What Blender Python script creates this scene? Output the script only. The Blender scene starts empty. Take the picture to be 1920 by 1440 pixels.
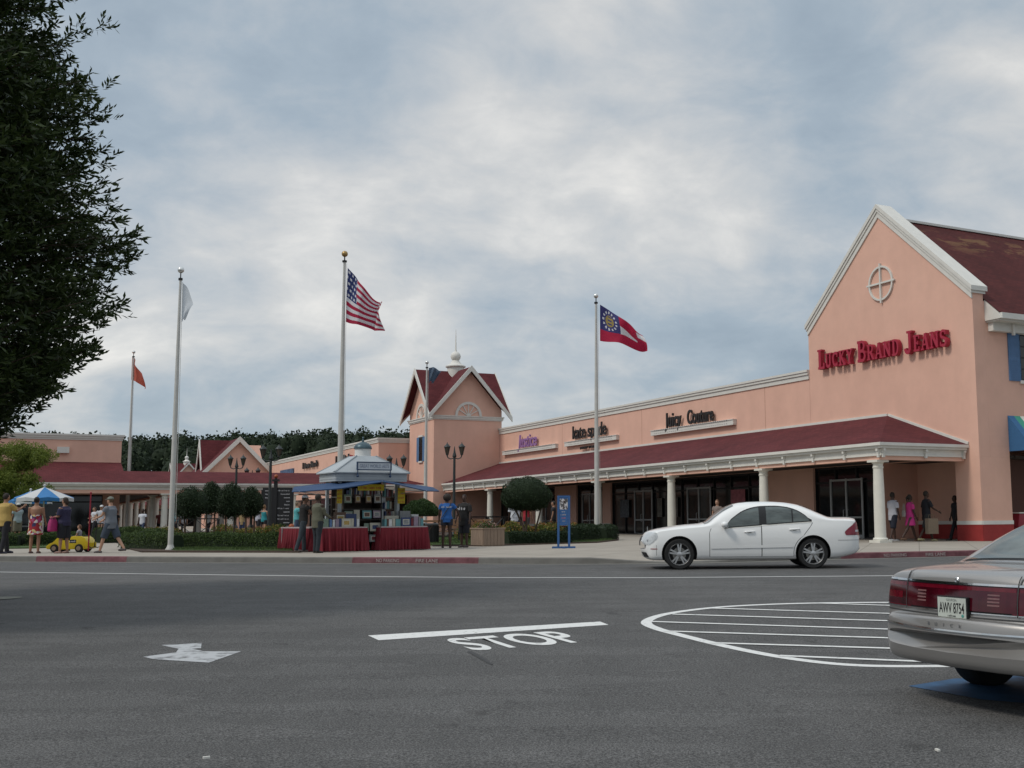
import bpy, bmesh, math, random
import numpy as np
from mathutils import Vector, Matrix, noise as mnoise
from mathutils.bvhtree import BVHTree
R = math.radians
PI = math.pi
rnd = random.Random(7)
SC = bpy.context.scene
COL = SC.collection

# ---------------------------------------------------------------- camera
F_PX, CX, CY = 2150.0, 1180.0, 720.0        # measured on the 1920 x 1440 photograph
ROLL, PITCH = R(0.4), math.atan(244.5 / 2150)
CAM = Vector((0, 0, 1.2))
_F = Vector((0, math.cos(PITCH), math.sin(PITCH)))
_R0 = Vector((1, 0, 0)); _U0 = Vector((0, -math.sin(PITCH), math.cos(PITCH)))
_U = _U0 * math.cos(ROLL) + _R0 * math.sin(ROLL)
_R = _R0 * math.cos(ROLL) - _U0 * math.sin(ROLL)
cd = bpy.data.cameras.new('camera'); cam = bpy.data.objects.new('camera', cd); COL.objects.link(cam)
cam.matrix_world = Matrix(((_R.x, _U.x, -_F.x, CAM.x), (_R.y, _U.y, -_F.y, CAM.y), (_R.z, _U.z, -_F.z, CAM.z), (0, 0, 0, 1)))
cd.sensor_width = 36; cd.lens = F_PX * 36 / 1920
cd.shift_x = -(CX - 960) / 1920; cd.shift_y = 0
cd.clip_end = 6000; cd.clip_start = 0.05
SC.camera = cam
# ---------------------------------------------------------------- world, sun, exposure
SC.view_settings.view_transform = 'Standard'; SC.view_settings.look = 'None'
SC.view_settings.exposure = 0.10; SC.view_settings.gamma = 1; SC.view_settings.use_curve_mapping = False
SUN_EL, SUN_AZ = R(52), R(-70)              # azimuth from +Y towards +X
w = bpy.data.worlds.new('World'); SC.world = w; w.use_nodes = True
nt = w.node_tree; N = nt.nodes; Lk = nt.links; N.clear()
def wn(t, **kw):
    n = N.new(t)
    for k, v in kw.items(): setattr(n, k, v)
    return n
def wm(op, a, b=None, c=None):
    n = wn('ShaderNodeMath', operation=op)
    for i, x in enumerate((a, b, c)):
        if x is None: continue
        if isinstance(x, (int, float)): n.inputs[i].default_value = x
        else: Lk.new(x, n.inputs[i])
    return n.outputs[0]
out = wn('ShaderNodeOutputWorld')
sky = wn('ShaderNodeTexSky', sky_type='NISHITA', sun_disc=False, sun_elevation=SUN_EL, sun_rotation=SUN_AZ)
bgA = wn('ShaderNodeBackground'); bgA.inputs['Strength'].default_value = 0.10
Lk.new(sky.outputs[0], bgA.inputs['Color'])
tc = wn('ShaderNodeTexCoord'); sep = wn('ShaderNodeSeparateXYZ'); Lk.new(tc.outputs['Generated'], sep.inputs[0])
zz = wm('MAXIMUM', sep.outputs['Z'], 0.0); den = wm('ADD', zz, 0.42)
cx_ = wm('DIVIDE', sep.outputs['X'], den); cy_ = wm('DIVIDE', sep.outputs['Y'], den)
comb = wn('ShaderNodeCombineXYZ'); Lk.new(cx_, comb.inputs[0]); Lk.new(cy_, comb.inputs[1])
def wnoise(scale, det, rough, off, dist=0.0):
    mp = wn('ShaderNodeMapping'); mp.inputs['Location'].default_value = off; mp.inputs['Rotation'].default_value = (0, 0, R(-18))
    mp.inputs['Scale'].default_value = (scale, scale * 1.15, scale)
    Lk.new(comb.outputs[0], mp.inputs[0])
    n = wn('ShaderNodeTexNoise'); n.inputs['Scale'].default_value = 1; n.inputs['Detail'].default_value = det
    n.inputs['Roughness'].default_value = rough; n.inputs['Distortion'].default_value = dist
    Lk.new(mp.outputs[0], n.inputs['Vector']); return n.outputs['Fac']
big = wnoise(1.5, 3, .5, (3.1, 1.7, 0), .4); mid = wnoise(3.4, 10, .56, (7.3, 2.2, 4), .35); fine = wnoise(9, 8, .6, (1.3, 8.2, 2), .4)
dens = wm('ADD', wm('MULTIPLY', wm('ADD', wm('MULTIPLY', big, .46), wm('ADD', wm('MULTIPLY', mid, .42), wm('MULTIPLY', fine, .19))), 1.30), -.15)
def raydir(u, v):
    d = _F + _R * ((u - CX) / F_PX) - _U * ((v - CY) / F_PX); return d.normalized()
def blob(u, v, deg, amp, sx=1):
    d = raydir(u, v)
    vm = wn('ShaderNodeVectorMath', operation='DISTANCE'); Lk.new(tc.outputs['Generated'], vm.inputs[0]); vm.inputs[1].default_value = d
    x = wm('DIVIDE', vm.outputs['Value'], R(deg))
    return wm('MULTIPLY', wm('EXPONENT', wm('MULTIPLY', wm('MULTIPLY', x, x), -1.0)), amp)
light = dens
for b in ((930, 170, 5.0, .07), (1060, 260, 4.2, .07), (1200, 330, 3.0, .05), (800, 400, 6, .02), (150, 80, 6, .0), (1880, 60, 7, .13), (760, 60, 4, .02), (1330, 350, 4, .06), (560, 470, 4.0, .05), (700, 600, 4.5, .05), (1010, 760, 4.5, .07), (1240, 700, 5, -.045),
          (350, 130, 7, -.02), (1560, 250, 6, -.04), (900, 520, 6, -.04), (1500, 640, 4.5, -.03), (250, 640, 7, .02), (1730, 330, 3.5, .03), (1000, 20, 6, -.01), (600, 760, 6, -.02)):
    light = wm('ADD', light, blob(*b))
# higher up, out of the picture, the overcast is brighter
up = wm('MULTIPLY', wm('MAXIMUM', wm('SUBTRACT', sep.outputs['Z'], .42), 0), 1.0)
ramp = wn('ShaderNodeValToRGB'); cr = ramp.color_ramp
cr.elements[0].position = .36; cr.elements[0].color = (.29, .36, .43, 1)
cr.elements[1].position = .80; cr.elements[1].color = (.84, .82, .78, 1)
e = cr.elements.new(.48); e.color = (.36, .43, .495, 1)
e = cr.elements.new(.56); e.color = (.455, .50, .54, 1)
e = cr.elements.new(.66); e.color = (.60, .61, .61, 1)
Lk.new(light, ramp.inputs[0])
bgB = wn('ShaderNodeBackground'); Lk.new(ramp.outputs[0], bgB.inputs['Color'])
Lk.new(wm('ADD', wm('MULTIPLY', up, 1.5), 1.0), bgB.inputs['Strength'])
mix = wn('ShaderNodeMixShader'); mix.inputs[0].default_value = .92
Lk.new(bgA.outputs[0], mix.inputs[1]); Lk.new(bgB.outputs[0], mix.inputs[2]); Lk.new(mix.outputs[0], out.inputs[0])
sd = bpy.data.lights.new('sun', 'SUN'); sd.energy = 1.5; sd.angle = R(11); sd.color = (1, .95, .87)
so = bpy.data.objects.new('sun', sd); COL.objects.link(so)
sdir = Vector((math.sin(SUN_AZ) * math.cos(SUN_EL), math.cos(SUN_AZ) * math.cos(SUN_EL) - .55, math.sin(SUN_EL)))
so.rotation_euler = sdir.to_track_quat('Z', 'Y').to_euler(); so.location = (0, 0, 40)

# ---------------------------------------------------------------- pixel helpers (points on known ground or wall planes)
def ray(u, v): return _F + _R * ((u - CX) / F_PX) - _U * ((v - CY) / F_PX)
def G(u, v, z=.15):
    d = ray(u, v); return CAM + d * ((z - CAM.z) / d.z)
SLOPE = .0179
def gz(y): return min(0.0, SLOPE * (y - 21))
def Gs(u, v, up=0.0):
    d = ray(u, v); t = (SLOPE * -21 + up - CAM.z) / (d.z - SLOPE * d.y); return CAM + d * t
def at(u, v, y):
    d = ray(u, v); return CAM + d * (y / d.y)
def PX(p):
    d = Vector(p) - CAM; z = d.dot(_F); return (CX + F_PX * d.dot(_R) / z, CY - F_PX * d.dot(_U) / z)

# ---------------------------------------------------------------- materials
MATS = {}
def mat(name, col, rough=.8, noise=0, nscale=20, metal=0, bump=0, bscale=60, spec=.4, col2=None, stretch=None, coat=0, thr=None, alpha=None, detail=5):
    if name in MATS: return MATS[name]
    m = bpy.data.materials.new(name); m.use_nodes = True
    t = m.node_tree; b = t.nodes['Principled BSDF']; MATS[name] = m
    b.inputs['Roughness'].default_value = rough; b.inputs['Metallic'].default_value = metal
    b.inputs['Specular IOR Level'].default_value = spec; b.inputs['Coat Weight'].default_value = coat
    b.inputs['Base Color'].default_value = (*col, 1)
    co = t.nodes.new('ShaderNodeTexCoord'); mp = t.nodes.new('ShaderNodeMapping'); t.links.new(co.outputs['Object'], mp.inputs[0])
    if stretch: mp.inputs['Scale'].default_value = stretch
    if noise or col2:
        n = t.nodes.new('ShaderNodeTexNoise'); n.inputs['Scale'].default_value = nscale; n.inputs['Detail'].default_value = detail
        n.inputs['Roughness'].default_value = .6
        t.links.new(mp.outputs[0], n.inputs['Vector'])
        r = t.nodes.new('ShaderNodeValToRGB'); lo, hi = thr or (.3, .7)
        r.color_ramp.elements[0].position = lo; r.color_ramp.elements[1].position = hi
        a = tuple(c * (1 - noise) for c in col); c2 = col2 or tuple(min(1, c * (1 + noise)) for c in col)
        r.color_ramp.elements[0].color = (*a, 1); r.color_ramp.elements[1].color = (*c2, 1)
        t.links.new(n.outputs['Fac'], r.inputs[0]); t.links.new(r.outputs[0], b.inputs['Base Color'])
    if bump:
        n2 = t.nodes.new('ShaderNodeTexNoise'); n2.inputs['Scale'].default_value = bscale; n2.inputs['Detail'].default_value = 4
        t.links.new(mp.outputs[0], n2.inputs['Vector'])
        bp = t.nodes.new('ShaderNodeBump'); bp.inputs['Strength'].default_value = bump; bp.inputs['Distance'].default_value = .02
        t.links.new(n2.outputs['Fac'], bp.inputs['Height']); t.links.new(bp.outputs[0], b.inputs['Normal'])
    return m
def foliage_mat(name, c1, c2, rough=.55, trans=.25, dark=None):
    if name in MATS: return MATS[name]
    m = bpy.data.materials.new(name); m.use_nodes = True; MATS[name] = m
    t = m.node_tree; b = t.nodes['Principled BSDF']; o = t.nodes['Material Output']
    g = t.nodes.new('ShaderNodeNewGeometry'); r = t.nodes.new('ShaderNodeValToRGB')
    r.color_ramp.elements[0].color = (*c1, 1); r.color_ramp.elements[1].color = (*c2, 1)
    t.links.new(g.outputs['Random Per Island'], r.inputs[0]); t.links.new(r.outputs[0], b.inputs['Base Color'])
    b.inputs['Roughness'].default_value = rough; b.inputs['Specular IOR Level'].default_value = .3
    tr = t.nodes.new('ShaderNodeBsdfTranslucent'); t.links.new(r.outputs[0], tr.inputs['Color'])
    mx = t.nodes.new('ShaderNodeMixShader'); mx.inputs[0].default_value = trans
    t.links.new(b.outputs[0], mx.inputs[1]); t.links.new(tr.outputs[0], mx.inputs[2]); t.links.new(mx.outputs[0], o.inputs[0])
    return m
def stucco(name, col):
    m = mat(name, col, .9, noise=.05, nscale=1.1, bump=.25, bscale=55, spec=.2, detail=8)
    t = m.node_tree; b = t.nodes['Principled BSDF']
    src = b.inputs['Base Color'].links[0].from_socket
    co = t.nodes.new('ShaderNodeTexCoord'); mp = t.nodes.new('ShaderNodeMapping'); mp.inputs['Scale'].default_value = (.9, .9, .22)
    t.links.new(co.outputs['Object'], mp.inputs[0])
    n = t.nodes.new('ShaderNodeTexNoise'); n.inputs['Scale'].default_value = 1.3; n.inputs['Detail'].default_value = 7; t.links.new(mp.outputs[0], n.inputs['Vector'])
    r = t.nodes.new('ShaderNodeValToRGB'); r.color_ramp.elements[0].position = .38; r.color_ramp.elements[1].position = .66
    r.color_ramp.elements[0].color = (.955, .95, .95, 1); r.color_ramp.elements[1].color = (1, 1, 1, 1); t.links.new(n.outputs['Fac'], r.inputs[0])
    mx = t.nodes.new('ShaderNodeMix'); mx.data_type = 'RGBA'; mx.blend_type = 'MULTIPLY'; mx.inputs[0].default_value = 1
    t.links.new(src, mx.inputs[6]); t.links.new(r.outputs[0], mx.inputs[7]); t.links.new(mx.outputs[2], b.inputs['Base Color'])
    return m
def shingle(name, c1, c2, stain=False):
    m = bpy.data.materials.new(name); m.use_nodes = True; MATS[name] = m
    t = m.node_tree; b = t.nodes['Principled BSDF']; b.inputs['Roughness'].default_value = .9; b.inputs['Specular IOR Level'].default_value = .2
    co = t.nodes.new('ShaderNodeTexCoord')
    br = t.nodes.new('ShaderNodeTexBrick'); br.inputs['Scale'].default_value = 1
    br.inputs['Brick Width'].default_value = .30; br.inputs['Row Height'].default_value = .14; br.inputs['Mortar Size'].default_value = .008
    br.inputs['Color1'].default_value = (*c1, 1); br.inputs['Color2'].default_value = (*c2, 1); br.inputs['Mortar'].default_value = (*[c * .72 for c in c1], 1)
    t.links.new(co.outputs['UV'], br.inputs['Vector'])
    n = t.nodes.new('ShaderNodeTexNoise'); n.inputs['Scale'].default_value = .7; n.inputs['Detail'].default_value = 6; t.links.new(co.outputs['Object'], n.inputs['Vector'])
    r = t.nodes.new('ShaderNodeValToRGB'); r.color_ramp.elements[0].position = .35; r.color_ramp.elements[1].position = .7
    r.color_ramp.elements[0].color = (.84, .82, .84, 1); r.color_ramp.elements[1].color = (1.1, 1.08, 1.1, 1); t.links.new(n.outputs['Fac'], r.inputs[0])
    mx = t.nodes.new('ShaderNodeMix'); mx.data_type = 'RGBA'; mx.blend_type = 'MULTIPLY'; mx.inputs[0].default_value = 1
    t.links.new(br.outputs['Color'], mx.inputs[6]); t.links.new(r.outputs[0], mx.inputs[7]); res = mx.outputs[2]
    if stain:   # sun-bleached tan patches that run in bands along the slope
        mp = t.nodes.new('ShaderNodeMapping'); mp.inputs['Scale'].default_value = (.35, 1.0, 1); t.links.new(co.outputs['UV'], mp.inputs[0])
        n2 = t.nodes.new('ShaderNodeTexNoise'); n2.inputs['Scale'].default_value = 1.5; n2.inputs['Detail'].default_value = 7; n2.inputs['Roughness'].default_value = .65; t.links.new(mp.outputs[0], n2.inputs['Vector'])
        r2 = t.nodes.new('ShaderNodeValToRGB'); r2.color_ramp.elements[0].position = .50; r2.color_ramp.elements[1].position = .56; t.links.new(n2.outputs['Fac'], r2.inputs[0])
        sp = t.nodes.new('ShaderNodeSeparateXYZ'); t.links.new(co.outputs['UV'], sp.inputs[0])
        r3 = t.nodes.new('ShaderNodeValToRGB'); rr = r3.color_ramp     # v = metres below the ridge / 8
        dv = t.nodes.new('ShaderNodeMath'); dv.operation = 'DIVIDE'; dv.inputs[1].default_value = 8; t.links.new(sp.outputs[1], dv.inputs[0])
        rr.elements[0].position = .06; rr.elements[0].color = (0, 0, 0, 1); rr.elements[1].position = .33; rr.elements[1].color = (0, 0, 0, 1)
        e = rr.elements.new(.12); e.color = (1, 1, 1, 1); e = rr.elements.new(.24); e.color = (.7, .7, .7, 1); t.links.new(dv.outputs[0], r3.inputs[0])
        ml = t.nodes.new('ShaderNodeMath'); ml.operation = 'MULTIPLY'; t.links.new(r2.outputs[0], ml.inputs[0]); t.links.new(r3.outputs[0], ml.inputs[1])
        m3 = t.nodes.new('ShaderNodeMath'); m3.operation = 'MULTIPLY'; m3.inputs[1].default_value = .55; t.links.new(ml.outputs[0], m3.inputs[0])
        mx2 = t.nodes.new('ShaderNodeMix'); mx2.data_type = 'RGBA'; t.links.new(m3.outputs[0], mx2.inputs[0]); t.links.new(res, mx2.inputs[6]); mx2.inputs[7].default_value = (.22, .13, .06, 1); res = mx2.outputs[2]
    t.links.new(res, b.inputs['Base Color'])
    return m
def asphalt():
    m = bpy.data.materials.new('asphalt'); m.use_nodes = True; MATS['asphalt'] = m
    t = m.node_tree; b = t.nodes['Principled BSDF']; b.inputs['Roughness'].default_value = .86; b.inputs['Specular IOR Level'].default_value = .28
    co = t.nodes.new('ShaderNodeTexCoord')
    def nz(scale, det, lo, hi, a, c, st=None, rg=.6):
        mp = t.nodes.new('ShaderNodeMapping'); t.links.new(co.outputs['Object'], mp.inputs[0])
        if st: mp.inputs['Scale'].default_value = st
        n = t.nodes.new('ShaderNodeTexNoise'); n.inputs['Scale'].default_value = scale; n.inputs['Detail'].default_value = det; n.inputs['Roughness'].default_value = rg
        t.links.new(mp.outputs[0], n.inputs['Vector']); r = t.nodes.new('ShaderNodeValToRGB')
        r.color_ramp.elements[0].position = lo; r.color_ramp.elements[1].position = hi
        r.color_ramp.elements[0].color = (a, a, a, 1); r.color_ramp.elements[1].color = (c, c, c, 1); t.links.new(n.outputs['Fac'], r.inputs[0]); return r.outputs[0], n
    base = t.nodes.new('ShaderNodeRGB'); base.outputs[0].default_value = (.100, .098, .096, 1)
    cur = base.outputs[0]
    g1, n1 = nz(70, 3, .40, .62, .30, 1.75, None, .85); g2, _ = nz(.16, 4, .3, .7, .86, 1.12); g3, _ = nz(2.6, 5, .25, .8, .9, 1.10, (1, .35, 1)); g4, _ = nz(55, 3, .35, .7, .82, 1.18)
    g5, _ = nz(.55, 6, .25, .5, .84, 1.03, (1, .5, 1), .7)
    g6, _ = nz(2.2, 4, .27, .33, .62, 1.0, (1, .7, 1), .6); g7, _ = nz(.9, 2, .485, .5, 1, .88, (.5, 2.2, 1), .5)
    for g in (g1, g2, g3, g4, g5, g6, g7):
        mx = t.nodes.new('ShaderNodeMix'); mx.data_type = 'RGBA'; mx.blend_type = 'MULTIPLY'; mx.inputs[0].default_value = 1
        t.links.new(cur, mx.inputs[6]); t.links.new(g, mx.inputs[7]); cur = mx.outputs[2]
    # scattered pale chips of aggregate
    vo = t.nodes.new('ShaderNodeTexVoronoi'); vo.inputs['Scale'].default_value = 45; t.links.new(co.outputs['Object'], vo.inputs['Vector'])
    r = t.nodes.new('ShaderNodeValToRGB'); r.color_ramp.elements[0].position = .12; r.color_ramp.elements[1].position = .18; r.color_ramp.elements[0].color = (1, 1, 1, 1); r.color_ramp.elements[1].color = (0, 0, 0, 1)
    t.links.new(vo.outputs['Distance'], r.inputs[0])
    mm = t.nodes.new('ShaderNodeMath'); mm.operation = 'MULTIPLY'; mm.inputs[1].default_value = .8; t.links.new(r.outputs[0], mm.inputs[0])
    mx = t.nodes.new('ShaderNodeMix'); mx.data_type = 'RGBA'; t.links.new(mm.outputs[0], mx.inputs[0]); t.links.new(cur, mx.inputs[6]); mx.inputs[7].default_value = (.22, .21, .19, 1)
    t.links.new(mx.outputs[2], b.inputs['Base Color'])
    bp = t.nodes.new('ShaderNodeBump'); bp.inputs['Strength'].default_value = .55; bp.inputs['Distance'].default_value = .006
    t.links.new(n1.outputs['Fac'], bp.inputs['Height']); t.links.new(bp.outputs[0], b.inputs['Normal'])
    return m
M_ASPH = asphalt()
M_PINK = stucco('pink_stucco', (.73, .445, .345))
M_WHITE = mat('white_trim', (.66, .64, .59), .6, noise=.05, nscale=3)
M_CREAM = mat('cream_column', (.68, .655, .58), .55, noise=.05, nscale=4)
M_ROOF = shingle('red_shingle', (.092, .021, .024), (.122, .029, .031))
M_ROOF2 = shingle('weathered_red_shingle', (.072, .019, .018), (.095, .024, .022), True)
M_PLINTH = mat('red_plinth', (.30, .030, .028), .7, noise=.12, nscale=4)
M_CONC = mat('pale_concrete', (.33, .29, .245), .9, noise=.10, nscale=1.3, bump=.2, detail=8)
M_KERB = mat('kerb_concrete', (.155, .148, .135), .9, noise=.18, nscale=3, bump=.3)
M_KRED = mat('kerb_red_paint', (.13, .035, .045), .7, noise=.3, nscale=5, col2=(.19, .075, .085), detail=9)
M_PAINT = mat('road_paint', (.30, .30, .29), .75, col2=(.68, .68, .66), nscale=16, thr=(.30, .42), detail=10)
M_GLASS = mat('shop_glass', (.012, .013, .014), .06, spec=.5, noise=.4, nscale=.8)
M_BLACK = mat('black_paint', (.012, .012, .013), .5, noise=.2)
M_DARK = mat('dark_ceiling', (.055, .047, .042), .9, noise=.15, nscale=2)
M_ALU = mat('door_frame_metal', (.36, .37, .37), .4, noise=.08, metal=.3)
M_LAMPP = mat('lamp_post_paint', (.030, .036, .036), .5, noise=.2)
M_POLE = mat('flagpole_metal', (.50, .49, .46), .45, noise=.07, nscale=5)
M_SOIL = mat('mulch', (.055, .035, .024), .95, noise=.4, nscale=18, bump=.5)
M_GRASS = mat('lawn', (.05, .085, .022), .95, noise=.35, nscale=8, bump=.6)
M_BLUE = mat('blue_awning_canvas', (.022, .055, .13), .7, noise=.12, nscale=3)
M_SHUT = mat('blue_shutter_paint', (.085, .17, .32), .6, noise=.1, nscale=4)
M_RUB = mat('tyre_rubber', (.013, .013, .013), .75, noise=.25, nscale=20)
M_CHROME = mat('chrome', (.72, .72, .72), .12, metal=1, noise=.03)
M_REDSIGN = mat('red_sign_letter', (.36, .018, .045), .45, noise=.08)
M_BARK = mat('bark', (.085, .06, .042), .95, noise=.35, nscale=14, bump=.8, bscale=25)

# ---------------------------------------------------------------- mesh builder
class MB:
    def __init__(s): s.v = []; s.f = []; s.mi = []; s.uv = {}; s.cur = 0; s.T = Matrix.Identity(4)
    def m(s, i): s.cur = i; return s
    def pv(s, p): s.v.append(tuple(s.T @ Vector(p))); return len(s.v) - 1
    def face(s, idx, uv=None):
        s.f.append(tuple(idx)); s.mi.append(s.cur)
        if uv: s.uv[len(s.f) - 1] = uv
    def poly(s, pts, uv=None): s.face([s.pv(p) for p in pts], uv)
    def box(s, x0, x1, y0, y1, z0, z1):
        i = [s.pv(p) for p in ((x0, y0, z0), (x1, y0, z0), (x1, y1, z0), (x0, y1, z0), (x0, y0, z1), (x1, y0, z1), (x1, y1, z1), (x0, y1, z1))]
        for q in ((3, 2, 1, 0), (4, 5, 6, 7), (0, 1, 5, 4), (1, 2, 6, 5), (2, 3, 7, 6), (3, 0, 4, 7)): s.face([i[k] for k in q])
        return s
    def cbox(s, c, d, rz=0):
        T = s.T; s.T = T @ Matrix.Translation(c) @ Matrix.Rotation(rz, 4, 'Z')
        s.box(-d[0] / 2, d[0] / 2, -d[1] / 2, d[1] / 2, -d[2] / 2, d[2] / 2); s.T = T; return s
    def bar(s, a, b, w, h=None):
        a, b = Vector(a), Vector(b); h = h or w; d = b - a; L = d.length
        if L < 1e-6: return s
        T = s.T; s.T = T @ Matrix.Translation(a) @ d.to_track_quat('Z', 'Y').to_matrix().to_4x4()
        s.box(-w / 2, w / 2, -h / 2, h / 2, 0, L); s.T = T; return s
    def rings(s, rings, cap=True, close=True):
        idx = [[s.pv(p) for p in r] for r in rings]; n = len(idx[0])
        for a, b in zip(idx, idx[1:]):
            for k in range(n if close else n - 1):
                s.face((a[k], a[(k + 1) % n], b[(k + 1) % n], b[k]))
        if cap and close: s.face(idx[0][::-1]); s.face(idx[-1])
        return s
    def tube(s, pts, rad, n=10, cap=True, flat=1.0):
        pts = [Vector(p) for p in pts]; rad = rad if isinstance(rad, (list, tuple)) else [rad] * len(pts)
        rs = []; ref = None
        for i, p in enumerate(pts):
            d = (pts[min(i + 1, len(pts) - 1)] - pts[max(i - 1, 0)]).normalized()
            if ref is None: ref = d.orthogonal().normalized()
            ref = (ref - d * ref.dot(d)).normalized(); o = d.cross(ref)
            rs.append([p + (ref * math.cos(2 * PI * k / n) + o * math.sin(2 * PI * k / n) * flat) * rad[i] for k in range(n)])
        return s.rings(rs, cap)
    def lathe(s, prof, c=(0, 0, 0), n=20, cap=True, axis='Z', sx=1, sy=1):
        c = Vector(c); rs = []
        for r, z in prof:
            q = []
            for k in range(n):
                a = 2 * PI * k / n; p = Vector((r * math.cos(a) * sx, r * math.sin(a) * sy, z))
                if axis == 'Y': p = Vector((p.x, -p.z, p.y))
                if axis == 'X': p = Vector((p.z, p.x, p.y))
                q.append(c + p)
            rs.append(q)
        return s.rings(rs, cap)
    def ball(s, c, r, n=14, m=9):
        r = r if isinstance(r, (tuple, list)) else (r, r, r); c = Vector(c); rs = []
        for j in range(1, m):
            th = PI * j / m
            rs.append([c + Vector((r[0] * math.sin(th) * math.cos(2 * PI * k / n), r[1] * math.sin(th) * math.sin(2 * PI * k / n), -r[2] * math.cos(th))) for k in range(n)])
        idx = [[s.pv(p) for p in q] for q in rs]; b = s.pv(c - Vector((0, 0, r[2]))); t = s.pv(c + Vector((0, 0, r[2])))
        for a, d in zip(idx, idx[1:]):
            for k in range(n): s.face((a[k], a[(k + 1) % n], d[(k + 1) % n], d[k]))
        for k in range(n): s.face((b, idx[0][(k + 1) % n], idx[0][k])); s.face((t, idx[-1][k], idx[-1][(k + 1) % n]))
        return s
    def prism(s, poly, fn0, fn1):
        """poly: list of 2-D points; fn0/fn1 map (a,b) to 3-D for the two caps"""
        a = [s.pv(fn0(*p)) for p in poly]; b = [s.pv(fn1(*p)) for p in poly]; n = len(poly)
        s.face(a[::-1]); s.face(b)
        for k in range(n): s.face((a[k], a[(k + 1) % n], b[(k + 1) % n], b[k]))
        return s
    def build(s, name, mats, parent=None, smooth=False, bevel=0, fix=True, sharp=35):
        me = bpy.data.meshes.new(name); me.from_pydata(s.v, [], s.f)
        mats = mats if isinstance(mats, (list, tuple)) else [mats]
        for x in mats: me.materials.append(x)
        if len(mats) > 1: me.polygons.foreach_set('material_index', s.mi)
        if s.uv:
            ul = me.uv_layers.new(name='UVMap')
            for fi, uvs in s.uv.items():
                p = me.polygons[fi]
                for k, li in enumerate(p.loop_indices): ul.data[li].uv = uvs[k]
        if fix:
            bm = bmesh.new(); bm.from_mesh(me); bmesh.ops.recalc_face_normals(bm, faces=bm.faces)
            if bevel:
                ed = [e for e in bm.edges if len(e.link_faces) == 2 and e.calc_face_angle(0) > .5]
                bmesh.ops.bevel(bm, geom=ed, offset=bevel, segments=2, profile=.6, affect='EDGES', clamp_overlap=True)
            bm.to_mesh(me); bm.free()
        if smooth:
            me.polygons.foreach_set('use_smooth', [True] * len(me.polygons)); me.set_sharp_from_angle(angle=R(sharp))
        o = bpy.data.objects.new(name, me); COL.objects.link(o)
        if parent: o.parent = parent
        return o
def tag(o, label=None, cat=None, group=None, kind=None):
    if label: o['label'] = label
    if cat: o['category'] = cat
    if group: o['group'] = group
    if kind: o['kind'] = kind
    return o
def thing(name, label, cat, M=None, group=None):
    o = bpy.data.objects.new(name, None); COL.objects.link(o); o.empty_display_size = .2
    if M is not None: o.matrix_world = M
    return tag(o, label, cat, group)
def place(x, y, z=.15, rz=0, sc=1): return Matrix.Translation((x, y, z)) @ Matrix.Rotation(rz, 4, 'Z') @ Matrix.Scale(sc, 4)
def copy_tree(o, parent=None):
    c = o.copy(); COL.objects.link(c); c.parent = parent
    for ch in list(o.children): copy_tree(ch, c)
    return c
def raw_mesh(name, V, Fq, mats, parent=None, mi=None):
    """fast build from numpy arrays of vertices and quads"""
    me = bpy.data.meshes.new(name); nv, nf = len(V), len(Fq); k = Fq.shape[1]
    me.vertices.add(nv); me.vertices.foreach_set('co', np.ascontiguousarray(V, dtype=np.float32).ravel())
    me.loops.add(nf * k); me.loops.foreach_set('vertex_index', np.ascontiguousarray(Fq, dtype=np.int32).ravel())
    me.polygons.add(nf); me.polygons.foreach_set('loop_start', np.arange(0, nf * k, k, dtype=np.int32))
    mats = mats if isinstance(mats, (list, tuple)) else [mats]
    for x in mats: me.materials.append(x)
    if mi is not None: me.polygons.foreach_set('material_index', mi)
    me.update(calc_edges=True)
    o = bpy.data.objects.new(name, me); COL.objects.link(o)
    if parent: o.parent = parent
    return o
def text(s, name, size, m, parent, M, ext=.03, bold=0.0, sx=1, shear=0, align='CENTER', space=1.0):
    if s[0] == '~':                          # marks too small to read in the photograph: uneven letter-sized strokes
        b = MB(); x = 0; rr = random.Random(len(s) * 7 + int(size * 1000))
        for ch in s[1:]:
            w_ = size * rr.uniform(.42, .62); h_ = size * rr.choice((.5, .5, .52, .72)); st = size * (.13 + bold * 2)
            if ch != ' ':
                b.box(x, x + st, 0, h_, -ext, ext)
                if rr.random() < .7: b.box(x + st, x + w_ * .8, h_ * .4, h_ * .4 + st, -ext * .98, ext * .98)
                if rr.random() < .7: b.box(x + w_ * .8, x + w_ * .8 + st * .8, 0, h_ * .92, -ext * .99, ext * .99)
            x += w_ + st * .6
        off = {'CENTER': x / 2, 'RIGHT': x, 'LEFT': 0}[align]; b.v = [(a - off, c, d) for a, c, d in b.v]
        q = b.build(name, m, parent, fix=True); q.matrix_local = M @ Matrix.Diagonal((sx, 1, 1, 1)); return q
    cu = bpy.data.curves.new(name, 'FONT'); cu.body = s; cu.size = size; cu.extrude = ext; cu.offset = bold; cu.shear = shear
    cu.align_x = align; cu.space_character = space
    o = bpy.data.objects.new(name, cu); COL.objects.link(o)
    dg = bpy.context.evaluated_depsgraph_get(); me = bpy.data.meshes.new_from_object(o.evaluated_get(dg)); bpy.data.objects.remove(o)
    me.materials.clear(); me.materials.append(m)
    q = bpy.data.objects.new(name, me); COL.objects.link(q)
    if parent: q.parent = parent
    q.matrix_local = M @ Matrix.Diagonal((sx, 1, 1, 1)); return q
def frame(o, xa, ya, za):
    return Matrix(((xa[0], ya[0], za[0], o[0]), (xa[1], ya[1], za[1], o[1]), (xa[2], ya[2], za[2], o[2]), (0, 0, 0, 1)))

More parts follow.
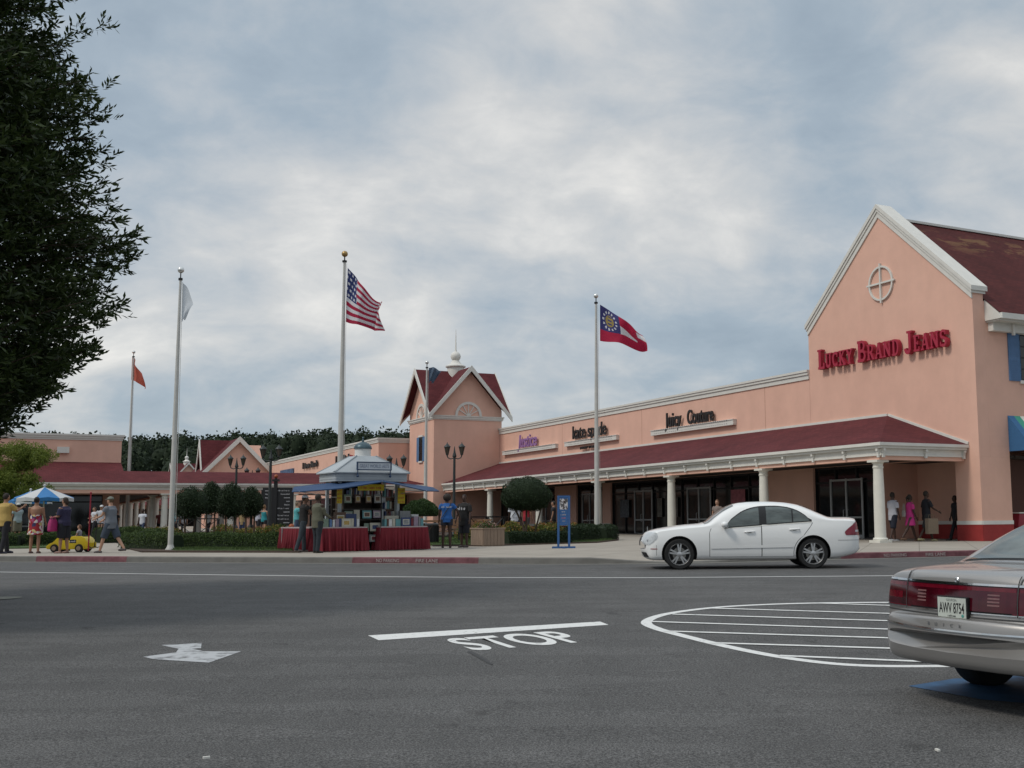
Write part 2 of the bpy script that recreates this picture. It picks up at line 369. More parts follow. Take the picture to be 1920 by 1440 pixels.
# ================================================================ SETTING: ground, road, kerb, pavement
g = MB(); ys = [-300, 21, 4000]
for (a, b, za, zb) in ((-300, 21, SLOPE * -321, 0.0), (21, 5000, 0, 0)):
    g.poly(((-3000, a, za), (3000, a, za), (3000, b, zb), (-3000, b, zb)))
tag(g.build('road', M_ASPH, fix=False), kind='structure')
# kerb line along the road, measured points
KL = [(-75, 47.8), (-40, 38.6), (-17.8, 32.7), (-11.1, 30.9), (-3.8, 29.0), (-1.6, 28.5), (.8, 28.45), (3.0, 29.1), (5.5, 30.35), (9.1, 31.7), (16, 34.2), (40, 43), (80, 58)]
def kerb_resample():
    P = [Vector((x, y)) for x, y in KL]; o = []
    for i in range(len(P) - 1):
        p0, p1, p2, p3 = P[max(i - 1, 0)], P[i], P[i + 1], P[min(i + 2, len(P) - 1)]
        n = max(2, int((p2 - p1).length / .6)) if (p2 - p1).length < 12 else 6
        for k in range(n):
            t = k / n
            if (p2 - p1).length > 12: o.append(p1.lerp(p2, t))
            else: o.append(.5 * ((2 * p1) + (p2 - p0) * t + (2 * p0 - 5 * p1 + 4 * p2 - p3) * t * t + (3 * p1 - p0 - 3 * p2 + p3) * t ** 3))
    return o + [P[-1]]
KP = kerb_resample()
def pu(p): return PX((p.x, p.y, 0))[0]
def kh(p):  # the kerb drops to a ramp left of the white car
    u = pu(p)
    if 1130 < u < 1430: return .15 - .115 * math.sin(PI * (u - 1130) / 300) ** .7 if abs(math.sin(PI * (u - 1130) / 300)) > 0 else .15
    return .15
paving = MB(); nrm = []
for i, p in enumerate(KP):
    d = (KP[min(i + 1, len(KP) - 1)] - KP[max(i - 1, 0)]).normalized(); nrm.append(Vector((-d.y, d.x)))
inner = [p + n * .17 for p, n in zip(KP, nrm)]; ramp_in = [p + n * 1.3 for p, n in zip(KP, nrm)]
for i in range(len(KP) - 1):
    a, b, c, d = inner[i], inner[i + 1], ramp_in[i + 1], ramp_in[i]; ha, hb = kh(KP[i]), kh(KP[i + 1])
    paving.poly(((a.x, a.y, ha), (b.x, b.y, hb), (c.x, c.y, .15), (d.x, d.y, .15)))
    paving.poly(((d.x, d.y, .15), (c.x, c.y, .15), (c.x + 0, 160, .15), (d.x + 0, 160, .15)))
def paving_mat():
    m = mat('paving', (.33, .295, .25), .9, noise=.10, nscale=.9, bump=.15, detail=8); t = m.node_tree; b = t.nodes['Principled BSDF']
    src = b.inputs['Base Color'].links[0].from_socket; co = t.nodes.new('ShaderNodeTexCoord'); mp = t.nodes.new('ShaderNodeMapping')
    mp.inputs['Rotation'].default_value = (0, 0, R(14)); t.links.new(co.outputs['Object'], mp.inputs[0])
    br = t.nodes.new('ShaderNodeTexBrick'); br.offset = 0; br.inputs['Scale'].default_value = 1; br.inputs['Brick Width'].default_value = 1.6; br.inputs['Row Height'].default_value = 1.6
    br.inputs['Mortar Size'].default_value = .012; br.inputs['Color1'].default_value = (1, 1, 1, 1); br.inputs['Color2'].default_value = (.93, .93, .93, 1); br.inputs['Mortar'].default_value = (.5, .5, .5, 1)
    t.links.new(mp.outputs[0], br.inputs['Vector']); mx = t.nodes.new('ShaderNodeMix'); mx.data_type = 'RGBA'; mx.blend_type = 'MULTIPLY'; mx.inputs[0].default_value = 1
    t.links.new(src, mx.inputs[6]); t.links.new(br.outputs['Color'], mx.inputs[7]); t.links.new(mx.outputs[2], b.inputs['Base Color']); return m
tag(paving.build('pavement', paving_mat(), fix=False), kind='structure')
kb = MB(); klast = 0
for i in range(len(KP) - 1):
    p, q, n0, n1 = KP[i], KP[i + 1], nrm[i], nrm[i + 1]; u = (pu(p) + pu(q)) / 2
    red = (40 < u < 240) or (650 < u < 893) or u > 1590 and u < 2600
    kb.m(1 if red else 0); ha, hb = kh(p), kh(q)
    f0, f1 = p - n0 * .02, q - n1 * .02; i0, i1 = p + n0 * .17, q + n1 * .17
    kb.poly(((f0.x, f0.y, 0), (f1.x, f1.y, 0), (q.x, q.y, hb - .015), (p.x, p.y, ha - .015)))
    e0, e1 = p + n0 * .03, q + n1 * .03
    kb.poly(((p.x, p.y, ha - .015), (q.x, q.y, hb - .015), (e1.x, e1.y, hb + .004), (e0.x, e0.y, ha + .004)))
    kb.poly(((e0.x, e0.y, ha + .004), (e1.x, e1.y, hb + .004), (i1.x, i1.y, hb + .004), (i0.x, i0.y, ha + .004)))
kerb = tag(kb.build('kerb', [M_KERB, M_KRED], fix=False), kind='structure')
gut = MB()
for i in range(len(KP) - 1):
    p, q, n0, n1 = KP[i], KP[i + 1], nrm[i], nrm[i + 1]; a, b = p - n0 * .42, q - n1 * .42; c, d = q - n1 * .02, p - n0 * .02
    gut.poly(((a.x, a.y, .004), (b.x, b.y, .004), (c.x, c.y, .004), (d.x, d.y, .004)))
tag(gut.build('gutter', mat('gutter_concrete', (.15, .145, .13), .9, noise=.25, nscale=2, detail=8), fix=False), kind='structure')
M_KTXT = mat('kerb_stencil', (.33, .27, .26), .8, noise=.25, nscale=20)
def kerb_text(s, u0, u1):
    c = [i for i in range(len(KP)) if u0 < pu(KP[i]) < u1]
    # nearest kerb segment to the middle
    um = (u0 + u1) / 2; i = min(range(len(KP) - 1), key=lambda k: abs(pu(KP[k]) - um)); j = i + 1 if pu(KP[i]) < um else i - 1
    t = (um - pu(KP[i])) / (pu(KP[j]) - pu(KP[i])); p = KP[i].lerp(KP[j], t); d = (KP[max(i, j)] - KP[min(i, j)]).normalized(); n = Vector((-d.y, d.x))
    o = p - n * .024
    L = (u1 - u0) / F_PX * p.y / abs(d.x)
    KM_ = frame((o.x, o.y, .03), (d.x, d.y, 0), (n.x * .13, n.y * .13, .99), (d.y, -d.x, .0)); q = text(s, 'lettering', .12, M_KTXT, kerb, KM_, ext=.002, bold=.002)
    q.matrix_local = KM_ @ Matrix.Diagonal((L / (max(v.co.x for v in q.data.vertices) - min(v.co.x for v in q.data.vertices)), 1, 1, 1)); return q
for s, a, b in (('NO PARKING', 705, 750), ('FIRE LANE', 779, 822), ('NO PARKING', 1655, 1701), ('FIRE LANE', 1733, 1774)): kerb_text(s, a, b)
# ---- road markings: thin sheets 4 mm above the asphalt
def sheet(name, polys, m, label=None):
    b = MB()
    for P in polys: b.poly([(p[0], p[1], gz(p[1]) + .004) for p in P])
    o = b.build(name, m, fix=False); return tag(o, kind='structure')
def xy(v): return (v.x, v.y)
wl = [(-75, 42.5), (-14.24, 26.2), (-5.78, 23.25), (-2.5, 22.4), (.58, 22.0), (5.15, 22.1), (9, 22.9), (30, 29)]
sheet('lane_line', [((a[0], a[1]), (b[0], b[1]), (b[0], b[1] + .12), (a[0], a[1] + .12)) for a, b in zip(wl, wl[1:])], M_PAINT)
M_PWORN = mat('worn_road_paint', (.12, .12, .12), .8, nscale=7, col2=(.44, .45, .46), thr=(.34, .50), detail=10)
sheet('stop_line', [[xy(Gs(u, v)) for u, v in ((690, 1192), (1125, 1166), (1141, 1172), (710, 1201))]], M_PAINT)
tw, th = Gs(708, 1199), Gs(1130, 1175)
e = Vector((.885, .465)).normalized()
# STOP word
sp0 = Gs(848, 1219); 
def stop_word():
    tx = text('STOP', 'road_lettering', 1.0, M_PAINT, None, Matrix.Identity(4), ext=0, bold=.02)
    me = tx.data; xs = [v.co.x for v in me.vertices]; yv = [v.co.y for v in me.vertices]; x0, x1, y0, y1 = min(xs), max(xs), min(yv), max(yv)
    A, B, D = Gs(891, 1221), Gs(1113, 1203), Gs(829, 1199)      # lower left, lower right, upper left of the word
    bx, by = B - A, D - A
    for v in me.vertices:
        p = A + bx * ((v.co.x - x0) / (x1 - x0)) + by * ((v.co.y - y0) / (y1 - y0)); v.co = (p.x, p.y, gz(p.y) + .005)
    tag(tx, kind='structure')
stop_word()
sheet('painted_arrow', [[xy(Gs(u, v)) for u, v in ((302, 1210), (340, 1208.5), (378, 1206), (377, 1216), (360, 1217), (383, 1222), (452, 1222), (392, 1243), (290, 1237), (268, 1232), (330, 1224), (335, 1217), (320, 1214))]], M_PWORN)
# hatched island
def ribbon(P, w_, name='painted_hatching'):
    b = MB(); P = [Vector(xy(p)) for p in P]
    for i in range(len(P) - 1):
        d0 = (P[min(i + 1, len(P) - 1)] - P[max(i - 1, 0)]).normalized(); d1 = (P[min(i + 2, len(P) - 1)] - P[i]).normalized()
        n0, n1 = Vector((-d0.y, d0.x)) * w_ / 2, Vector((-d1.y, d1.x)) * w_ / 2
        q = [P[i] - n0, P[i + 1] - n1, P[i + 1] + n1, P[i] + n0]; b.poly([(p.x, p.y, gz(p.y) + .004) for p in q])
    return b
Z6 = lambda x, y: (1180 + x / 3.31, 1110 + y / 3.31)
def smooth_px(L, n=8):
    P = [Vector(p) for p in L]; o = []
    for i in range(len(P) - 1):
        p0, p1, p2, p3 = P[max(i - 1, 0)], P[i], P[i + 1], P[min(i + 2, len(P) - 1)]
        for k in range(n):
            t = k / n; o.append(.5 * ((2 * p1) + (p2 - p0) * t + (2 * p0 - 5 * p1 + 4 * p2 - p3) * t * t + (3 * p1 - p0 - 3 * p2 + p3) * t ** 3))
    return o + [P[-1]]
outl = smooth_px([Z6(2300, 70), Z6(1664, 66), Z6(1300, 68), Z6(950, 75), Z6(600, 92), Z6(350, 118), Z6(180, 150), Z6(105, 190), Z6(170, 228), Z6(330, 272), Z6(600, 338), Z6(900, 398), Z6(1200, 440), Z6(1500, 460), Z6(1900, 462), Z6(2200, 455)])
ib = ribbon([Gs(*p) for p in outl], .135)
IN = {}
for (x0, y0, x1, y1) in ((1200, 72, 1680, 88), (520, 103, 1700, 138), (270, 140, 1900, 190), (140, 186, 1900, 243), (215, 245, 1900, 297), (500, 318, 1900, 361), (930, 398, 1900, 438)):
    r_ = ribbon([Gs(*Z6(x0, y0)), Gs(*Z6((x0 + x1) / 2, (y0 + y1) / 2)), Gs(*Z6(x1, y1))], .095)
    off = len(ib.v); ib.v += [(a, b_, c + .003) for a, b_, c in r_.v]; ib.f += [tuple(k + off for k in f_) for f_ in r_.f]; ib.mi += r_.mi
tag(ib.build('painted_hatching', M_PAINT, fix=False), kind='structure')
sheet('disabled_bay_paint', [[xy(Gs(u, v)) for u, v in ((1703, 1287), (1790, 1273), (1905, 1268), (2100, 1275), (2050, 1330), (1840, 1312))]], mat('blue_road_paint', (.025, .085, .18), .7, noise=.3, nscale=6, detail=8))
sheet('tar_patch', [[xy(Gs(u, v)) for u, v in P] for P in (((875, 1222), (884, 1221), (905, 1232), (925, 1246), (920, 1247), (900, 1236)),)], mat('tar', (.035, .034, .034), .7, noise=.5, nscale=25))
lit = MB()
for u, v in ((387, 1422), (1758, 1408)):
    p = Gs(u, v); lit.T = Matrix.Translation((p.x, p.y, gz(p.y) + .006)) @ Matrix.Rotation(u, 4, 'Z'); lit.box(-.02, .02, -.008, .008, -.006, .006)
    o = lit.build('paper_scrap', M_WHITE); lit = MB()
    tag(o, 'tiny white paper scrap on the asphalt, ' + ('lower left of the lot' if u < 900 else 'lower right of the lot'), 'litter')
mh = MB(); c = Gs(-14, 1122)
mh.lathe([(0.001, 0), (.42, 0)], (c.x, c.y, gz(c.y) + .006), 28, cap=False); tag(mh.build('manhole_cover', mat('manhole', (.16, .16, .13), .8, noise=.2), fix=False), 'pale round cover set in the asphalt at the left edge', 'manhole cover')

# ================================================================ BUILDINGS
Lv = Vector((-.49, .871, 0)).normalized(); Rv = Vector((Lv.y, -Lv.x, 0))
W0 = Vector((12.41, 42.30, 0))
TILT = .0065
_x = Vector((Lv.x, Lv.y, -TILT)).normalized(); _y = -Rv; _z = _x.cross(_y)
FM = frame(W0, _x, _y, _z); FMi = FM.inverted()
def W(u, v, off=0.0):                       # pixel -> local (t, z) on the facade plane at offset off
    d = FMi.to_3x3() @ ray(u, v); c = FMi @ CAM; k = (off - c.y) / d.y; p = c + d * k; return p.x, p.z
def Xp(u, v, t=0.0):                        # pixel -> local (w, z) on the plane of given t
    d = FMi.to_3x3() @ ray(u, v); c = FMi @ CAM; k = (t - c.x) / d.x; p = c + d * k; return p.y, p.z
TXT = Matrix(((-1, 0, 0, 0), (0, 0, 1, 0), (0, 1, 0, 0), (0, 0, 0, 1)))   # text plane on the facade, reading towards -x
def txt_at(t, y, z): return Matrix.Translation((t, y, z)) @ TXT
ROT90 = Matrix.Rotation(R(90), 4, 'Z')
def rp(*pts):                               # roof polygon with uv in metres: first edge is the eave/ridge direction
    a = Vector(pts[0]); e1 = (Vector(pts[1]) - a).normalized(); n = e1.cross(Vector(pts[2]) - a).normalized(); e2 = n.cross(e1)
    return [((Vector(p) - a).dot(e1), (Vector(p) - a).dot(e2)) for p in pts]
def roofpoly(b, pts): b.poly(pts, rp(*pts))

def column_part(parent, T, zt=3.05, r=.2, z0=.1):
    b = MB(); b.T = T
    b.cbox((0, 0, z0 + .07), (.56, .56, .14)); b.lathe([(.26, z0 + .14), (.27, z0 + .18), (.23, z0 + .23)], n=24)
    b.lathe([(r * 1.03, z0 + .23), (r, z0 + 1.0), (r * .95, z0 + 2.0), (r * .86, zt - .3)], n=24)
    b.lathe([(r * .9, zt - .3), (r * .98, zt - .27), (r * .98, zt - .24), (r * .88, zt - .22), (r * .9, zt - .14), (r * 1.2, zt - .08)], n=24)
    b.cbox((0, 0, zt - .04), (.54, .54, .08))
    return b.build('column', M_CREAM, parent, smooth=True)
def canopy(parent, T, x0, x1, depth, zw=5.1, ze=3.62, zb=3.05, hip0=True, hip1=True, cols=(), roofname='canopy_roof', step=1.8):
    """lean-to canopy: wall at y=0, eave at y=depth, from x0 to x1; hipped ends"""
    h = depth; ov = .28
    a, b_ = x0 - (ov if hip0 else 0), x1 + (ov if hip1 else 0); d = depth + ov
    r0, r1 = (x0 + h if hip0 else a), (x1 - h if hip1 else b_)
    m = MB(); m.T = T; th = .10
    for dz in (0,):
        roofpoly(m, [(b_, d, ze), (a, d, ze), (r0, 0, zw), (r1, 0, zw)])
        if hip0: roofpoly(m, [(a, d, ze), (a, 0, ze), (r0, 0, zw)])
        if hip1: roofpoly(m, [(b_, 0, ze), (b_, d, ze), (r1, 0, zw)])
        m.poly([(a, 0, ze - th), (b_, 0, ze - th), (b_, d, ze - th), (a, d, ze - th)])
    m.build(roofname, M_ROOF, parent)
    # flashing along the wall
    m = MB(); m.T = T
    m.bar((r0, .03, zw + .03), (r1, .03, zw + .03), .05, .10)
    if hip0: m.bar((r0 - .06, .03, zw + .02), (a, .03, ze + .06), .05, .10)
    if hip1: m.bar((r1 + .06, .03, zw + .02), (b_, .03, ze + .06), .05, .10)
    m.build('flashing', M_WHITE, parent)
    # fascia: gutter, frieze with brackets
    m = MB(); m.T = T
    def band(y0, y1, z0, z1, e0, e1):      # band round the eave: offset e from canopy line
        m.box(x0 - (e1 if hip0 else 0), x1 + (e1 if hip1 else 0), depth + e0, depth + e1, z0, z1)
        if hip0: m.box(x0 - e1, x0 - e0, 0.02, depth + e0 - .002, z0, z1)
        if hip1: m.box(x1 + e0, x1 + e1, 0.02, depth + e0 - .002, z0, z1)
    band(0, 0, ze - .11, ze - .002, .10, .30); band(0, 0, ze - .20, ze - .112, .06, .22); band(0, 0, zb + .14, ze - .202, -.10, .08); band(0, 0, zb + .142, zb + .20, .0801, .11)
    m.build('fascia', M_WHITE, parent)
    m = MB(); m.T = T
    n = max(1, round((x1 - x0) / step))
    def brk(x, y, ax):
        for z0, z1, pr in ((ze - .30, ze - .21, .13), (ze - .37, ze - .30, .09), (zb + .08, zb + .22, .08)):
            if ax == 'y': m.box(x - .05, x + .05, y + .0812, y + .08 + pr, z0, z1)
            else: m.box(min(x + ax * .0812, x + ax * (.08 + pr)), max(x + ax * .0812, x + ax * (.08 + pr)), y - .05, y + .05, z0, z1)
        m.build('bracket', M_WHITE, parent); m.__init__(); m.T = T
    for i in range(n + 1): brk(x0 + (x1 - x0) * i / n, depth, 'y')
    if hip0:
        for k in (0, .5, .97): brk(x0, depth * (1 - k), -1)
    if hip1:
        for k in (0, .5, .97): brk(x1, depth * (1 - k), 1)
    m = MB(); m.T = T
    m.box(x0 - (.04 if hip0 else 0), x1 + (.04 if hip1 else 0), depth - .26, depth + .04, zb, zb + .138)
    if hip0: m.box(x0 - .04, x0 + .24, .02, depth - .262, zb, zb + .138)
    if hip1: m.box(x1 - .24, x1 + .04, .02, depth - .262, zb, zb + .138)
    m.build('beam', M_PINK, parent)
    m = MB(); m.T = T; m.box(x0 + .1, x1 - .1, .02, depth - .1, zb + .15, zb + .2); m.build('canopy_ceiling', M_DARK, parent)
    for x in cols: column_part(parent, T @ Matrix.Translation((x, depth - .11, 0)), zb)
def plinth(parent, T, x0, x1, y=0.0, e0=0, e1=0):
    m = MB(); m.T = T; m.box(x0 - e0, x1 + e1, y, y + .035, 0, .74); m.build('plinth', M_PLINTH, parent)
    m = MB(); m.T = T; m.box(x0 - e0, x1 + e1, y, y + .045, .742, .88); m.build('plinth_band', M_WHITE, parent)
def storefront(parent, T, x0, x1, top=3.2, doors=(), mull=1.5, y=-.18, frame_m=None):
    """one window unit: dark glass behind a frame of mullions, with double doors where listed"""
    fm = frame_m or M_BLACK
    m = MB(); m.T = T; m.box(x0, x1, y - .03, y, .12, top); gl = m.build('store_window', M_GLASS, parent)
    m = MB(); m.T = T; n = max(1, round((x1 - x0) / mull))
    for i in range(n + 1): m.box(max(x0, x0 + (x1 - x0) * i / n - .03), min(x1, x0 + (x1 - x0) * i / n + .03), y + .001, y + .07, .12, top)
    m.box(x0 + .03, x1 - .03, y + .002, y + .06, .12, .26); m.box(x0 + .03, x1 - .03, y + .002, y + .06, 2.5, 2.58); m.box(x0 + .03, x1 - .03, y + .002, y + .06, top - .1, top)
    m.build('window_frame', fm, gl)
    for (a, b) in doors:
        dd = MB(); dd.T = T; dd.box(a, b, y + .075, y + .09, .15, 2.62); do = dd.build('door', M_GLASS, parent)
        f = MB(); f.T = T
        for x in (a, (a + b) / 2, b): f.box(x - .045, x + .045, y + .0905, y + .14, .15, 2.68)
        for z0, z1 in ((.15, .34), (2.58, 2.66), (1.02, 1.09)): f.box(a + .046, b - .046, y + .0905, y + .13, z0, z1)
        f.build('door_frame', M_ALU, do)
        hd = MB(); hd.T = T
        for x in ((a + b) / 2 - .13, (a + b) / 2 + .13): hd.tube([(x, y + .14, .95), (x, y + .2, .98), (x, y + .2, 1.35), (x, y + .14, 1.38)], .014, 8)
        hd.build('handle', M_ALU, do)
    return gl
def parapet(parent, T, x0, x1, zt, wall_y=0, ends=(0, 0)):
    m = MB(); m.T = T; a, b = x0 - ends[0], x1 + ends[1]
    m.box(a, b, wall_y - .45, wall_y + .14, zt - .10, zt); m.box(a, b, wall_y - .40, wall_y + .10, zt - .22, zt - .102); m.box(a, b, wall_y - .35, wall_y + .05, zt - .42, zt - .222)
    m.build('parapet_trim', M_WHITE, parent)
def sign_ledge(parent, T, x0, x1, z0, z1):
    m = MB(); m.T = T; m.box(x0, x1, .002, .20, z0, z1); m.box(x0 - .02, x1 + .02, .002, .23, z1, z1 + .04)
    x = x0 + .5; m.m(1)
    while x < x1 - .5:
        m.box(x, x + .07, .2305, .235, z1 - .02, z1 + .03); m.box(x + .03, x + .1, .2005, .205, z0 + .07, z0 + .1); x += .19
    return m.build('sign_ledge', [M_WHITE, mat('ledge_dark', (.12, .12, .13), .7, noise=.1)], parent)

# ---------------- main arcade block
arc = thing('arcade_building', 'long low pink shop row with a red canopy between the tower and the big gable', 'shop building', FM)
I4 = Matrix.Identity(4)
T0, T1 = 9.06, 43.9
m = MB(); m.box(T0, T1, -.45, 0, 3.2, 7.13)
PIL = [(9.06, 12.5), (27.6, 28.6), (32.0, 35.0), (38.0, 41.6)]
for a, b in PIL: m.box(a, b, -.45, 0, -.1, 3.198)
m.box(T0, T1, -12, -11.6, -.1, 6.9); m.box(T1 - .4, T1 - .01, -11.6, -.46, -.1, 6.9)
m.build('wall', M_PINK, arc)
m = MB(); m.box(T0, T1, -11.6, -.46, 6.6, 6.72); m.build('flat_roof', mat('gravel_roof', (.2, .2, .19), .9, noise=.2), arc)
for q_ in (12.4, 23.9, 33.9): m = MB(); m.box(q_ - .012, q_ + .012, .0005, .004, 5.15, 7.1); m.build('control_joint', mat('joint_dark_pink', (.40, .21, .15), .9, noise=.1), arc)  # control joints as thin strips of darker pink
parapet(arc, I4, T0, T1, 7.55)
canopy(arc, I4, .12, 43.9, 4.0, 5.10, 3.66, 3.06, True, False, cols=(.42, 7.3, 14.5, 21.75, 28.95, 36.2), step=1.8)
for a, b in PIL: plinth(arc, I4, a, b)
storefront(arc, I4, 12.5, 27.6, doors=((17.25, 19.4), (23.0, 24.9)))
storefront(arc, I4, 28.6, 32.0, doors=((29.4, 31.3),)); storefront(arc, I4, 35.0, 38.0, doors=((35.6, 37.4),)); storefront(arc, I4, 41.6, 43.9)
m = MB(); m.box(14.3, 15.5, -.1, -.09, .95, 2.45); m.build('poster', mat('pink_poster', (.32, .10, .12), .6, noise=.25, nscale=6), arc)
for a, b, c in ((20.4, 21.4, (.10, .09, .08)), (25.6, 26.6, (.08, .09, .10)), (22.0, 22.5, (.12, .11, .09))):
    m = MB(); m.box(a, b, -.1, -.09, 1.2, 2.2); m.build('poster', mat('poster_%d' % int(a), c, .6, noise=.5, nscale=8), arc)
sign_ledge(arc, I4, 34.5, 43.0, 5.62, 5.86); sign_ledge(arc, I4, 26.5, 33.2, 5.62, 5.86); sign_ledge(arc, I4, 14.75, 22.6, 5.56, 5.80)
M_SIGNB = mat('black_sign_letter', (.018, .015, .014), .45, noise=.2); M_PURP = mat('purple_sign_letter', (.30, .16, .36), .45, noise=.1)
# ---- slab-serif stroke lettering for the gable sign and the narrow black signs
def arcpts(cx, cy, rx, ry, a0, a1, n=10): return [(cx + rx * math.cos(R(a0 + (a1 - a0) * k / n)), cy + ry * math.sin(R(a0 + (a1 - a0) * k / n))) for k in range(n + 1)]
GL = {  # stroke: (points, width)
 'L': (.62, [([(.2, 1), (.2, 0)], .2), ([(.05, .06), (.6, .06)], .12), ([(.56, 0), (.56, .3)], .1), ([(.02, .95), (.38, .95)], .1)]),
 'U': (.74, [([(.17, 1), (.17, .3)] + arcpts(.37, .3, .2, .22, 180, 360, 8) + [(.57, 1)], .16), ([(.0, .95), (.32, .95)], .1), ([(.44, .95), (.74, .95)], .1)]),
 'C': (.70, [(arcpts(.38, .5, .26, .42, 50, 310, 16), .17), ([(.6, .62), (.6, .98)], .09), ([(.6, .02), (.6, .3)], .08)]),
 'K': (.78, [([(.2, 1), (.2, 0)], .19), ([(.24, .45), (.62, .97)], .12), ([(.33, .55), (.66, .04)], .18), ([(.02, .95), (.38, .95)], .1), ([(.02, .05), (.38, .05)], .1), ([(.48, .05), (.8, .05)], .1), ([(.46, .95), (.76, .95)], .1)]),
 'Y': (.74, [([(.12, .95), (.37, .45)], .18), ([(.62, .95), (.37, .45)], .12), ([(.37, .48), (.37, 0)], .19), ([(0, .95), (.3, .95)], .1), ([(.48, .95), (.76, .95)], .1), ([(.2, .05), (.54, .05)], .1)]),
 'B': (.74, [([(.2, 1), (.2, 0)], .19), ([(.05, .95), (.42, .95)] + arcpts(.42, .735, .16, .215, 90, -90, 8) + [(.2, .52)], .13), ([(.2, .5), (.44, .5)] + arcpts(.44, .275, .2, .225, 90, -90, 8) + [(.05, .05)], .14)]),
 'R': (.78, [([(.2, 1), (.2, 0)], .19), ([(.05, .95), (.42, .95)] + arcpts(.42, .72, .18, .23, 90, -90, 8) + [(.2, .49)], .13), ([(.42, .5), (.66, .03)], .18), ([(.03, .05), (.37, .05)], .1), ([(.55, .05), (.8, .05)], .1)]),
 'A': (.80, [([(.38, 1), (.12, 0)], .12), ([(.40, 1), (.66, 0)], .2), ([(.2, .32), (.58, .32)], .1), ([(0, .05), (.26, .05)], .1), ([(.5, .05), (.82, .05)], .1)]),
 'N': (.82, [([(.15, 1), (.15, 0)], .14), ([(.66, 1), (.66, 0)], .14), ([(.15, .97), (.66, .05)], .2), ([(0, .05), (.3, .05)], .1), ([(.5, .95), (.82, .95)], .1), ([(0, .95), (.2, .95)], .1)]),
 'D': (.78, [([(.2, 1), (.2, 0)], .19), ([(.05, .95), (.36, .95)] + arcpts(.36, .5, .26, .45, 90, -90, 12) + [(.05, .05)], .14)]),
 'J': (.60, [([(.4, .95), (.4, .25)] + arcpts(.24, .22, .16, .2, 0, -180, 8), .17), ([(.2, .95), (.58, .95)], .1)]),
 'E': (.68, [([(.2, 1), (.2, 0)], .19), ([(.05, .95), (.6, .95)], .11), ([(.2, .5), (.46, .5)], .11), ([(.05, .05), (.6, .05)], .11), ([(.58, 1), (.58, .74)], .09), ([(.58, 0), (.58, .28)], .09), ([(.46, .38), (.46, .62)], .08)]),
 'S': (.66, [(arcpts(.33, .73, .2, .21, 40, 270, 10) + arcpts(.33, .27, .22, .23, 90, -140, 10), .16), ([(.52, .7), (.52, .97)], .09), ([(.1, .03), (.1, .3)], .09)]),
}
def stroke_poly(pts, w_):
    P = [Vector(p) for p in pts]; L_, R_ = [], []
    for i, p in enumerate(P):
        d = (P[min(i + 1, len(P) - 1)] - P[max(i - 1, 0)]).normalized(); n = Vector((-d.y, d.x)) * w_ / 2; L_.append(p + n); R_.append(p - n)
    return L_, R_
def slab_text(words, parent, Mx, H, width, m, depth=.12, small=.78, name='sign_letter'):
    """words in small capitals; every letter its own mesh"""
    x = 0; lay = []
    for ch in words:
        if ch == ' ': x += .30; continue
        big_ = ch.isupper(); s = 1.0 if big_ else small; wd, st = GL[ch.upper()]; lay.append((x, s, st)); x += wd * s * 1.02 + .035
    k = width / x
    for j, (x0, s, st) in enumerate(lay):
        b = MB()
        for q, (pts, w_) in enumerate(st):
            A, B_ = stroke_poly(pts, w_); dz = depth + .002 * q
            n = len(A)
            for i in range(n - 1):
                quad = [A[i], A[i + 1], B_[i + 1], B_[i]]
                b.prism([(p.x, p.y) for p in quad], lambda a, c: ((x0 + a * s) * k, c * s * H, -.0), lambda a, c, dz=dz: ((x0 + a * s) * k, c * s * H, dz))
        o = b.build(name, m, parent); o.matrix_local = Mx
# shop signs on the arcade wall
def facade_text(s, u0, u1, t_off, z, size, m, parent=arc, y=.16, bold=.02, name='sign', ext=.04, shear=0, y_=0):
    t0, t1 = W(u0, 800)[0], W(u1, 800)[0]; tcx = (t0 + t1) / 2; o = text(s, name, size, m, parent, txt_at(tcx, y, z), ext=ext, bold=bold, shear=shear)
    o.matrix_local = txt_at(tcx, y, z) @ Matrix.Diagonal((abs(t1 - t0) / max(o.data.vertices and (max(v.co.x for v in o.data.vertices) - min(v.co.x for v in o.data.vertices)), .01), 1, 1, 1)); return o
facade_text('Justice', 976, 1011, 0, 5.98, 1.2, M_PURP, bold=.015, shear=.15)
facade_text('kate spade', 1078, 1141, 0, 6.02, 1.12, M_SIGNB, bold=.012)
facade_text('NEW YORK', 1092, 1124, 0, 5.33, .20, M_SIGNB, bold=.006)
facade_text('Juicy', 1253, 1283, 0, 5.92, 1.05, M_SIGNB, bold=.018); facade_text('Couture', 1294, 1343, 0, 5.92, 1.0, M_SIGNB, bold=.018)

# ---------------- big gabled shop
gab = thing('gabled_shop_building', 'tall pink gabled shop building with red raised letters and a round cross ornament', 'shop building', FM)
A0, A1, AP = -.65, 9.05, (4.25, 13.72)
ZE = 9.5
m = MB()
poly = [(A0, 3.2), (A1, 3.2), (A1, ZE), AP, (A0, ZE)]
m.prism(poly, lambda a, c: (a, -.55, c), lambda a, c: (a, 0, c))
m.box(A0, .57, -1.55, 0, -.1, 3.198); m.box(A0, .3, -1.55, -.553, 3.2, 3.598)                       # corner pier
m.box(.57, 4.6, -2.25, -1.9, -.1, 3.198); m.box(4.6, 4.95, -2.25, 0, -.1, 3.198)   # recessed wall, return
m.box(9.0, 9.058, -.45, 0, -.1, 3.198)
m.box(A0, A0 + .4, -16, -.552, 3.6, 9.0)                   # side wall above the awning
m.box(A0 + .4, A1, -16, -15.6, -.1, 9.0); m.box(A1 - .4, A1, -15.6, -.552, 3.2, 9.0)
m.box(A0 + .002, A0 + .4, -16, -6.0, -.1, 3.598)
m.build('wall', M_PINK, gab)
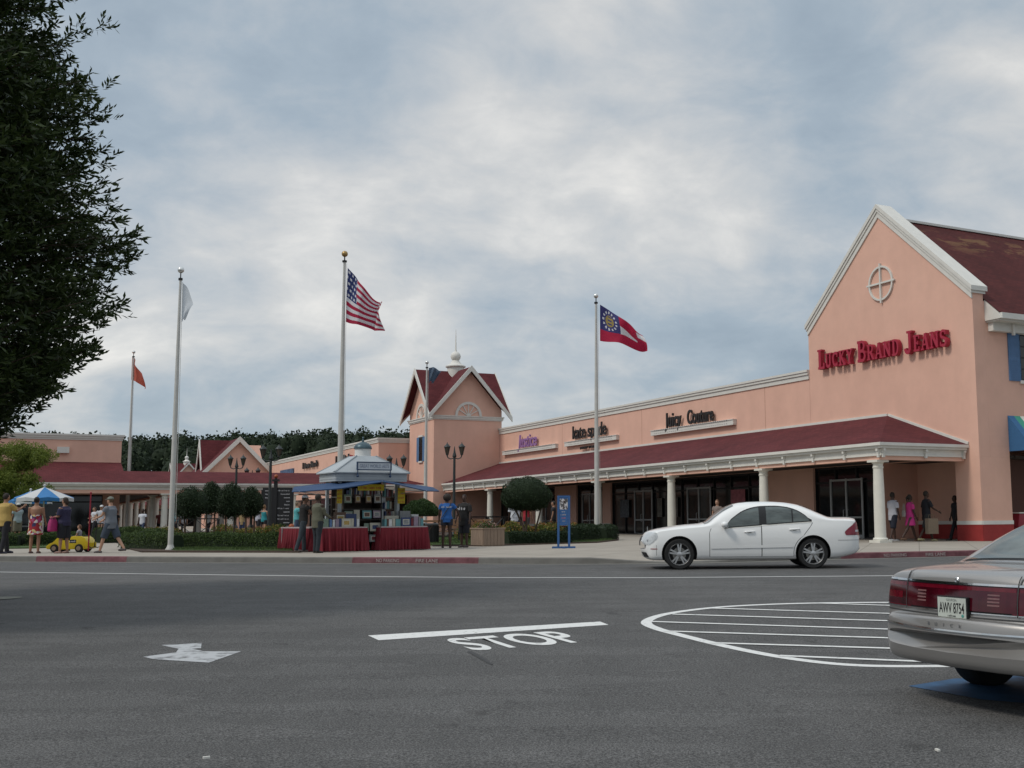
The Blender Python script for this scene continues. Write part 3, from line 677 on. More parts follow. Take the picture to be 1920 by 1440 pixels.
m = MB(); m.box(A0 + .42, 9, -2.24, -.56, 3.2, 3.3); m.box(A0 + .42, .56, -6, -2.3, 3.2, 3.3); m.build('canopy_ceiling', M_DARK, gab)
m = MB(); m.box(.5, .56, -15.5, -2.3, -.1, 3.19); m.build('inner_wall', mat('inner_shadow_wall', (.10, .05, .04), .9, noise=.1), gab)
plinth(gab, I4, A0, .57, 0.0, .03, .0); plinth(gab, I4, .6, 4.6, -1.9)
m = MB(); m.box(A0 - .035, A0 - .001, -1.55, 0.0, 0, .74); m.build('plinth', M_PLINTH, gab)
m = MB(); m.box(A0 - .045, A0 - .001, -1.55, 0.0, .742, .88); m.build('plinth_band', M_WHITE, gab)
storefront(gab, I4, 4.95, 9.0, doors=((5.9, 7.9),), mull=1.35)
# coping and rake trim
sl = (AP[1] - ZE) / (AP[0] - A0); sl2 = (AP[1] - ZE) / (A1 - AP[0]); ang = math.atan(sl)
def rake(m, o0, o1, y0, y1, ex=0.0):
    """band between offsets o0..o1 measured straight down from the rake line"""
    for sx, xe in ((-1, A0), (1, A1)):
        zz = ZE; xx = xe + sx * ex; ze_ = zz - ex * sl
        P = [(xx, ze_ - o0), (AP[0], AP[1] - o0), (AP[0], AP[1] - o1), (xx, ze_ - o1)]
        m.prism(P, lambda a, c: (a, y0, c), lambda a, c: (a, y1, c))
m = MB(); rake(m, -.12, .06, -.70, .13, .10); rake(m, .062, .20, -.64, .09, .05); rake(m, .202, .44, -.02, .05, .0)
m.build('rake_trim', M_WHITE, gab)
# roof behind the gable
m = MB(); RZ = 13.30; ts = 1.15
for sx, xe in ((-1, A0), (1, A1)):
    xr = xe + sx * ts * .6; k = sl if sx < 0 else sl2; ze_ = RZ - abs(xr - AP[0]) * k
    roofpoly(m, [(AP[0], -.6, RZ), (AP[0], -16.4, RZ), (xr, -16.4, ze_), (xr, -.6, ze_)])
rf = m.build('roof', M_ROOF2, gab, fix=False)
m = MB(); m.bar((AP[0], -.6, RZ + .02), (AP[0], -16.4, RZ + .02), .22, .10); m.build('ridge_cap', M_WHITE, rf)
xe = A0 - ts * .6; zeb = RZ - abs(xe - AP[0]) * sl
m = MB(); m.box(xe - .10, xe + .03, -16.4, -.66, zeb - .24, zeb - .03); m.box(xe + .03, A0 - .002, -16.4, -.66, zeb - .30, zeb - .24); m.box(A0 - .25, A0 - .003, -16.2, -.75, zeb - .62, zeb - .302)
for k in range(8): m.box(A0 - .34, A0 - .252, -1.8 - k * 1.9, -1.7 - k * 1.9, zeb - .74, zeb - .32)
m.prism([(xe - .10, zeb - .24), (xe + .02, zeb - .02), (A0 - .002, zeb + .55), (A0 - .002, zeb - .24)], lambda a, c: (a, -.655, c), lambda a, c: (a, -.60, c))
m.build('eave_gutter', M_WHITE, gab)
# round ornament
m = MB(); cxo, czo, ro = 4.20, 10.52, .72
n = 40
for k in range(n):
    a0, a1 = 2 * PI * k / n, 2 * PI * (k + 1) / n
    P = [(cxo + (ro - .075) * math.cos(a0), czo + (ro - .075) * math.sin(a0)), (cxo + ro * math.cos(a0), czo + ro * math.sin(a0)), (cxo + ro * math.cos(a1), czo + ro * math.sin(a1)), (cxo + (ro - .075) * math.cos(a1), czo + (ro - .075) * math.sin(a1))]
    m.prism(P, lambda a, c: (a, .001, c), lambda a, c: (a, .08, c))
m.box(cxo - ro - .1, cxo + ro + .1, .0015, .095, czo - .035, czo + .035); m.box(cxo - .035, cxo + .035, .001, .10, czo - ro - .1, czo + ro + .1)
m.build('round_ornament', M_WHITE, gab)
slab_text('Lucky Brand Jeans', gab, txt_at(8.15, .06, 7.42), .86, 7.72, M_REDSIGN, depth=.20, small=.74)
# side window with blue shutters, and the striped awning
w0s, zt_ = Xp(1888, 627, A0); w1s, _ = Xp(1909, 629, A0); zbm = Xp(1888, 711, A0)[1]
def on_side(b, w_a, w_b, z0, z1, d0, d1): b.box(A0 - d1, A0 - d0, min(w_a, w_b), max(w_a, w_b), z0, z1)
zt_ = 7.83; zbm = 6.12; ww = 1.15
m = MB(); on_side(m, w1s, w1s - ww, zbm, zt_, .001, .02); win = m.build('window', M_GLASS, gab)
m = MB()
for q in (0, 1 / 3, 2 / 3, 1): on_side(m, w1s - ww * q - .025, w1s - ww * q + .025, zbm, zt_, .0205, .05)
for q in (0, .25, .5, .75, 1): on_side(m, w1s - .03, w1s - ww + .03, zbm + (zt_ - zbm) * q - .02, zbm + (zt_ - zbm) * q + .02, .0205, .045)
m.build('window_frame', M_BLACK, win)
m = MB(); on_side(m, w1s + .05, w1s - ww - .05, zt_ + .02, zt_ + .16, .001, .07); on_side(m, w1s + .05, w1s - ww - .05, zbm - .14, zbm - .02, .001, .09); m.build('window_trim', M_WHITE, win)
for a, b in ((w0s, w1s - .02), (w1s - ww - .02, w1s - ww - (w0s - w1s))):
    m = MB(); on_side(m, a, b, zbm - .05, zt_ + .05, .001, .05); so_ = m.build('shutter', M_SHUT, gab)
    m = MB(); hi, lo = max(a, b), min(a, b)
    for z0, z1 in ((zbm + .02, zbm + .75), (zbm + .88, zt_ - .02)):
        z = z0
        while z < z1: on_side(m, hi - .06, lo + .06, z, z + .05, .0505, .062); z += .085
    m.build('shutter_louvres', M_SHUT, so_)
wa = Xp(1889, 782, A0)[0]
aw = MB(); cols_ = [(.035, .12, .26), (.05, .28, .20), (.62, .62, .55), (.05, .28, .20), (.035, .12, .26)]
na = 24
for k in range(na):
    a, b = wa - k * .32, wa - (k + 1) * .32; aw.m(k % 5); aw.poly([(A0 - .01, a, 4.75), (A0 - .01, b, 4.75), (A0 - 1.0, b, 3.62), (A0 - 1.0, a, 3.62)])
    aw.poly([(A0 - 1.0, a, 3.62), (A0 - 1.0, b, 3.62), (A0 - 1.0, b, 3.42), (A0 - 1.0, a, 3.42)])
aw.m(0).poly([(A0 - .01, wa, 4.75), (A0 - 1.0, wa, 3.62), (A0 - 1.0, wa, 3.42), (A0 - .01, wa, 3.42)])
aw.build('striped_awning', [mat('awning_%d' % i, c, .75, noise=.1) for i, c in enumerate(cols_)], gab, fix=False)

# ---------------- square tower with crossed gables
def make_tower(M, label):
    tw = thing('tower', label, 'tower', M)
    S, D, zc, za = 5.1, 5.0, 8.28, 11.75          # local: x 0..S, y 0..-D (outer face at y=0), heights
    m = MB(); m.box(0, S, -D, 0, -.2, zc)
    k = (za - .45 - zc) / (D / 2)
    rz = za - (za - 8.32) * 2.5 / 3.02; m.prism([(-D, zc), (-D, rz - .12), (-D / 2, za - .15), (0, rz - .12), (0, zc)], lambda a, c: (0.0, a, c + .001), lambda a, c: (S, a, c + .001))
    m.prism([(.005, zc), (.005, rz - .12), (S / 2, za - .15), (S - .005, rz - .12), (S - .005, zc)], lambda a, c: (a, -D - .002, c + .0015), lambda a, c: (a, .002, c + .0015))
    m.build('wall', M_PINK, tw)
    m = MB()
    for z0, z1, e in ((zc - .22, zc - .14, .05), (zc - .14, zc, .10), (zc, zc + .07, .15)):
        m.box(-e, S + e, -D - e, e, z0, z1 - .001)
    m.build('cornice', M_WHITE, tw)
    ov = .52; zl = 8.32; rz = za - (za - zl) * (D / 2) / (D / 2 + ov)
    # roofs: each gable is two slopes that run the whole way through
    m = MB(); cyy, cxx = -D / 2, S / 2
    for sx in (1, -1):
        for sy in (1, -1):
            K = (cxx + sx * (S / 2 + ov), cyy + sy * (D / 2 + ov), zl)
            roofpoly(m, [(cxx, cyy, za), (cxx + sx * (S / 2 + ov), cyy, za), K]); roofpoly(m, [(cxx, cyy, za), (cxx, cyy + sy * (D / 2 + ov), za), K])
    roof = m.build('roof', M_ROOF, tw, fix=False); sol = roof.modifiers.new('thick', 'SOLIDIFY'); sol.thickness = .05; sol.offset = 0
    # barge boards on the four gables
    for fx in (-ov - .03, S + ov + .03):
        m = MB()
        for s in (1, -1):
            P = [(cyy, za + .10), (cyy + s * (D / 2 + ov + .06), zl + .02), (cyy + s * (D / 2 + ov + .06), zl - .32), (cyy, za - .30)]
            m.prism(P, lambda a, c: (fx - .04, a, c), lambda a, c: (fx + .04, a, c))
        m.build('barge_board', M_WHITE, tw)
    for fy in (ov + .03, -D - ov - .03):
        m = MB()
        for s in (1, -1):
            P = [(cxx, za + .10), (cxx + s * (S / 2 + ov + .06), zl + .02), (cxx + s * (S / 2 + ov + .06), zl - .32), (cxx, za - .30)]
            m.prism(P, lambda a, c: (a, fy - .04, c), lambda a, c: (a, fy + .04, c))
        m.build('barge_board', M_WHITE, tw)
    # half-round fan ornaments
    def fan(to3):
        m = MB(); n = 18; r1, r0 = .98, .80
        for k in range(n):
            a0, a1 = PI * k / n, PI * (k + 1) / n
            P = [(r0 * math.cos(a0), r0 * math.sin(a0)), (r1 * math.cos(a0), r1 * math.sin(a0)), (r1 * math.cos(a1), r1 * math.sin(a1)), (r0 * math.cos(a1), r0 * math.sin(a1))]
            m.prism(P, lambda a, c: to3(a, c, .004), lambda a, c: to3(a, c, .07))
        for a in (30, 60, 90, 120, 150):
            d = Vector((math.cos(R(a)), math.sin(R(a)))); nn = Vector((-d.y, d.x)) * .028
            P = [d * .16 + nn, d * .82 + nn, d * .82 - nn, d * .16 - nn]; m.prism([(p.x, p.y) for p in P], lambda a_, c: to3(a_, c, .004), lambda a_, c: to3(a_, c, .05))
        m.prism([(-.16, 0)] + [(.17 * math.cos(PI * k / 8), .17 * math.sin(PI * k / 8)) for k in range(1, 8)][::-1] + [(.16, 0)], lambda a, c: to3(a, c, .004), lambda a, c: to3(a, c, .06))
        m.build('fan_ornament', M_WHITE, tw)
    fan(lambda a, c, e: (-e, cyy + a, zc + .09 + c)); fan(lambda a, c, e: (cxx + a, .002 + e, zc + .09 + c))
    # window with shutters on the outer face
    m = MB(); m.box(cxx - .32, cxx + .32, .001, .03, 5.35, 6.95); wn_ = m.build('window', M_GLASS, tw)
    m = MB()
    for x in (-.32, 0, .32): m.box(cxx + x - .02, cxx + x + .02, .0305, .06, 5.35, 6.95)
    for z in (5.35, 5.88, 6.42, 6.95): m.box(cxx - .32, cxx + .32, .031, .055, z - .02, z + .02)
    m.build('window_frame', M_BLACK, wn_); m = MB(); m.box(cxx - .45, cxx + .45, .001, .08, 7.0, 7.12); m.box(cxx - .4, cxx + .4, .001, .1, 5.2, 5.31); m.build('window_trim', M_WHITE, wn_)
    for s in (-1, 1):
        m = MB(); m.box(cxx + s * .62 - .26, cxx + s * .62 + .26, .001, .05, 5.3, 7.0); sh = m.build('shutter', M_SHUT, tw)
    # pedestal, ball and spire at the crossing
    m = MB(); m.T = Matrix.Translation((cxx, cyy, 0)); m.lathe([(.62, za - .6), (.60, za + .28), (.72, za + .34), (.72, za + .42), (.45, za + .55), (.30, za + .72), (.26, za + .82)], n=24); m.ball((0, 0, za + 1.12), .36, 20, 12)
    m.lathe([(.10, za + 1.44), (.06, za + 1.6), (.012, za + 3.1)], n=8); m.build('finial', M_WHITE, tw, smooth=True)
    return tw
tower = make_tower(FM @ Matrix.Translation((43.92, 4.86, 0)), 'pink square tower with crossed red gables and a white ball finial')

# ---------------- block beyond the tower (wing) : wall faces -t at t=49.3, w 4.9..7.2, then runs on along +t
def solve_w(u, t):
    """local w of the point on the vertical plane x=t seen at pixel column u"""
    return Xp(u, 960, t)[0]
wing = thing('wing_building', 'pink shop block beyond the tower with a roofline stepping back and three dark signs', 'shop building', FM)
wc = solve_w(708, 49.3)
m = MB(); m.box(49.3, 112, wc - 14, wc, -.3, 6.75); m.build('wall', M_PINK, wing)
m = MB(); e0 = .12
m.box(49.3 - e0, 112, wc - .3, wc + e0, 6.98, 7.1); m.box(49.3 - e0 + .04, 112, wc - .3, wc + e0 - .05, 6.86, 6.978); m.box(49.3 - .05, 112, wc - .3, wc + .05, 6.751, 6.858)
m.box(49.3 - e0, 49.6, wc - 14, wc - .302, 6.98, 7.1); m.box(49.3 - e0 + .04, 49.6, wc - 14, wc - .302, 6.86, 6.978); m.box(49.3 - .05, 49.6, wc - 14, wc - .302, 6.751, 6.858)
m.build('parapet_trim', M_WHITE, wing)
def wing_pt(u): return W(u, 870, wc)[0]
t_a, t_b = wing_pt(552), wing_pt(527)
def wing_sign(u0, u1, v0, v1, s, m_, sz):
    t1, t0 = wing_pt(u0), wing_pt(u1); zm = W((u0 + u1) / 2, v1, wc)[1]; zt2 = W((u0 + u1) / 2, v0, wc)[1]
    o = text(s, 'sign', 1.0, m_, wing, txt_at(0, 0, 0), ext=.04, bold=.045)
    xs = [v.co.x for v in o.data.vertices]; ysx = [v.co.y for v in o.data.vertices]; wdt = max(xs) - min(xs); hh = max(ysx) - min(ysx)
    o.matrix_local = txt_at((t0 + t1) / 2, wc + .12, zm) @ Matrix.Diagonal(((t1 - t0) / wdt, (zt2 - zm) / hh, 1, 1)); return o
mb = MB(); ta, tb = wing_pt(552), wing_pt(528); mb.box(min(ta, tb), max(ta, tb), wc + .002, wc + .12, 4.95, 6.05); mb.build('sign_panel', mat('blue_sign_panel', (.06, .11, .20), .6, noise=.5, nscale=3), wing)
wing_sign(571, 599, 865, 877, '~aaaaaa', M_SIGNB, 1); wing_sign(633, 659, 853, 866, '~aaaaaa', M_SIGNB, 1)
wing_sign(660, 673, 852, 861, '~aaaa', M_REDSIGN, 1)
for ua, ub in ((528, 552), (568, 602), (632, 668)):
    ta, tb = wing_pt(ub), wing_pt(ua); sign_ledge(wing, Matrix.Translation((0, wc, 0)), min(ta, tb), max(ta, tb), 4.72, 4.98)
wj = solve_w(655, 45.5)
# canopy in front of the wing, attached beside the tower; hipped at its right end towards the tower
canopy(wing, Matrix.Translation((49.3, 0, 0)) @ ROT90, 4.95, wj, 3.9, 4.85, 3.62, 3.06, True, False, cols=(8.6,), step=1.9)
storefront(wing, Matrix.Translation((49.3, 0, 0)) @ ROT90 @ Matrix.Translation((0, .3, 0)), 5.0, wc, top=3.0)

storefront(wing, Matrix.Translation((49.8, wc + .25, 0)), 0, 58, top=3.1, mull=3.0)  # dark shopfront added over the pink wall to stand for shade under the walkway
# ---------------- open covered walkway on columns between the wing and the left block
wl_ = solve_w(223, 49.5)
walk = thing('covered_walkway', 'open walkway under a long red shingle roof on white columns across the plaza', 'covered walkway', FM)
WA, WB = wj + .02, wl_ + 14
m = MB(); m.T = Matrix.Translation((49.3, 0, 0)) @ ROT90
roofpoly(m, [(WB, 4.2, 3.62), (WA, 4.2, 3.62), (WA, 2.0, 4.42), (WB, 2.0, 4.42)]); roofpoly(m, [(WA, -.2, 3.62), (WB, -.2, 3.62), (WB, 2.0, 4.42), (WA, 2.0, 4.42)])
m.poly([(WA, -.2, 3.55), (WB, -.2, 3.55), (WB, 4.2, 3.55), (WA, 4.2, 3.55)]); m.poly([(WA, -.2, 3.55), (WA, 4.2, 3.55), (WA, 4.2, 3.62), (WA, 2.0, 4.42), (WA, -.2, 3.62)])
m.build('roof', M_ROOF, walk, fix=False)
m = MB(); m.T = Matrix.Translation((49.3, 0, 0)) @ ROT90
m.box(WA, WB, 4.0, 4.2, 3.50, 3.615); m.box(WA, WB, 3.96, 4.12, 3.40, 3.498); m.box(WA, WB, 3.8, 3.98, 3.20, 3.398)
m.build('fascia', M_WHITE, walk)
m = MB(); m.T = Matrix.Translation((49.3, 0, 0)) @ ROT90; m.box(WA, WB, 3.66, 3.94, 2.98, 3.198); m.box(WA, WB, .0, .26, 2.98, 3.54); m.build('beam', M_PINK, walk)
for w_, y_ in [(solve_w(u_, 45.5), 3.8) for u_ in (308, 432, 549)] + [(solve_w(u_, 49.2), .13) for u_ in (285, 330, 372, 415, 455, 520)]:
    if 1: column_part(walk, Matrix.Translation((49.3, 0, 0)) @ ROT90 @ Matrix.Translation((float(w_), y_, 0)), 2.98, z0=-.1)

# ---------------- left block
lft = thing('left_shop_building', 'pink shop block at the left edge behind the small tree and the umbrellas', 'shop building', FM)
LT = 49.5
m = MB(); m.box(LT, LT + 45, wl_, wl_ + 60, -.3, 6.45)
m.build('wall', M_PINK, lft)
m = MB()
for z0, z1, e in ((6.451, 6.56, .05), (6.562, 6.70, .10), (6.702, 6.82, .16)):
    m.box(LT - e, LT + .3, wl_ - e, wl_ + 60, z0, z1); m.box(LT + .3002, LT + 45, wl_ - e, wl_ + .3, z0, z1)
m.build('parapet_trim', M_WHITE, lft)
w_a, w_b = solve_w(124, LT), solve_w(101, LT)
m = MB(); m.box(LT - .25, LT - .002, w_a, w_b, 5.6, 5.98); m.build('sign_ledge', M_WHITE, lft)
Tl = Matrix.Translation((LT, 0, 0)) @ ROT90
m = MB(); m.T = Tl; roofpoly(m, [(wl_ + 60, 4.2, 3.60), (wl_ + .0, 4.2, 3.60), (wl_ + .0, .01, 5.05), (wl_ + 60, .01, 5.05)]); m.box(wl_ + .3, wl_ + 60, .02, 3.9, 3.2, 3.28); m.build('canopy_roof', M_ROOF, lft)
storefront(lft, Tl @ Matrix.Translation((0, .2, 0)), wl_ + 1.0, wl_ + 22, top=3.1, mull=2.0, doors=((wl_ + 5, wl_ + 6.8),))
# side canopy running back from the left block, seen under the walkway
canopy(lft, Matrix.Translation((LT + 5, wl_, 0)) @ Matrix.Rotation(PI, 4, 'Z') @ Matrix.Translation((-40, 0, 0)), 0, 40, 3.6, 4.9, 3.6, 3.0, False, False, cols=tuple(np.arange(1, 40, 4.2)), step=2.1)

# ---------------- gabled pavilion and second tower further back, dark shop block closing the plaza
def far_pavilion():
    M = FM.copy(); p = at(445, 930, 112); M.translation = Vector((p.x, p.y, 0))
    t = thing('gabled_pavilion', 'pink pavilion with a wide white-edged gable rising behind the walkway roof', 'building', M)
    za, zc = 8.9, 5.3
    # local: x=t (away), y=w (left); wide gable faces -x, narrow gable faces +y
    m = MB(); m.box(0, 9, -3.4, 2.4, -.3, zc); m.prism([(-3.4, zc), (.0, za - .3), (3.4, zc)], lambda a, c: (0, a, c + .001), lambda a, c: (9, a, c + .001)); m.prism([(3.0, zc), (4.5, za - .4), (6.0, zc)], lambda a, c: (a, -3, c + .002), lambda a, c: (a, 2.4, c + .002))
    m.build('wall', M_PINK, t)
    m = MB()
    for s in (1, -1): roofpoly(m, [(-.5, 0, za), (9.4, 0, za), (9.4, s * 4.0, zc - .5), (-.5, s * 4.0, zc - .5)])
    for s in (1, -1): roofpoly(m, [(4.5, 2.9, za + .003), (4.5, 0, za + .003), (4.5 + s * 2.1, 0, zc - .3), (4.5 + s * 2.1, 2.9, zc - .3)])
    r = m.build('roof', M_ROOF, t, fix=False); so2 = r.modifiers.new('thick', 'SOLIDIFY'); so2.thickness = .05
    m = MB()
    for s in (1, -1):
        P = [(0, za + .12), (s * 4.05, zc - .45), (s * 4.05, zc - .95), (0, za - .42)]; m.prism(P, lambda a, c: (-.62, a, c), lambda a, c: (-.50, a, c))
        P = [(4.5, za + .12), (4.5 + s * 2.15, zc - .25), (4.5 + s * 2.15, zc - .75), (4.5, za - .62)]; m.prism(P, lambda a, c: (a, 2.92, c), lambda a, c: (a, 3.02, c))
    m.build('barge_board', M_WHITE, t)
far_pavilion()
tw2 = copy_tree(tower); p = at(325, 950, 222); Mx = FM.copy(); Mx.translation = Vector((p.x, p.y, 0)); tw2.matrix_world = Mx; tw2['label'] = 'far small tower whose white finial shows above the walkway roof'
tower['group'] = tw2['group'] = 'towers with white finials'
bk = thing('rear_shop_building', 'long dark fronted shop block closing the plaza behind the walkway', 'shop building', FM)
m = MB(); m.box(118, 126, -10, 64, -.5, 5.4); m.build('wall', M_PINK, bk)
m = MB(); m.T = Matrix.Translation((118, 0, 0)) @ ROT90; m.box(-10, 64, -.0, .12, 5.402, 5.6); m.build('parapet_trim', M_WHITE, bk)
m = MB(); m.box(117.9, 117.998, 6, 62, .0, 3.0); m.build('store_window', M_GLASS, bk)
m = MB(); roofpoly(m, [(114, 62, 3.4), (114, 5, 3.4), (117.99, 5, 4.8), (117.99, 62, 4.8)]); m.build('canopy_roof', M_ROOF, bk)

# ================================================================ FLAGPOLES, FLAGS, LAMPS
def flagpole(u_base, u_top, v_top, y, label, r=.09, gold=False, z0=.15):
    p = at(u_base, 960, y); top = at(u_top, v_top, y); H = top.z - z0
    t = thing('flagpole', label, 'flagpole', place(p.x, p.y, z0), 'flagpoles around the plaza')
    b = MB(); b.tube([(0, 0, 0), (0, 0, H * .35), (0, 0, H - .45)], [r, r * .95, r * .45], 16); b.lathe([(r * 1.9, 0), (r * 1.9, .04), (r * 1.3, .12), (r * 1.02, .2)], n=16)
    b.build('pole', M_POLE, t, smooth=True)
    b = MB(); b.tube([(0, 0, H - .45), (0, 0, H - .38)], r * .8, 12); b.tube([(0, 0, H - .38), (0, 0, H - .18)], r * .22, 8); b.build('truck', M_BLACK, t, smooth=True)
    b = MB(); b.ball((0, 0, H - .11), .125 if gold else .105, 16, 10); b.build('ball_finial', mat('gold_ball', (.38, .25, .10), .35, metal=.6, noise=.1) if gold else mat('silver_ball', (.7, .7, .68), .3, metal=.7, noise=.05), t, smooth=True)
    b = MB(); b.tube([(r + .05, 0, 1.0), (r * .7 + .05, 0, H * .5), (r * .5 + .03, 0, H - .5)], .008, 5); b.build('halyard', M_WHITE, t)
    return t, p, H
def cloth(name, label, hoist_top, hoist_bot, fly_top, fly_bot, y, paint, mats, nu=60, nv=39, depth=.45, waves=2.2, sag=.12, group='flags on the poles', ph=0.0, curl=None):
    A, B = at(*hoist_top, y), at(*hoist_bot, y); C, D = at(*fly_top, y), at(*fly_bot, y); V = []; Fq = []; mi = []
    for j in range(nv + 1):
        for i in range(nu + 1):
            s, q = i / nu, j / nv                     # s along the fly, q down the hoist
            top = A.lerp(C, s) + Vector((0, 0, sag * math.sin(PI * s) * (1 if not curl else curl))); bot = B.lerp(D, s) + Vector((0, 0, sag * .6 * math.sin(PI * s)))
            p = top.lerp(bot, q)
            amp = depth * s ** .8
            p = p + Vector((0, amp * math.sin(waves * 2 * PI * s + ph + q * 1.9) + .25 * amp * math.sin(9 * s + 6 * q), 0))
            p.x += .10 * amp * math.sin(waves * 2 * PI * s * 1.5 + q * 5 + ph); p.z += .16 * amp * math.sin(7 * s + 5 * q + ph)
            V.append(p)
    for j in range(nv):
        for i in range(nu):
            a = j * (nu + 1) + i; Fq.append((a, a + 1, a + nu + 2, a + nu + 1)); mi.append(paint((i + .5) / nu, (j + .5) / nv, i, j))
    O = A.copy(); V = np.array([tuple(v - O) for v in V])
    o = raw_mesh(name, V, np.array(Fq), mats, mi=np.array(mi, dtype=np.int32)); o.location = O
    o.data.polygons.foreach_set('use_smooth', [True] * len(o.data.polygons))
    return tag(o, label, 'flag', group)
def cloth_mat(n, c):
    if n in MATS: return MATS[n]
    m = mat(n, c, .8, noise=.06, nscale=5); t = m.node_tree; b = t.nodes['Principled BSDF']; o = t.nodes['Material Output']
    tr = t.nodes.new('ShaderNodeBsdfTranslucent'); tr.inputs['Color'].default_value = (*c, 1); mx = t.nodes.new('ShaderNodeMixShader'); mx.inputs[0].default_value = .35
    t.links.new(b.outputs[0], mx.inputs[1]); t.links.new(tr.outputs[0], mx.inputs[2]); t.links.new(mx.outputs[0], o.inputs[0]); return m
CRED, CWHT, CBLU = cloth_mat('flag_red', (.40, .02, .06)), cloth_mat('flag_white', (.70, .70, .72)), cloth_mat('flag_navy', (.035, .05, .16))
flagpole(238, 247, 657, 74, 'thin flagpole at the far left flying the small orange flag', .10)
flagpole(322, 341, 500, 36.7, 'tall near flagpole on the left lawn with the white flag', .085)
flagpole(636, 649, 471, 45, 'tallest flagpole behind the book kiosk with a gold ball and the striped flag', .115, True)
flagpole(797, 801, 676, 66, 'slim flagpole in front of the square tower with the grey-blue flag', .10)
flagpole(1119, 1120, 550, 48.7, 'flagpole at the right end of the flower bed flying the Georgia flag', .10)
def us(s, q, i, j):
    if s < .29 and q < 7 / 13:
        cx_i, cy_i = s / .29 * 3.4 + .5 * (int(q * 13 / 7 * 5) % 2), q * 13 / 7 * 5; fx, fy = cx_i - math.floor(cx_i), cy_i - math.floor(cy_i)
        return 1 if abs(fx - .5) < .24 and abs(fy - .5) < .26 else 2
    return 0 if int(q * 13) % 2 == 0 else 1
cloth('stars_and_stripes_flag', 'American flag with stars and red and white stripes blowing right on the tallest pole', (652, 502), (648, 603), (717, 570), (722, 620), 45, us, [CRED, CWHT, CBLU], 90, 65, depth=.55, waves=1.6, sag=-.10)
def ga(s, q, i, j):
    if s < .44 and q < 2 / 3:
        x, y = (s / .44 - .5) * 1.15, (q * 1.5 - .5); r = math.hypot(x, y); a = math.atan2(y, x)
        if r < .25: return 3 if (abs(x) > .12 or math.sin(y * 40) > -.2 or abs(y) > .2) else 2
        k = (a / (2 * PI) * 13) % 1
        if .33 < r < .43 and .28 < k < .72: return 1
        return 2
    return 1 if (s < .8 and 1 / 3 + .75 * (s - .44) < q < .66) or (s > .84 and q < .42 and q > .1) else 0
cloth('state_flag', 'Georgia state flag with a gold crest ringed by white stars on blue', (1125, 571), (1125, 639), (1206, 628), (1216, 658), 48.7, ga, [cloth_mat('state_flag_red', (.44, .018, .06)), CWHT, cloth_mat('state_flag_blue', (.05, .05, .17)), cloth_mat('crest_gold', (.33, .25, .08))], 96, 66, depth=.5, waves=1.2, sag=.05, ph=.4)
one = lambda s, q, i, j: 0
cloth('white_flag', 'plain white flag hanging limp on the near left pole', (342, 530), (341, 604), (364, 572), (347, 600), 36.7, one, [cloth_mat('flag_offwhite', (.62, .66, .70))], 30, 30, depth=.10, waves=.7)
cloth('orange_flag', 'small faded orange flag drooping on the far left pole', (248, 668), (246, 712), (262, 700), (271, 728), 74, one, [cloth_mat('flag_orange', (.50, .12, .08))], 30, 30, depth=.4, waves=1.2)
cloth('blue_grey_flag', 'small blue-grey flag on the slim pole before the tower', (804, 690), (804, 718), (826, 696), (811, 717), 66, one, [cloth_mat('flag_slate', (.10, .14, .20))], 30, 30, depth=.4, waves=1.3)

def lamp_proto():
    t = thing('street_lamp', 'x', 'street lamp', None, 'black twin lantern lamps on the plaza'); H = 5.0
    b = MB(); b.lathe([(.30, 0), (.30, .10), (.25, .16), (.20, .42), (.14, .55), (.10, .62)], n=16); b.tube([(0, 0, .6), (0, 0, 2.2), (0, 0, H - .75)], [.082, .065, .055], 12); b.lathe([(.07, H - .78), (.10, H - .72), (.08, H - .62), (.05, H - .5), (.012, H - .18)], n=10)
    b.build('post', M_LAMPP, t, smooth=True)
    b = MB()
    for s in (-1, 1): b.tube([(0, 0, H - .80), (s * .16, 0, H - .86), (s * .30, 0, H - .80), (s * .34, 0, H - .68)], .028, 8)
    b.build('arm', M_LAMPP, t, smooth=True)
    for s in (-1, 1):
        g_ = MB(); g_.T = Matrix.Translation((s * .34, 0, 0)); g_.lathe([(.06, H - .60), (.13, H - .22)], n=6); gl_ = g_.build('lantern_glass', mat('smoked_lantern_glass', (.07, .055, .04), .2, noise=.2, spec=.6), t)
        f = MB(); f.T = g_.T
        for k in range(6):
            a = 2 * PI * k / 6; f.bar((.062 * math.cos(a), .062 * math.sin(a), H - .60), (.135 * math.cos(a), .135 * math.sin(a), H - .22), .014)
        f.lathe([(.03, H - .68), (.07, H - .62), (.065, H - .59)], n=8); f.lathe([(.165, H - .22), (.16, H - .19), (.10, H - .12), (.05, H - .05), (.03, H - .03), (.02, H + .0), (.005, H + .06)], n=12)
        f.build('lantern_cage', M_LAMPP, gl_, smooth=True)
    return t
LP_ = lamp_proto(); LP_.matrix_world = place(-200, -200)
lamps = [(851, 829, 60, 0, 'twin lantern lamp standing between the two people and the square tower'), (505, 833, 55, 0, 'biggest twin lantern lamp, beside the black directory board'),
         (441, 852, 68, 0, 'twin lantern lamp rising behind the clipped trees, in front of the gabled pavilion'), (471, 876, 78, 0, 'smallest twin lantern lamp, between two larger ones before the walkway roof'), (742, 852, 62, 0, 'twin lantern lamp showing behind the right side of the kiosk roof')]
for i, (u, vt, y, rz, lb) in enumerate(lamps):
    o = LP_ if i == 0 else copy_tree(LP_); p = at(u, 960, y); H = at(u, vt, y).z - .15; o.matrix_world = place(p.x, p.y, .15, R(rz)) @ Matrix.Diagonal((1.12, 1.12, H / 5.05, 1)); o['label'] = lb

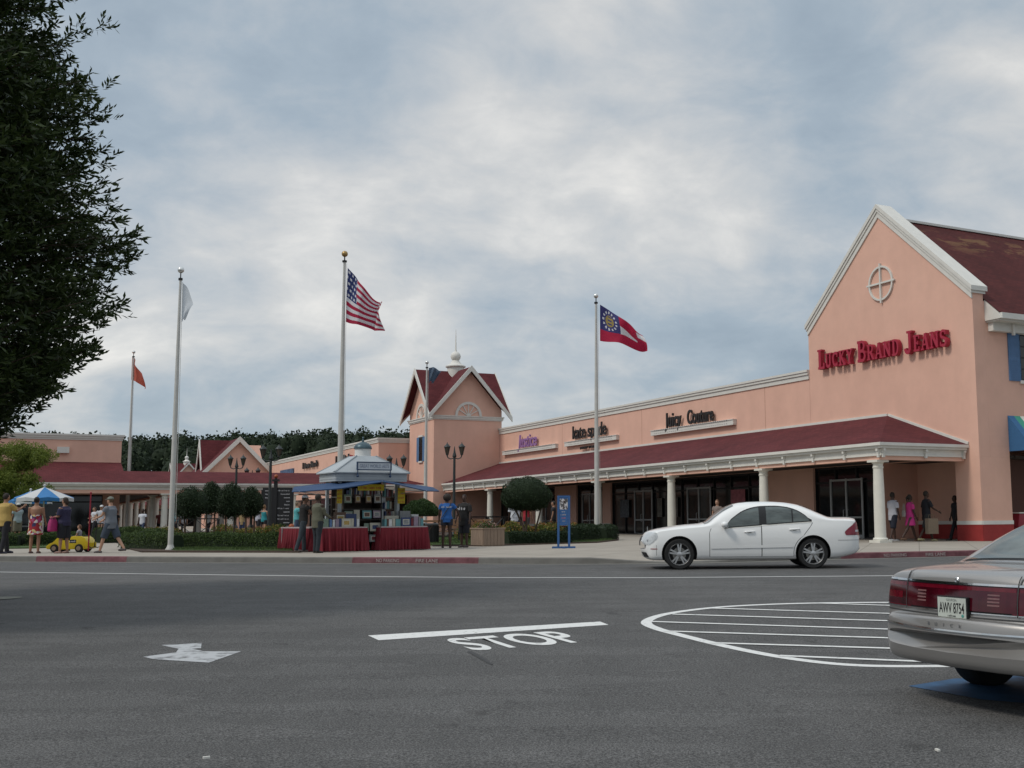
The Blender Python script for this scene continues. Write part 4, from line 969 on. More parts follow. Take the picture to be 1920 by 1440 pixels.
# ================================================================ BOOK KIOSK
K0, K1 = G(600, 1035.5), G(806, 1030.5); ke = (K1 - K0); KL_ = ke.length; kth = math.atan2(ke.y, ke.x)
KM = place(K0.x, K0.y, .15, kth); KMi = KM.inverted()
kio = thing('book_kiosk', 'octagonal-topped white book kiosk with a blue-grey dome, blue awning and red cloth tables', 'kiosk', KM)
kio['label'] = 'book kiosk with a white hipped roof, small blue-grey dome and blue awning'
M_KWHITE = mat('kiosk_white_boards', (.37, .40, .42), .6, noise=.06, nscale=4); M_KWOOD = mat('kiosk_interior', (.06, .045, .035), .7, noise=.3, nscale=6); M_NAVY = mat('navy_frame', (.02, .045, .10), .5, noise=.1)
BY0, BY1 = .62, 1.95
def klocal(u, v, yl):                        # pixel -> kiosk local (x,z) on the plane y=yl
    d = KMi.to_3x3() @ ray(u, v); c = KMi @ CAM; k = (yl - c.y) / d.y; p = c + d * k; return p.x, p.z
BX0, BX1 = klocal(634, 930, .62)[0], klocal(752, 930, .62)[0]
for x in (BX0 + .08, BX1 - .08):
    for y in (BY0 + .08, BY1 - .08): m = MB(); m.box(x - .045, x + .045, y - .045, y + .045, 0, 2.3); m.build('corner_post', M_KWHITE, kio)
m = MB(); m.box(BX0 + .2, BX1 - .2, BY1 - .15, BY1 - .1, 0, 2.25); m.box(BX0 + .1, BX1 - .1, BY0 + .4, BY1 - .15, .0, .12); m.box(1.05, 1.09, BY0 + .45, BY1 - .15, .12, 2.2); m.box(2.25, 2.29, BY0 + .45, BY1 - .15, .12, 2.2)
m.build('back_wall', M_KWOOD, kio)
for z in (.55, .95, 1.28, 1.66, 2.0):
    m = MB(); m.box(BX0 + .1, BX1 - .1, BY0 + .15 + .2 * (z > 1), BY0 + .75, z - .02, z); m.build('shelf', mat('shelf_board', (.12, .11, .10), .6, noise=.2), kio)
# roof
m = MB(); rx0, rx1, ry0, ry1 = klocal(626, 895, .4)[0], klocal(770, 895, .4)[0], .40, BY1 + .15; cxk, cyk = (rx0 + rx1) / 2 - .03, (ry0 + ry1) / 2
zb_, ze_, za_ = 2.12, 2.37, 2.93; cc = .03
def octo(x0, x1, y0, y1, c): return [(x0 + c, y0), (x1 - c, y0), (x1, y0 + c), (x1, y1 - c), (x1 - c, y1), (x0 + c, y1), (x0, y1 - c), (x0, y0 + c)]
O1, O2, O3 = octo(rx0, rx1, ry0, ry1, cc), octo(rx0 + .08, rx1 - .08, ry0 + .08, ry1 - .08, cc), octo(cxk - .32, cxk + .32, cyk - .32, cyk + .32, .01)
m.rings([[(x, y, ze_) for x, y in O1], [(x, y, ze_ + .03) for x, y in O1], [(x, y, za_) for x, y in O3]])
m.rings([[(x, y, zb_) for x, y in O2], [(x, y, ze_ - .002) for x, y in O2]])
for z in (zb_ + .07, zb_ + .15):
    O4 = octo(rx0 + .07, rx1 - .07, ry0 + .07, ry1 - .07, cc); m.rings([[(x, y, z) for x, y in O4], [(x, y, z + .012) for x, y in O4]])
for k in range(8): m.bar((O1[k][0], O1[k][1], ze_ + .035), (O3[k][0], O3[k][1], za_ + .01), .03)
kroof = m.build('roof', M_KWHITE, kio)
m = MB(); m.T = Matrix.Translation((cxk, cyk, 0)); m.lathe([(.25, za_ - .05), (.25, za_ + .22), (.27, za_ + .23)], n=20); m.build('cupola', mat('cupola_white', (.66, .66, .64), .5, noise=.04), kroof, smooth=True)
m = MB(); m.T = Matrix.Translation((cxk, cyk, 0)); m.lathe([(.28, za_ + .232), (.285, za_ + .26), (.26, za_ + .33), (.19, za_ + .40), (.09, za_ + .445), (.04, za_ + .46), (.035, za_ + .52), (.018, za_ + .54), (.03, za_ + .58), (.005, za_ + .63)], n=24); m.build('dome', mat('dome_verdigris', (.065, .105, .125), .4, noise=.25, nscale=6, metal=.3), kroof, smooth=True)
sx0, sx1 = klocal(671, 880, .35)[0], klocal(732, 880, .35)[0]
m = MB(); m.box(sx0, sx1, ry0 - .06, ry0 - .02, 2.49, 2.69); sg = m.build('sign_board', mat('pale_sign_board', (.50, .54, .58), .6, noise=.03), kio)
m = MB(); yy0, yy1 = ry0 - .075, ry0 - .015
m.box(sx0 - .035, sx1 + .035, yy0, yy1, 2.691, 2.72); m.box(sx0 - .035, sx1 + .035, yy0, yy1, 2.46, 2.489); m.box(sx0 - .035, sx0 - .001, yy0, yy1, 2.489, 2.691); m.box(sx1 + .001, sx1 + .035, yy0, yy1, 2.489, 2.691)
for x in (sx0, sx1): m.bar((x, ry0 - .045, 2.46), (x, ry0 - .045, 2.30), .025); m.ball((x, ry0 - .045, 2.28), .04, 10, 7); m.bar((x, ry0 - .045, 2.34), (x, ry0 + .1, 2.34), .02)
m.build('sign_frame', M_NAVY, sg)
TK = Matrix(((1, 0, 0, 0), (0, 0, -1, 0), (0, 1, 0, 0), (0, 0, 0, 1)))
def ktext(s, x, y, z, size, m_, width, par=kio):
    o = text(s, 'lettering', size, m_, par, Matrix.Identity(4), ext=.003, bold=size * .012); xs = [v.co.x for v in o.data.vertices]
    o.matrix_local = Matrix.Translation((x, y, z)) @ TK @ Matrix.Diagonal((width / (max(xs) - min(xs)), 1, 1, 1)); return o
ktext('GREAT WORLD ARTS', (sx0 + sx1) / 2, ry0 - .064, 2.54, .15, mat('faded_sign_letter', (.24, .27, .34), .6, noise=.2), (sx1 - sx0) * .9, sg)
M_YEL = mat('yellow_sign', (.50, .40, .02), .6, noise=.1, nscale=8); M_YRED = mat('sign_red_ink', (.40, .08, .03), .6, noise=.1)
def klocal(u, v, yl):                        # pixel -> kiosk local (x,z) on the plane y=yl
    d = KMi.to_3x3() @ ray(u, v); c = KMi @ CAM; k = (yl - c.y) / d.y; p = c + d * k; return p.x, p.z
for (u0, u1, v0, v1, s) in ((632, 641, 915, 944, ('~aaa', '~aaa', '~aaaa', '~aaa')), (746, 759, 915, 944, ('~aaa', '~aaa', '~aaaa', '~aaa')), (671, 720, 908, 920, ('~aaaa aaa aaa',))):
    x0, z1 = klocal(u0, v0, BY0 - .05); x1, z0 = klocal(u1, v1, BY0 - .05)
    m = MB(); m.box(x0, x1, BY0 - .06, BY0 - .045, z0, z1); so3 = m.build('price_sign', M_YEL, kio); n = len(s)
    for i, t_ in enumerate(s): ktext(t_, (x0 + x1) / 2, BY0 - .063, z1 - (z1 - z0) * (i + .78) / n, (z1 - z0) / n * .75, M_YRED, (x1 - x0) * .8, so3)
# awning panels
def wp(u, v, y): return KMi @ at(u, v, y)
m = MB(); P1, P2, P3, P4, P5, P6 = wp(551, 913, 34.9), wp(561, 921.5, 34.1), wp(640, 915, 34.2), wp(717, 902.5, 34.9), wp(717, 899.5, 36.0), wp(640, 903, 35.6)
P0 = wp(547, 922, 34.6)
m.poly([P1, P2, P3, P6]); m.poly([P6, P3, P4, P5]); m.poly([P1, P0, P2])
P7, P8, P9, P10 = wp(748, 908, 35.3), wp(748, 904.5, 36.4), wp(800, 920, 35.6), wp(812, 913.5, 37.4); P11 = wp(824, 920.5, 37.2)
m.poly([P5, P4, P7, P8]); m.poly([P8, P7, P9, P10]); m.poly([P10, P9, P11])
a_ = m.build('awning', M_BLUE, kio, fix=False); s_ = a_.modifiers.new('t', 'SOLIDIFY'); s_.thickness = .03
m = MB()
for a, b in ((P1, (BX0 + .08, BY0 + 1.6, 2.1)), (P2, (BX0 + .08, BY0 + .08, 1.6)), (P4, (1.9, BY0, 2.1)), (P9, (BX1 - .08, BY0 + .08, 1.75)), (P11, (BX1 - .08, BY0 + 1.2, 1.9))): m.bar(a, b, .02)
m.build('awning_strut', M_ALU, kio)
# skirted tables (each table a thing)
def skirt(pts, z0, z1, amp=.022, wl=.11):
    b = MB(); P = []
    for a, c in zip(pts, pts[1:]):
        a, c = Vector(a), Vector(c); n = max(3, int((c - a).length / .018)); nn = Vector(((c - a).y, -(c - a).x)).normalized()
        for k in range(n): P.append((a.lerp(c, k / n), nn, a.x * 3 + k * .018 / wl * 2 * PI))
    P.append((Vector(pts[-1]), nn, 0)); rows = []
    for j, f in enumerate((1, .9, .6, .3, 0)):
        r = []
        for p, nn, ph in P:
            o = amp * (1.25 - f) * 1.6 * (math.sin(ph) + .5 * math.sin(ph * .43 + 1.3) + .35 * math.sin(ph * 1.9)); r.append((p.x + nn.x * (o + .05 * (1 - f)), p.y + nn.y * (o + .05 * (1 - f)), z0 + (z1 - z0) * f))
        rows.append(r)
    b.rings(rows, cap=False, close=False); return b
M_SKIRT = mat('red_table_cloth', (.17, .012, .022), .75, noise=.15, nscale=4, stretch=(3, 3, .6)); M_TTOP = mat('pale_table_top', (.42, .36, .36), .7, noise=.1)
def table(pts, poly, label):
    t = thing('display_table', label, 'table', KM, 'red skirted book tables')
    skirt(pts, .02, .70).build('table_skirt', M_SKIRT, t, smooth=True, sharp=80)
    b = MB(); b.prism(poly, lambda a, c: (a, c, .70), lambda a, c: (a, c, .735)); b.build('table_top', M_TTOP, t)
    b = MB()
    for p in poly: b.bar((p[0] * .9 + .1 * poly[0][0], p[1] * .9 + .05, 0), (p[0] * .9 + .1 * poly[0][0], p[1] * .9 + .05, .7), .03)
    b.build('leg', M_ALU, t)
XL, XM, XR = 0.0, klocal(690, 1000, 0)[0], klocal(714, 1000, 0)[0]; XE = klocal(803, 1000, 0)[0]
table([(-.62, 2.0), (-.62, 1.95), (.02, .0), (XM, .0), (XM, .60)], [(-.60, 1.95), (.03, .02), (XM - .02, .02), (XM - .02, .55), (.34, .58), (.34, 1.95)], 'red skirted book table on the left of the kiosk, beside the two browsing men')
table([(XR, .60), (XR, .0), (XE, .0), (XE, .9)], [(XR + .02, .58), (XR + .02, .02), (XE - .02, .02), (XE - .02, .88), (BX1, .9), (BX1, .58)], 'red skirted book table on the right of the kiosk, before the domed shrub')
# books
BC = {'teal': (.10, .25, .27), 'grey': (.20, .21, .22), 'cream': (.42, .40, .33), 'lilac': (.25, .20, .26), 'navy': (.03, .05, .13), 'brown': (.10, .055, .035), 'white': (.55, .56, .56), 'green': (.16, .22, .17), 'maroon': (.14, .02, .03), 'blue': (.08, .15, .30), 'gold': (.35, .24, .07)}
M_PAGE = mat('page_edges', (.52, .50, .42), .8, noise=.08, nscale=30)
BPROTO = {}
def book(colr, w_, h_, d_, pic):
    key = (colr, w_, h_, d_, pic)
    if key in BPROTO: return BPROTO[key].copy()
    b = MB(); mats = [mat('cover_' + colr, BC[colr], .45, noise=.12, nscale=9), M_PAGE, mat('cover_picture_' + (pic or 'none'), BC[pic] if pic else (.1, .1, .1), .5, noise=.5, nscale=25)]
    b.m(0).box(0, w_, 0, .008, 0, h_); b.box(0, w_, d_ - .008, d_, 0, h_); b.box(0, .008, .0081, d_ - .0081, 0, h_); b.m(1).box(.0082, w_ - .008, .0083, d_ - .0083, .006, h_ - .006)
    if pic: b.m(2).box(w_ * .22, w_ * .78, -.003, -.0005, h_ * .25, h_ * .72); b.m(1).box(w_ * .15, w_ * .85, -.002, -.0002, h_ * .18, h_ * .8)
    o = b.build('book', mats); COL.objects.unlink(o); BPROTO[key] = o; return o.copy()
def put_book(x, y, z, colr, w_, h_, d_, pic, rz, tilt, label):
    o = book(colr, w_, h_, d_, pic); COL.objects.link(o); o.name = 'book'
    o.matrix_world = KM @ Matrix.Translation((x, y, z)) @ Matrix.Rotation(R(rz), 4, 'Z') @ Matrix.Rotation(R(tilt), 4, 'X')
    return tag(o, label, 'book', 'books on display at the kiosk')
def upx(u, y): return klocal(u, 985, y)[0]
# face-out books with pictures: (u, v_bottom, width px, height px, colour, picture, y plane)
FO = [(646, 943, 14, 16, 'green', 'brown', .70, 'green picture book, leftmost on the upper kiosk shelf'), (666, 943, 11, 16, 'brown', 'gold', .70, 'brown picture book on the upper kiosk shelf, second from the left'), (686, 943, 11, 16, 'brown', 'gold', .70, 'dark book with an amber picture on the upper kiosk shelf, third from the left'), (702, 943, 13, 16, 'grey', 'brown', .70, 'pale grey picture book, rightmost on the upper kiosk shelf'),
      (647, 973, 15, 15, 'green', 'grey', .62, 'pale green picture book, leftmost on the middle kiosk shelf'), (664, 973, 11, 17, 'cream', None, .62, 'cream book between the green and teal ones on the middle kiosk shelf'), (680, 972, 17, 15, 'teal', 'brown', .62, 'pale teal book with a small dark picture, centre of the middle kiosk shelf'), (700, 971, 14, 14, 'lilac', 'grey', .62, 'lilac picture book, rightmost on the middle kiosk shelf'),
      (683, 996, 9, 15, 'green', None, .42, 'slim pale green book in the gap between the two red tables'), (694, 996, 20, 16, 'cream', 'navy', .40, 'wide cream book with a dark picture in the gap between the two red tables'), (693, 1016, 19, 14, 'grey', 'maroon', .36, 'grey book with a dark red picture low in the gap between the tables')]
for (u, v, wpx, hpx, c_, pc, yl, lb) in FO:
    x0, z0 = klocal(u, v, yl); x1, z1 = klocal(u + wpx, v - hpx, yl); put_book(x0, yl, z0, c_, round(x1 - x0, 3), round(z1 - z0, 3), .04, pc, 0, -6, lb)
# standing books on the tables
zt = .737
LT_ = [(604, 11, 'green', 15, None, 'muted green box-shaped book at the left end of the left table'), (618, 4, 'blue', 14, None, 'blue upright book near the left end of the left table'), (624, 3.5, 'white', 13, None, 'thin white upright book on the left table beside the blue one'), (629, 6, 'lilac', 14, None, 'pale mauve upright book on the left table left of the large framed one'), (636, 4, 'navy', 15, None, 'navy upright book on the left table just left of the large yellow-picture book'),
       (641, 17, 'cream', 15, 'gold', 'large pale book with a yellow picture facing out on the left table'), (659, 4, 'cream', 15, None, 'thin cream book right of the yellow-picture book'), (664, 4, 'navy', 14, None, 'navy upright book near the right end of the left table'), (669, 4.5, 'white', 14, None, 'white upright book at the right end of the left table')]
RT_ = [(721, 4, 'teal', 13, None, 'teal upright book at the left end of the right table'), (726, 3, 'brown', 13, None, 'dark brown thin upright book on the right table'), (729, 6, 'white', 13, None, 'white upright book near the left end of the right table'), (736, 5, 'cream', 14, None, 'cream upright book left of the navy framed book on the right table'), (742, 9, 'teal', 13, None, 'teal wide upright book left of the navy framed book on the right table'),
       (753, 17, 'navy', 16, 'grey', 'navy book with a grey picture facing out on the right table'), (771, 4, 'maroon', 15, None, 'maroon thin upright book right of the navy framed book'), (776, 8, 'lilac', 18, None, 'tall grey-lilac book towards the right end of the right table'), (785, 3.5, 'grey', 17, None, 'grey thin upright book towards the right end of the right table'), (789, 5, 'teal', 14, None, 'teal upright book at the right end of the right table')]
for L_ in (LT_, RT_):
    for (u, wpx, c_, hpx, pc, lb) in L_:
        yl = .12; x0 = upx(u, yl); w_ = max(.05, wpx / 60 * 1.05); put_book(x0, yl, zt, c_, round(w_, 3), round(hpx / 60, 3), .22 if not pc else .05, pc, rnd.uniform(-3, 3), 0 if not pc else -5, lb)
# raised second rows behind: boxes of books
for (u, wpx, hpx, zz_, c_, pc, lb) in ((628, 20, 13, zt + .22, 'brown', 'gold', 'brown box set with a gold picture, raised behind the left table'), (648, 20, 10, zt + .22, 'navy', None, 'dark navy box set raised behind the middle of the left table'), (722, 26, 6, zt + .22, 'cream', None, 'cream album lying on the maroon one, behind the right table'), (724, 22, 5, zt + .14, 'maroon', None, 'maroon album lying under the cream one, behind the right table'), (750, 20, 16, zt + .20, 'grey', None, 'dark grey album box raised behind the right table'), (771, 14, 12, zt + .16, 'white', None, 'white album box raised behind the right end of the right table')):
    yl = .38; x0 = upx(u, yl); put_book(x0, yl, zt, c_, round(wpx / 59, 3), round(zz_ - zt + hpx / 59, 3), .16, pc, 0, 0, lb)
# spines on the upper shelves
n_ = 0
SP = ['grey', 'white', 'brown', 'navy', 'teal', 'maroon', 'cream', 'lilac']
for (xa, xb, zz_, yl) in ((1.12, 2.2, 1.66, .98), (2.3, BX1 - .15, 1.66, .98), (2.3, BX1 - .15, 1.28, .98), (2.3, BX1 - .15, .95, .85)):
    x = xa
    while x < xb - .04:
        d_ = rnd.choice((.03, .04, .055)); h_ = rnd.choice((.19, .22, .25)); c_ = rnd.choice(SP)
        o = put_book(x + d_, yl - .12, zz_ + .002, c_, .16, h_, d_, None, 90, 0, 'book spine in the packed rows on the shelves inside the kiosk'); x += d_ + rnd.choice((.004, .004, .03)); n_ += 1
        o['group'] = 'packed shelf books in the kiosk'

# ================================================================ VEGETATION
nr = np.random.default_rng(11)
M_LEAF_OAK = foliage_mat('willow_oak_leaf', (.012, .026, .006), (.055, .080, .020), .5, .22)
M_LEAF_LIGHT = foliage_mat('light_leaf', (.09, .13, .02), (.22, .26, .05), .6, .35)
M_LEAF_TOP = foliage_mat('clipped_leaf', (.010, .024, .009), (.028, .050, .017), .6, .1)
M_LEAF_DOME = foliage_mat('dome_shrub_leaf', (.018, .045, .010), (.045, .085, .02), .6, .12)
M_LEAF_HEDGE = foliage_mat('hedge_leaf', (.026, .052, .013), (.080, .12, .030), .65, .15)
M_LEAF_YEL = foliage_mat('yellow_shrub_leaf', (.05, .08, .014), (.19, .19, .035), .6, .3)
M_LEAF_ORG = foliage_mat('orange_flower', (.22, .07, .03), (.36, .22, .06), .6, .3)
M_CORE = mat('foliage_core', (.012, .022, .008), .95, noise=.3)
M_FOREST = foliage_mat('forest_leaf', (.010, .020, .011), (.034, .052, .022), .8, .08)
def leaf_quads(P, size, aspect=.45, up=.3, D=None):
    n = len(P); d = nr.normal(size=(n, 3)) if D is None else D + nr.normal(size=(n, 3)) * .45
    d[:, 2] += up if D is None else 0; d /= np.linalg.norm(d, axis=1, keepdims=True)
    r = nr.normal(size=(n, 3)); s = np.cross(d, r); s /= np.linalg.norm(s, axis=1, keepdims=True)
    L = size * nr.uniform(.7, 1.3, (n, 1)); a = P; b = P + d * L * .5 + s * L * aspect * .5; c = P + d * L; e = P + d * L * .5 - s * L * aspect * .5
    V = np.stack([a, b, c, e], 1).reshape(-1, 3); return V, np.arange(4 * n).reshape(-1, 4)
def leaves(name, P, size, m, parent, aspect=.45, up=.3, D=None):
    V, Fq = leaf_quads(np.asarray(P, float), size, aspect, up, D); return raw_mesh(name, V, Fq, m, parent)
def on_ellipsoid(n, c, r, shell=.12, zmin=-1):
    d = nr.normal(size=(int(n * 1.6), 3)); d /= np.linalg.norm(d, axis=1, keepdims=True); d = d[d[:, 2] > zmin][:n]
    k = 1.02 - shell * nr.random((len(d), 1)) ** 1.5 + .05 * np.sin(d[:, :1] * 9 + d[:, 2:3] * 7 + c[0]); return np.array(c) + d * np.array(r) * k
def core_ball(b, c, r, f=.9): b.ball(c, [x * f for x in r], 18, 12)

# --- the big tree at the left: willow oak close to the camera, trunk outside the picture
def big_tree():
    Yt = 15.5; bx = -11.2; by = Yt; bz = gz(by)
    t = thing('oak_tree', 'tall dark narrow-leaved tree filling the upper left edge of the picture', 'tree', place(bx, by, bz))
    b = MB(); b.tube([(0, 0, -.1), (0.03, 0, .5), (.05, .05, 2), (0, .1, 5), (.1, .0, 8), (0, 0, 11.6)], [.30, .22, .19, .15, .09, .03], 12)
    zs = np.array([2.2, 2.7, 3.4, 4.2, 5.8, 6.6, 7.4, 8.2, 9.0, 10.5, 12.3]) - bz; rs = np.array([2.0, 2.9, 3.45, 3.98, 3.88, 3.4, 3.15, 2.9, 2.7, 1.9, .5])
    PP, DD = [], []; nb = 0
    for i in range(2800):
        z = rnd.uniform(2.2, 12) - bz; a = rnd.uniform(0, 2 * PI)
        if z > 9.5 and rnd.random() < .4: continue
        rr = float(np.interp(z, zs, rs)) * (.93 + .11 * mnoise.noise(Vector((math.cos(a) * 1.6, math.sin(a) * 1.6, z * 1.25))) * 2.2 + rnd.uniform(-.10, .06) + (rnd.uniform(.05, .13) if rnd.random() < .10 else 0))
        tip = Vector((math.cos(a) * rr, math.sin(a) * rr, z + rnd.uniform(-.05, .25))); f0 = rnd.uniform(.10, .6)
        base = Vector((math.cos(a + rnd.uniform(-.2, .2)) * rr * f0, math.sin(a + rnd.uniform(-.2, .2)) * rr * f0, z - .5 - .3 * rnd.random())); mid_ = base.lerp(tip, .5) + Vector((0, 0, .12))
        if i % 3 == 0: b.tube([(0, 0, max(.3, base.z - .9)), base, mid_, tip], [.05, .028, .014, .004], 5)
        d0 = (tip - base).normalized(); L = (tip - base).length; ns = int(6 + L * 5)
        for s in range(ns):
            q = rnd.uniform(.25, 1) ** .8; p = base.lerp(mid_, q * 2) if q < .5 else mid_.lerp(tip, q * 2 - 1)
            sd_ = (d0 + Vector((rnd.gauss(0, .55), rnd.gauss(0, .55), rnd.gauss(.12, .4)))).normalized(); sl_ = rnd.uniform(.18, .42) * (1.15 - .5 * q)
            nl = 8
            for k in range(nl):
                f = (k + .5) / nl; PP.append(p + sd_ * sl_ * f); sid = 1 if k % 2 else -1; o = sd_.cross(Vector((0, 0, 1))).normalized() * sid
                DD.append(sd_ * .9 + o * .75 + Vector((0, 0, rnd.gauss(0, .2))))
    b.build('trunk', M_BARK, t, smooth=True)
    leaves('crown', np.array([tuple(p) for p in PP]), .120, M_LEAF_OAK, t, aspect=.30, D=np.array([tuple(d) for d in DD]))
big_tree()
def small_tree(x, y, blobs, label, trunks, n, size, m, name='small_tree', cat='tree', tr=.05, z0=.15, shell=.9, core=None):
    t = thing(name, label, cat, place(x, y, z0)); b = MB()
    for P, r in trunks: b.tube(P, r, 8)
    b.build('trunk', M_BARK, t, smooth=True)
    PP = []
    for c, r in blobs:
        k = int(n * (r[0] * r[1] * r[2]) ** (2 / 3) / sum((q[0] * q[1] * q[2]) ** (2 / 3) for _, q in blobs)); PP.append(on_ellipsoid(k, c, r, shell))
    cr_ = leaves('crown', np.concatenate(PP), size, m, t)
    if core:
        b = MB()
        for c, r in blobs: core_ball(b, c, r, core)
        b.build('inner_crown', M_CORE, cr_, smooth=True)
    return t
p = G(22, 1012); r4 = random.Random(5); rb = [((1.55 * math.sin(i * 2.4) * (i / 30) ** .5, .9 * math.cos(i * 2.4) * (i / 30) ** .5, 3.45 + r4.uniform(-1.35, 1.25) * (1 - .35 * i / 30)), (r4.uniform(.45, .75),) * 2 + (r4.uniform(.3, .5),)) for i in range(30)]
small_tree(p.x, p.y, rb, 'small light green tree behind the people at the far left', [([(0, 0, -.05), (.02, 0, 1), (.1, .1, 2), (0, 0, 3.4)], [.09, .07, .05, .02]), ([(.02, 0, .9), (.4, .1, 1.8), (.7, .2, 2.6)], [.05, .035, .015]), ([(.02, 0, .8), (-.4, .1, 1.8), (-.8, 0, 2.6)], [.05, .035, .015])], 34000, .10, M_LEAF_LIGHT)
# clipped trees over the left bed
def yh(u, v, y): p_ = at(u, v, y); return p_
def topiary(u, vt, vb, wpx, y, label, trunks=2, m=M_LEAF_TOP, dn=9000, zb0=.15, name='clipped_tree', zmin=-1.0, size=.055, flat=.96):
    c = at(u, (vt + vb) / 2, y); s = y / F_PX; rx = wpx / 2 * s; rz = (vb - vt) / 2 * s
    tr = []
    for k in range(trunks):
        a = 2 * PI * k / max(1, trunks) + .5; tr.append(([(.06 * math.cos(a) * trunks, .05 * math.sin(a), -.03), (.10 * math.cos(a) * trunks * .8, .06 * math.sin(a), (c.z - rz - zb0) * .6), (rx * .35 * math.cos(a), rx * .2 * math.sin(a), c.z - zb0)], [.045, .035, .02]))
    q_ = c.z - zb0; bl_ = [((0, 0, q_), (rx * .8, rx * .8, rz * .95)), ((-rx * .38, .1, q_ - rz * .12), (rx * .62, rx * .6, rz * .72)), ((rx * .40, -.1, q_ - rz * .05), (rx * .60, rx * .6, rz * .78)), ((rx * .1, -rx * .3, q_ + rz * .2), (rx * .55, rx * .5, rz * .7))]
    return small_tree(c.x, c.y, bl_, label, tr, dn, size, m, name, 'clipped tree', z0=zb0, shell=.22, core=.84)
topiary(357, 912, 976, 74, 41, 'round clipped dark tree, leftmost of the row behind the near left flagpole')
topiary(396, 902, 968, 48, 44, 'taller clipped dark tree, second from the left in the row')
topiary(433, 904, 976, 58, 41.5, 'round clipped dark tree, third from the left in the row')
topiary(470, 912, 974, 50, 43, 'clipped dark tree, rightmost of the row beside the big lamp')
for o in [o for o in COL.objects if o.get('category') == 'clipped tree']: o['group'] = 'clipped trees behind the left flower bed'
# lollipop tree in the right bed (two trunks, wide flat-bottomed head) and the domed shrub by the kiosk
c = at(987, 926, 43); s = 43 / F_PX
small_tree(c.x, c.y, [((0, 0, c.z - .15), (46 * s, 44 * s, 31 * s)), ((-14 * s, 0, c.z - .15 - 6 * s), (30 * s, 30 * s, 26 * s)), ((16 * s, 0, c.z - .15 - 5 * s), (30 * s, 30 * s, 26 * s))], 'large round-headed clipped tree on forked trunks in the right flower bed',
           [([(-.05, 0, -.05), (-.1, 0, .6), (-.38, 0, 1.2), (-.5, 0, 1.6)], [.045, .04, .035, .02]), ([(-.05, 0, .1), (.0, 0, .6), (.0, .1, 1.5)], [.045, .04, .03]), ([(.3, .1, -.05), (.33, .1, .5), (.5, 0, 1.1), (.6, 0, 1.6)], [.04, .035, .03, .02])], 17000, .05, M_LEAF_TOP, 'clipped_tree', 'clipped tree', shell=.10, core=.93)
c = at(790, 954, 39.5); s = 39.5 / F_PX; t = thing('dome_shrub', 'green dome-shaped clipped shrub on a short trunk right of the kiosk', 'shrub', place(c.x, c.y, .15))
b = MB(); b.tube([(.1, 0, -.03), (.12, 0, .4), (.08, 0, .8)], [.07, .06, .05], 8)
for a in range(5): b.tube([(.1, 0, .3), (.1 + .3 * math.cos(a * 1.3), .3 * math.sin(a * 1.3), .75)], [.03, .015], 6)
b.build('trunk', M_BARK, t, smooth=True)
zc_ = c.z - .15 - .16; P = on_ellipsoid(12000, (0, 0, zc_), (33 * s, 33 * s, 25 * s), .06, -.12); cr_ = leaves('crown', P, .045, M_LEAF_DOME, t)
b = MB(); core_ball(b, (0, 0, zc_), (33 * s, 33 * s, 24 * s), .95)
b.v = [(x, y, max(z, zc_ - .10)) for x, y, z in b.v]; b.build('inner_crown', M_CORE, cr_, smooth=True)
# planting beds, lawn, hedges, flowers
def flat_poly(name, P, m, z, kind='structure'):
    b = MB(); b.poly([(p[0], p[1], z) for p in P]); return tag(b.build(name, m, fix=False), kind=kind)
def raised(name, P, m, z0, z1, kind='structure'):
    b = MB(); b.prism(P, lambda a, c: (a, c, z0), lambda a, c: (a, c, z1)); return tag(b.build(name, m), kind=kind)
gA = [xy(G(u, v)) for u, v in ((266, 1036), (560, 1036.5), (600, 1030), (640, 1003), (420, 996), (285, 1000), (232, 1008), (229, 1027))]
raised('planting_bed', gA, M_SOIL, .10, .19)
gA2 = [xy(G(u, v)) for u, v in ((330, 1034.5), (548, 1035), (560, 1031), (480, 1026), (300, 1030))]; raised('lawn', gA2, M_GRASS, .12, .215)
gB = [xy(G(u, v)) for u, v in ((812, 1024.5), (900, 1024.5), (1000, 1021.5), (1120, 1018), (1160, 1013.5), (1160, 1008), (1100, 997), (800, 992), (780, 1010))]
raised('planting_bed', gB, M_SOIL, .10, .185); gB2 = [xy(G(u, v)) for u, v in ((805, 1023.5), (905, 1023.5), (905, 1008), (800, 1006))]; raised('lawn', gB2, M_GRASS, .12, .21)
gB3 = [xy(G(u, v)) for u, v in ((1060, 1019), (1120, 1017), (1155, 1013), (1140, 1008), (1060, 1011))]; raised('lawn', gB3, M_GRASS, .12, .205)
gC = [xy(G(u, v)) for u, v in ((-260, 1033), (60, 1028.5), (140, 1026), (160, 1012), (60, 1004), (-260, 1006))]; raised('planting_bed', gC, M_GRASS, .10, .19)
def tufts(P, n, name, m, h):
    P = [Vector(p) for p in P]; c = sum(P, Vector((0, 0))) / len(P); pts = []
    for _ in range(n):
        i = rnd.randrange(len(P)); a, b = P[i], P[(i + 1) % len(P)]; r1, r2 = rnd.random(), rnd.random()
        if r1 + r2 > 1: r1, r2 = 1 - r1, 1 - r2
        p = c + (a - c) * r1 + (b - c) * r2; pts.append((p.x, p.y, .20))
    pts = np.array(pts); D = np.tile(np.array([[0, 0, 1.0]]), (len(pts), 1)); V, F_ = leaf_quads(pts, h, .16, 0, D); o = raw_mesh(name, V, F_, m); return tag(o, kind='stuff')
for i, (P, n) in enumerate(((gA2, 9000), (gB2, 7000), (gB3, 3500), (gC, 9000))): tufts(P, n, 'grass', M_LEAF_HEDGE, .07)
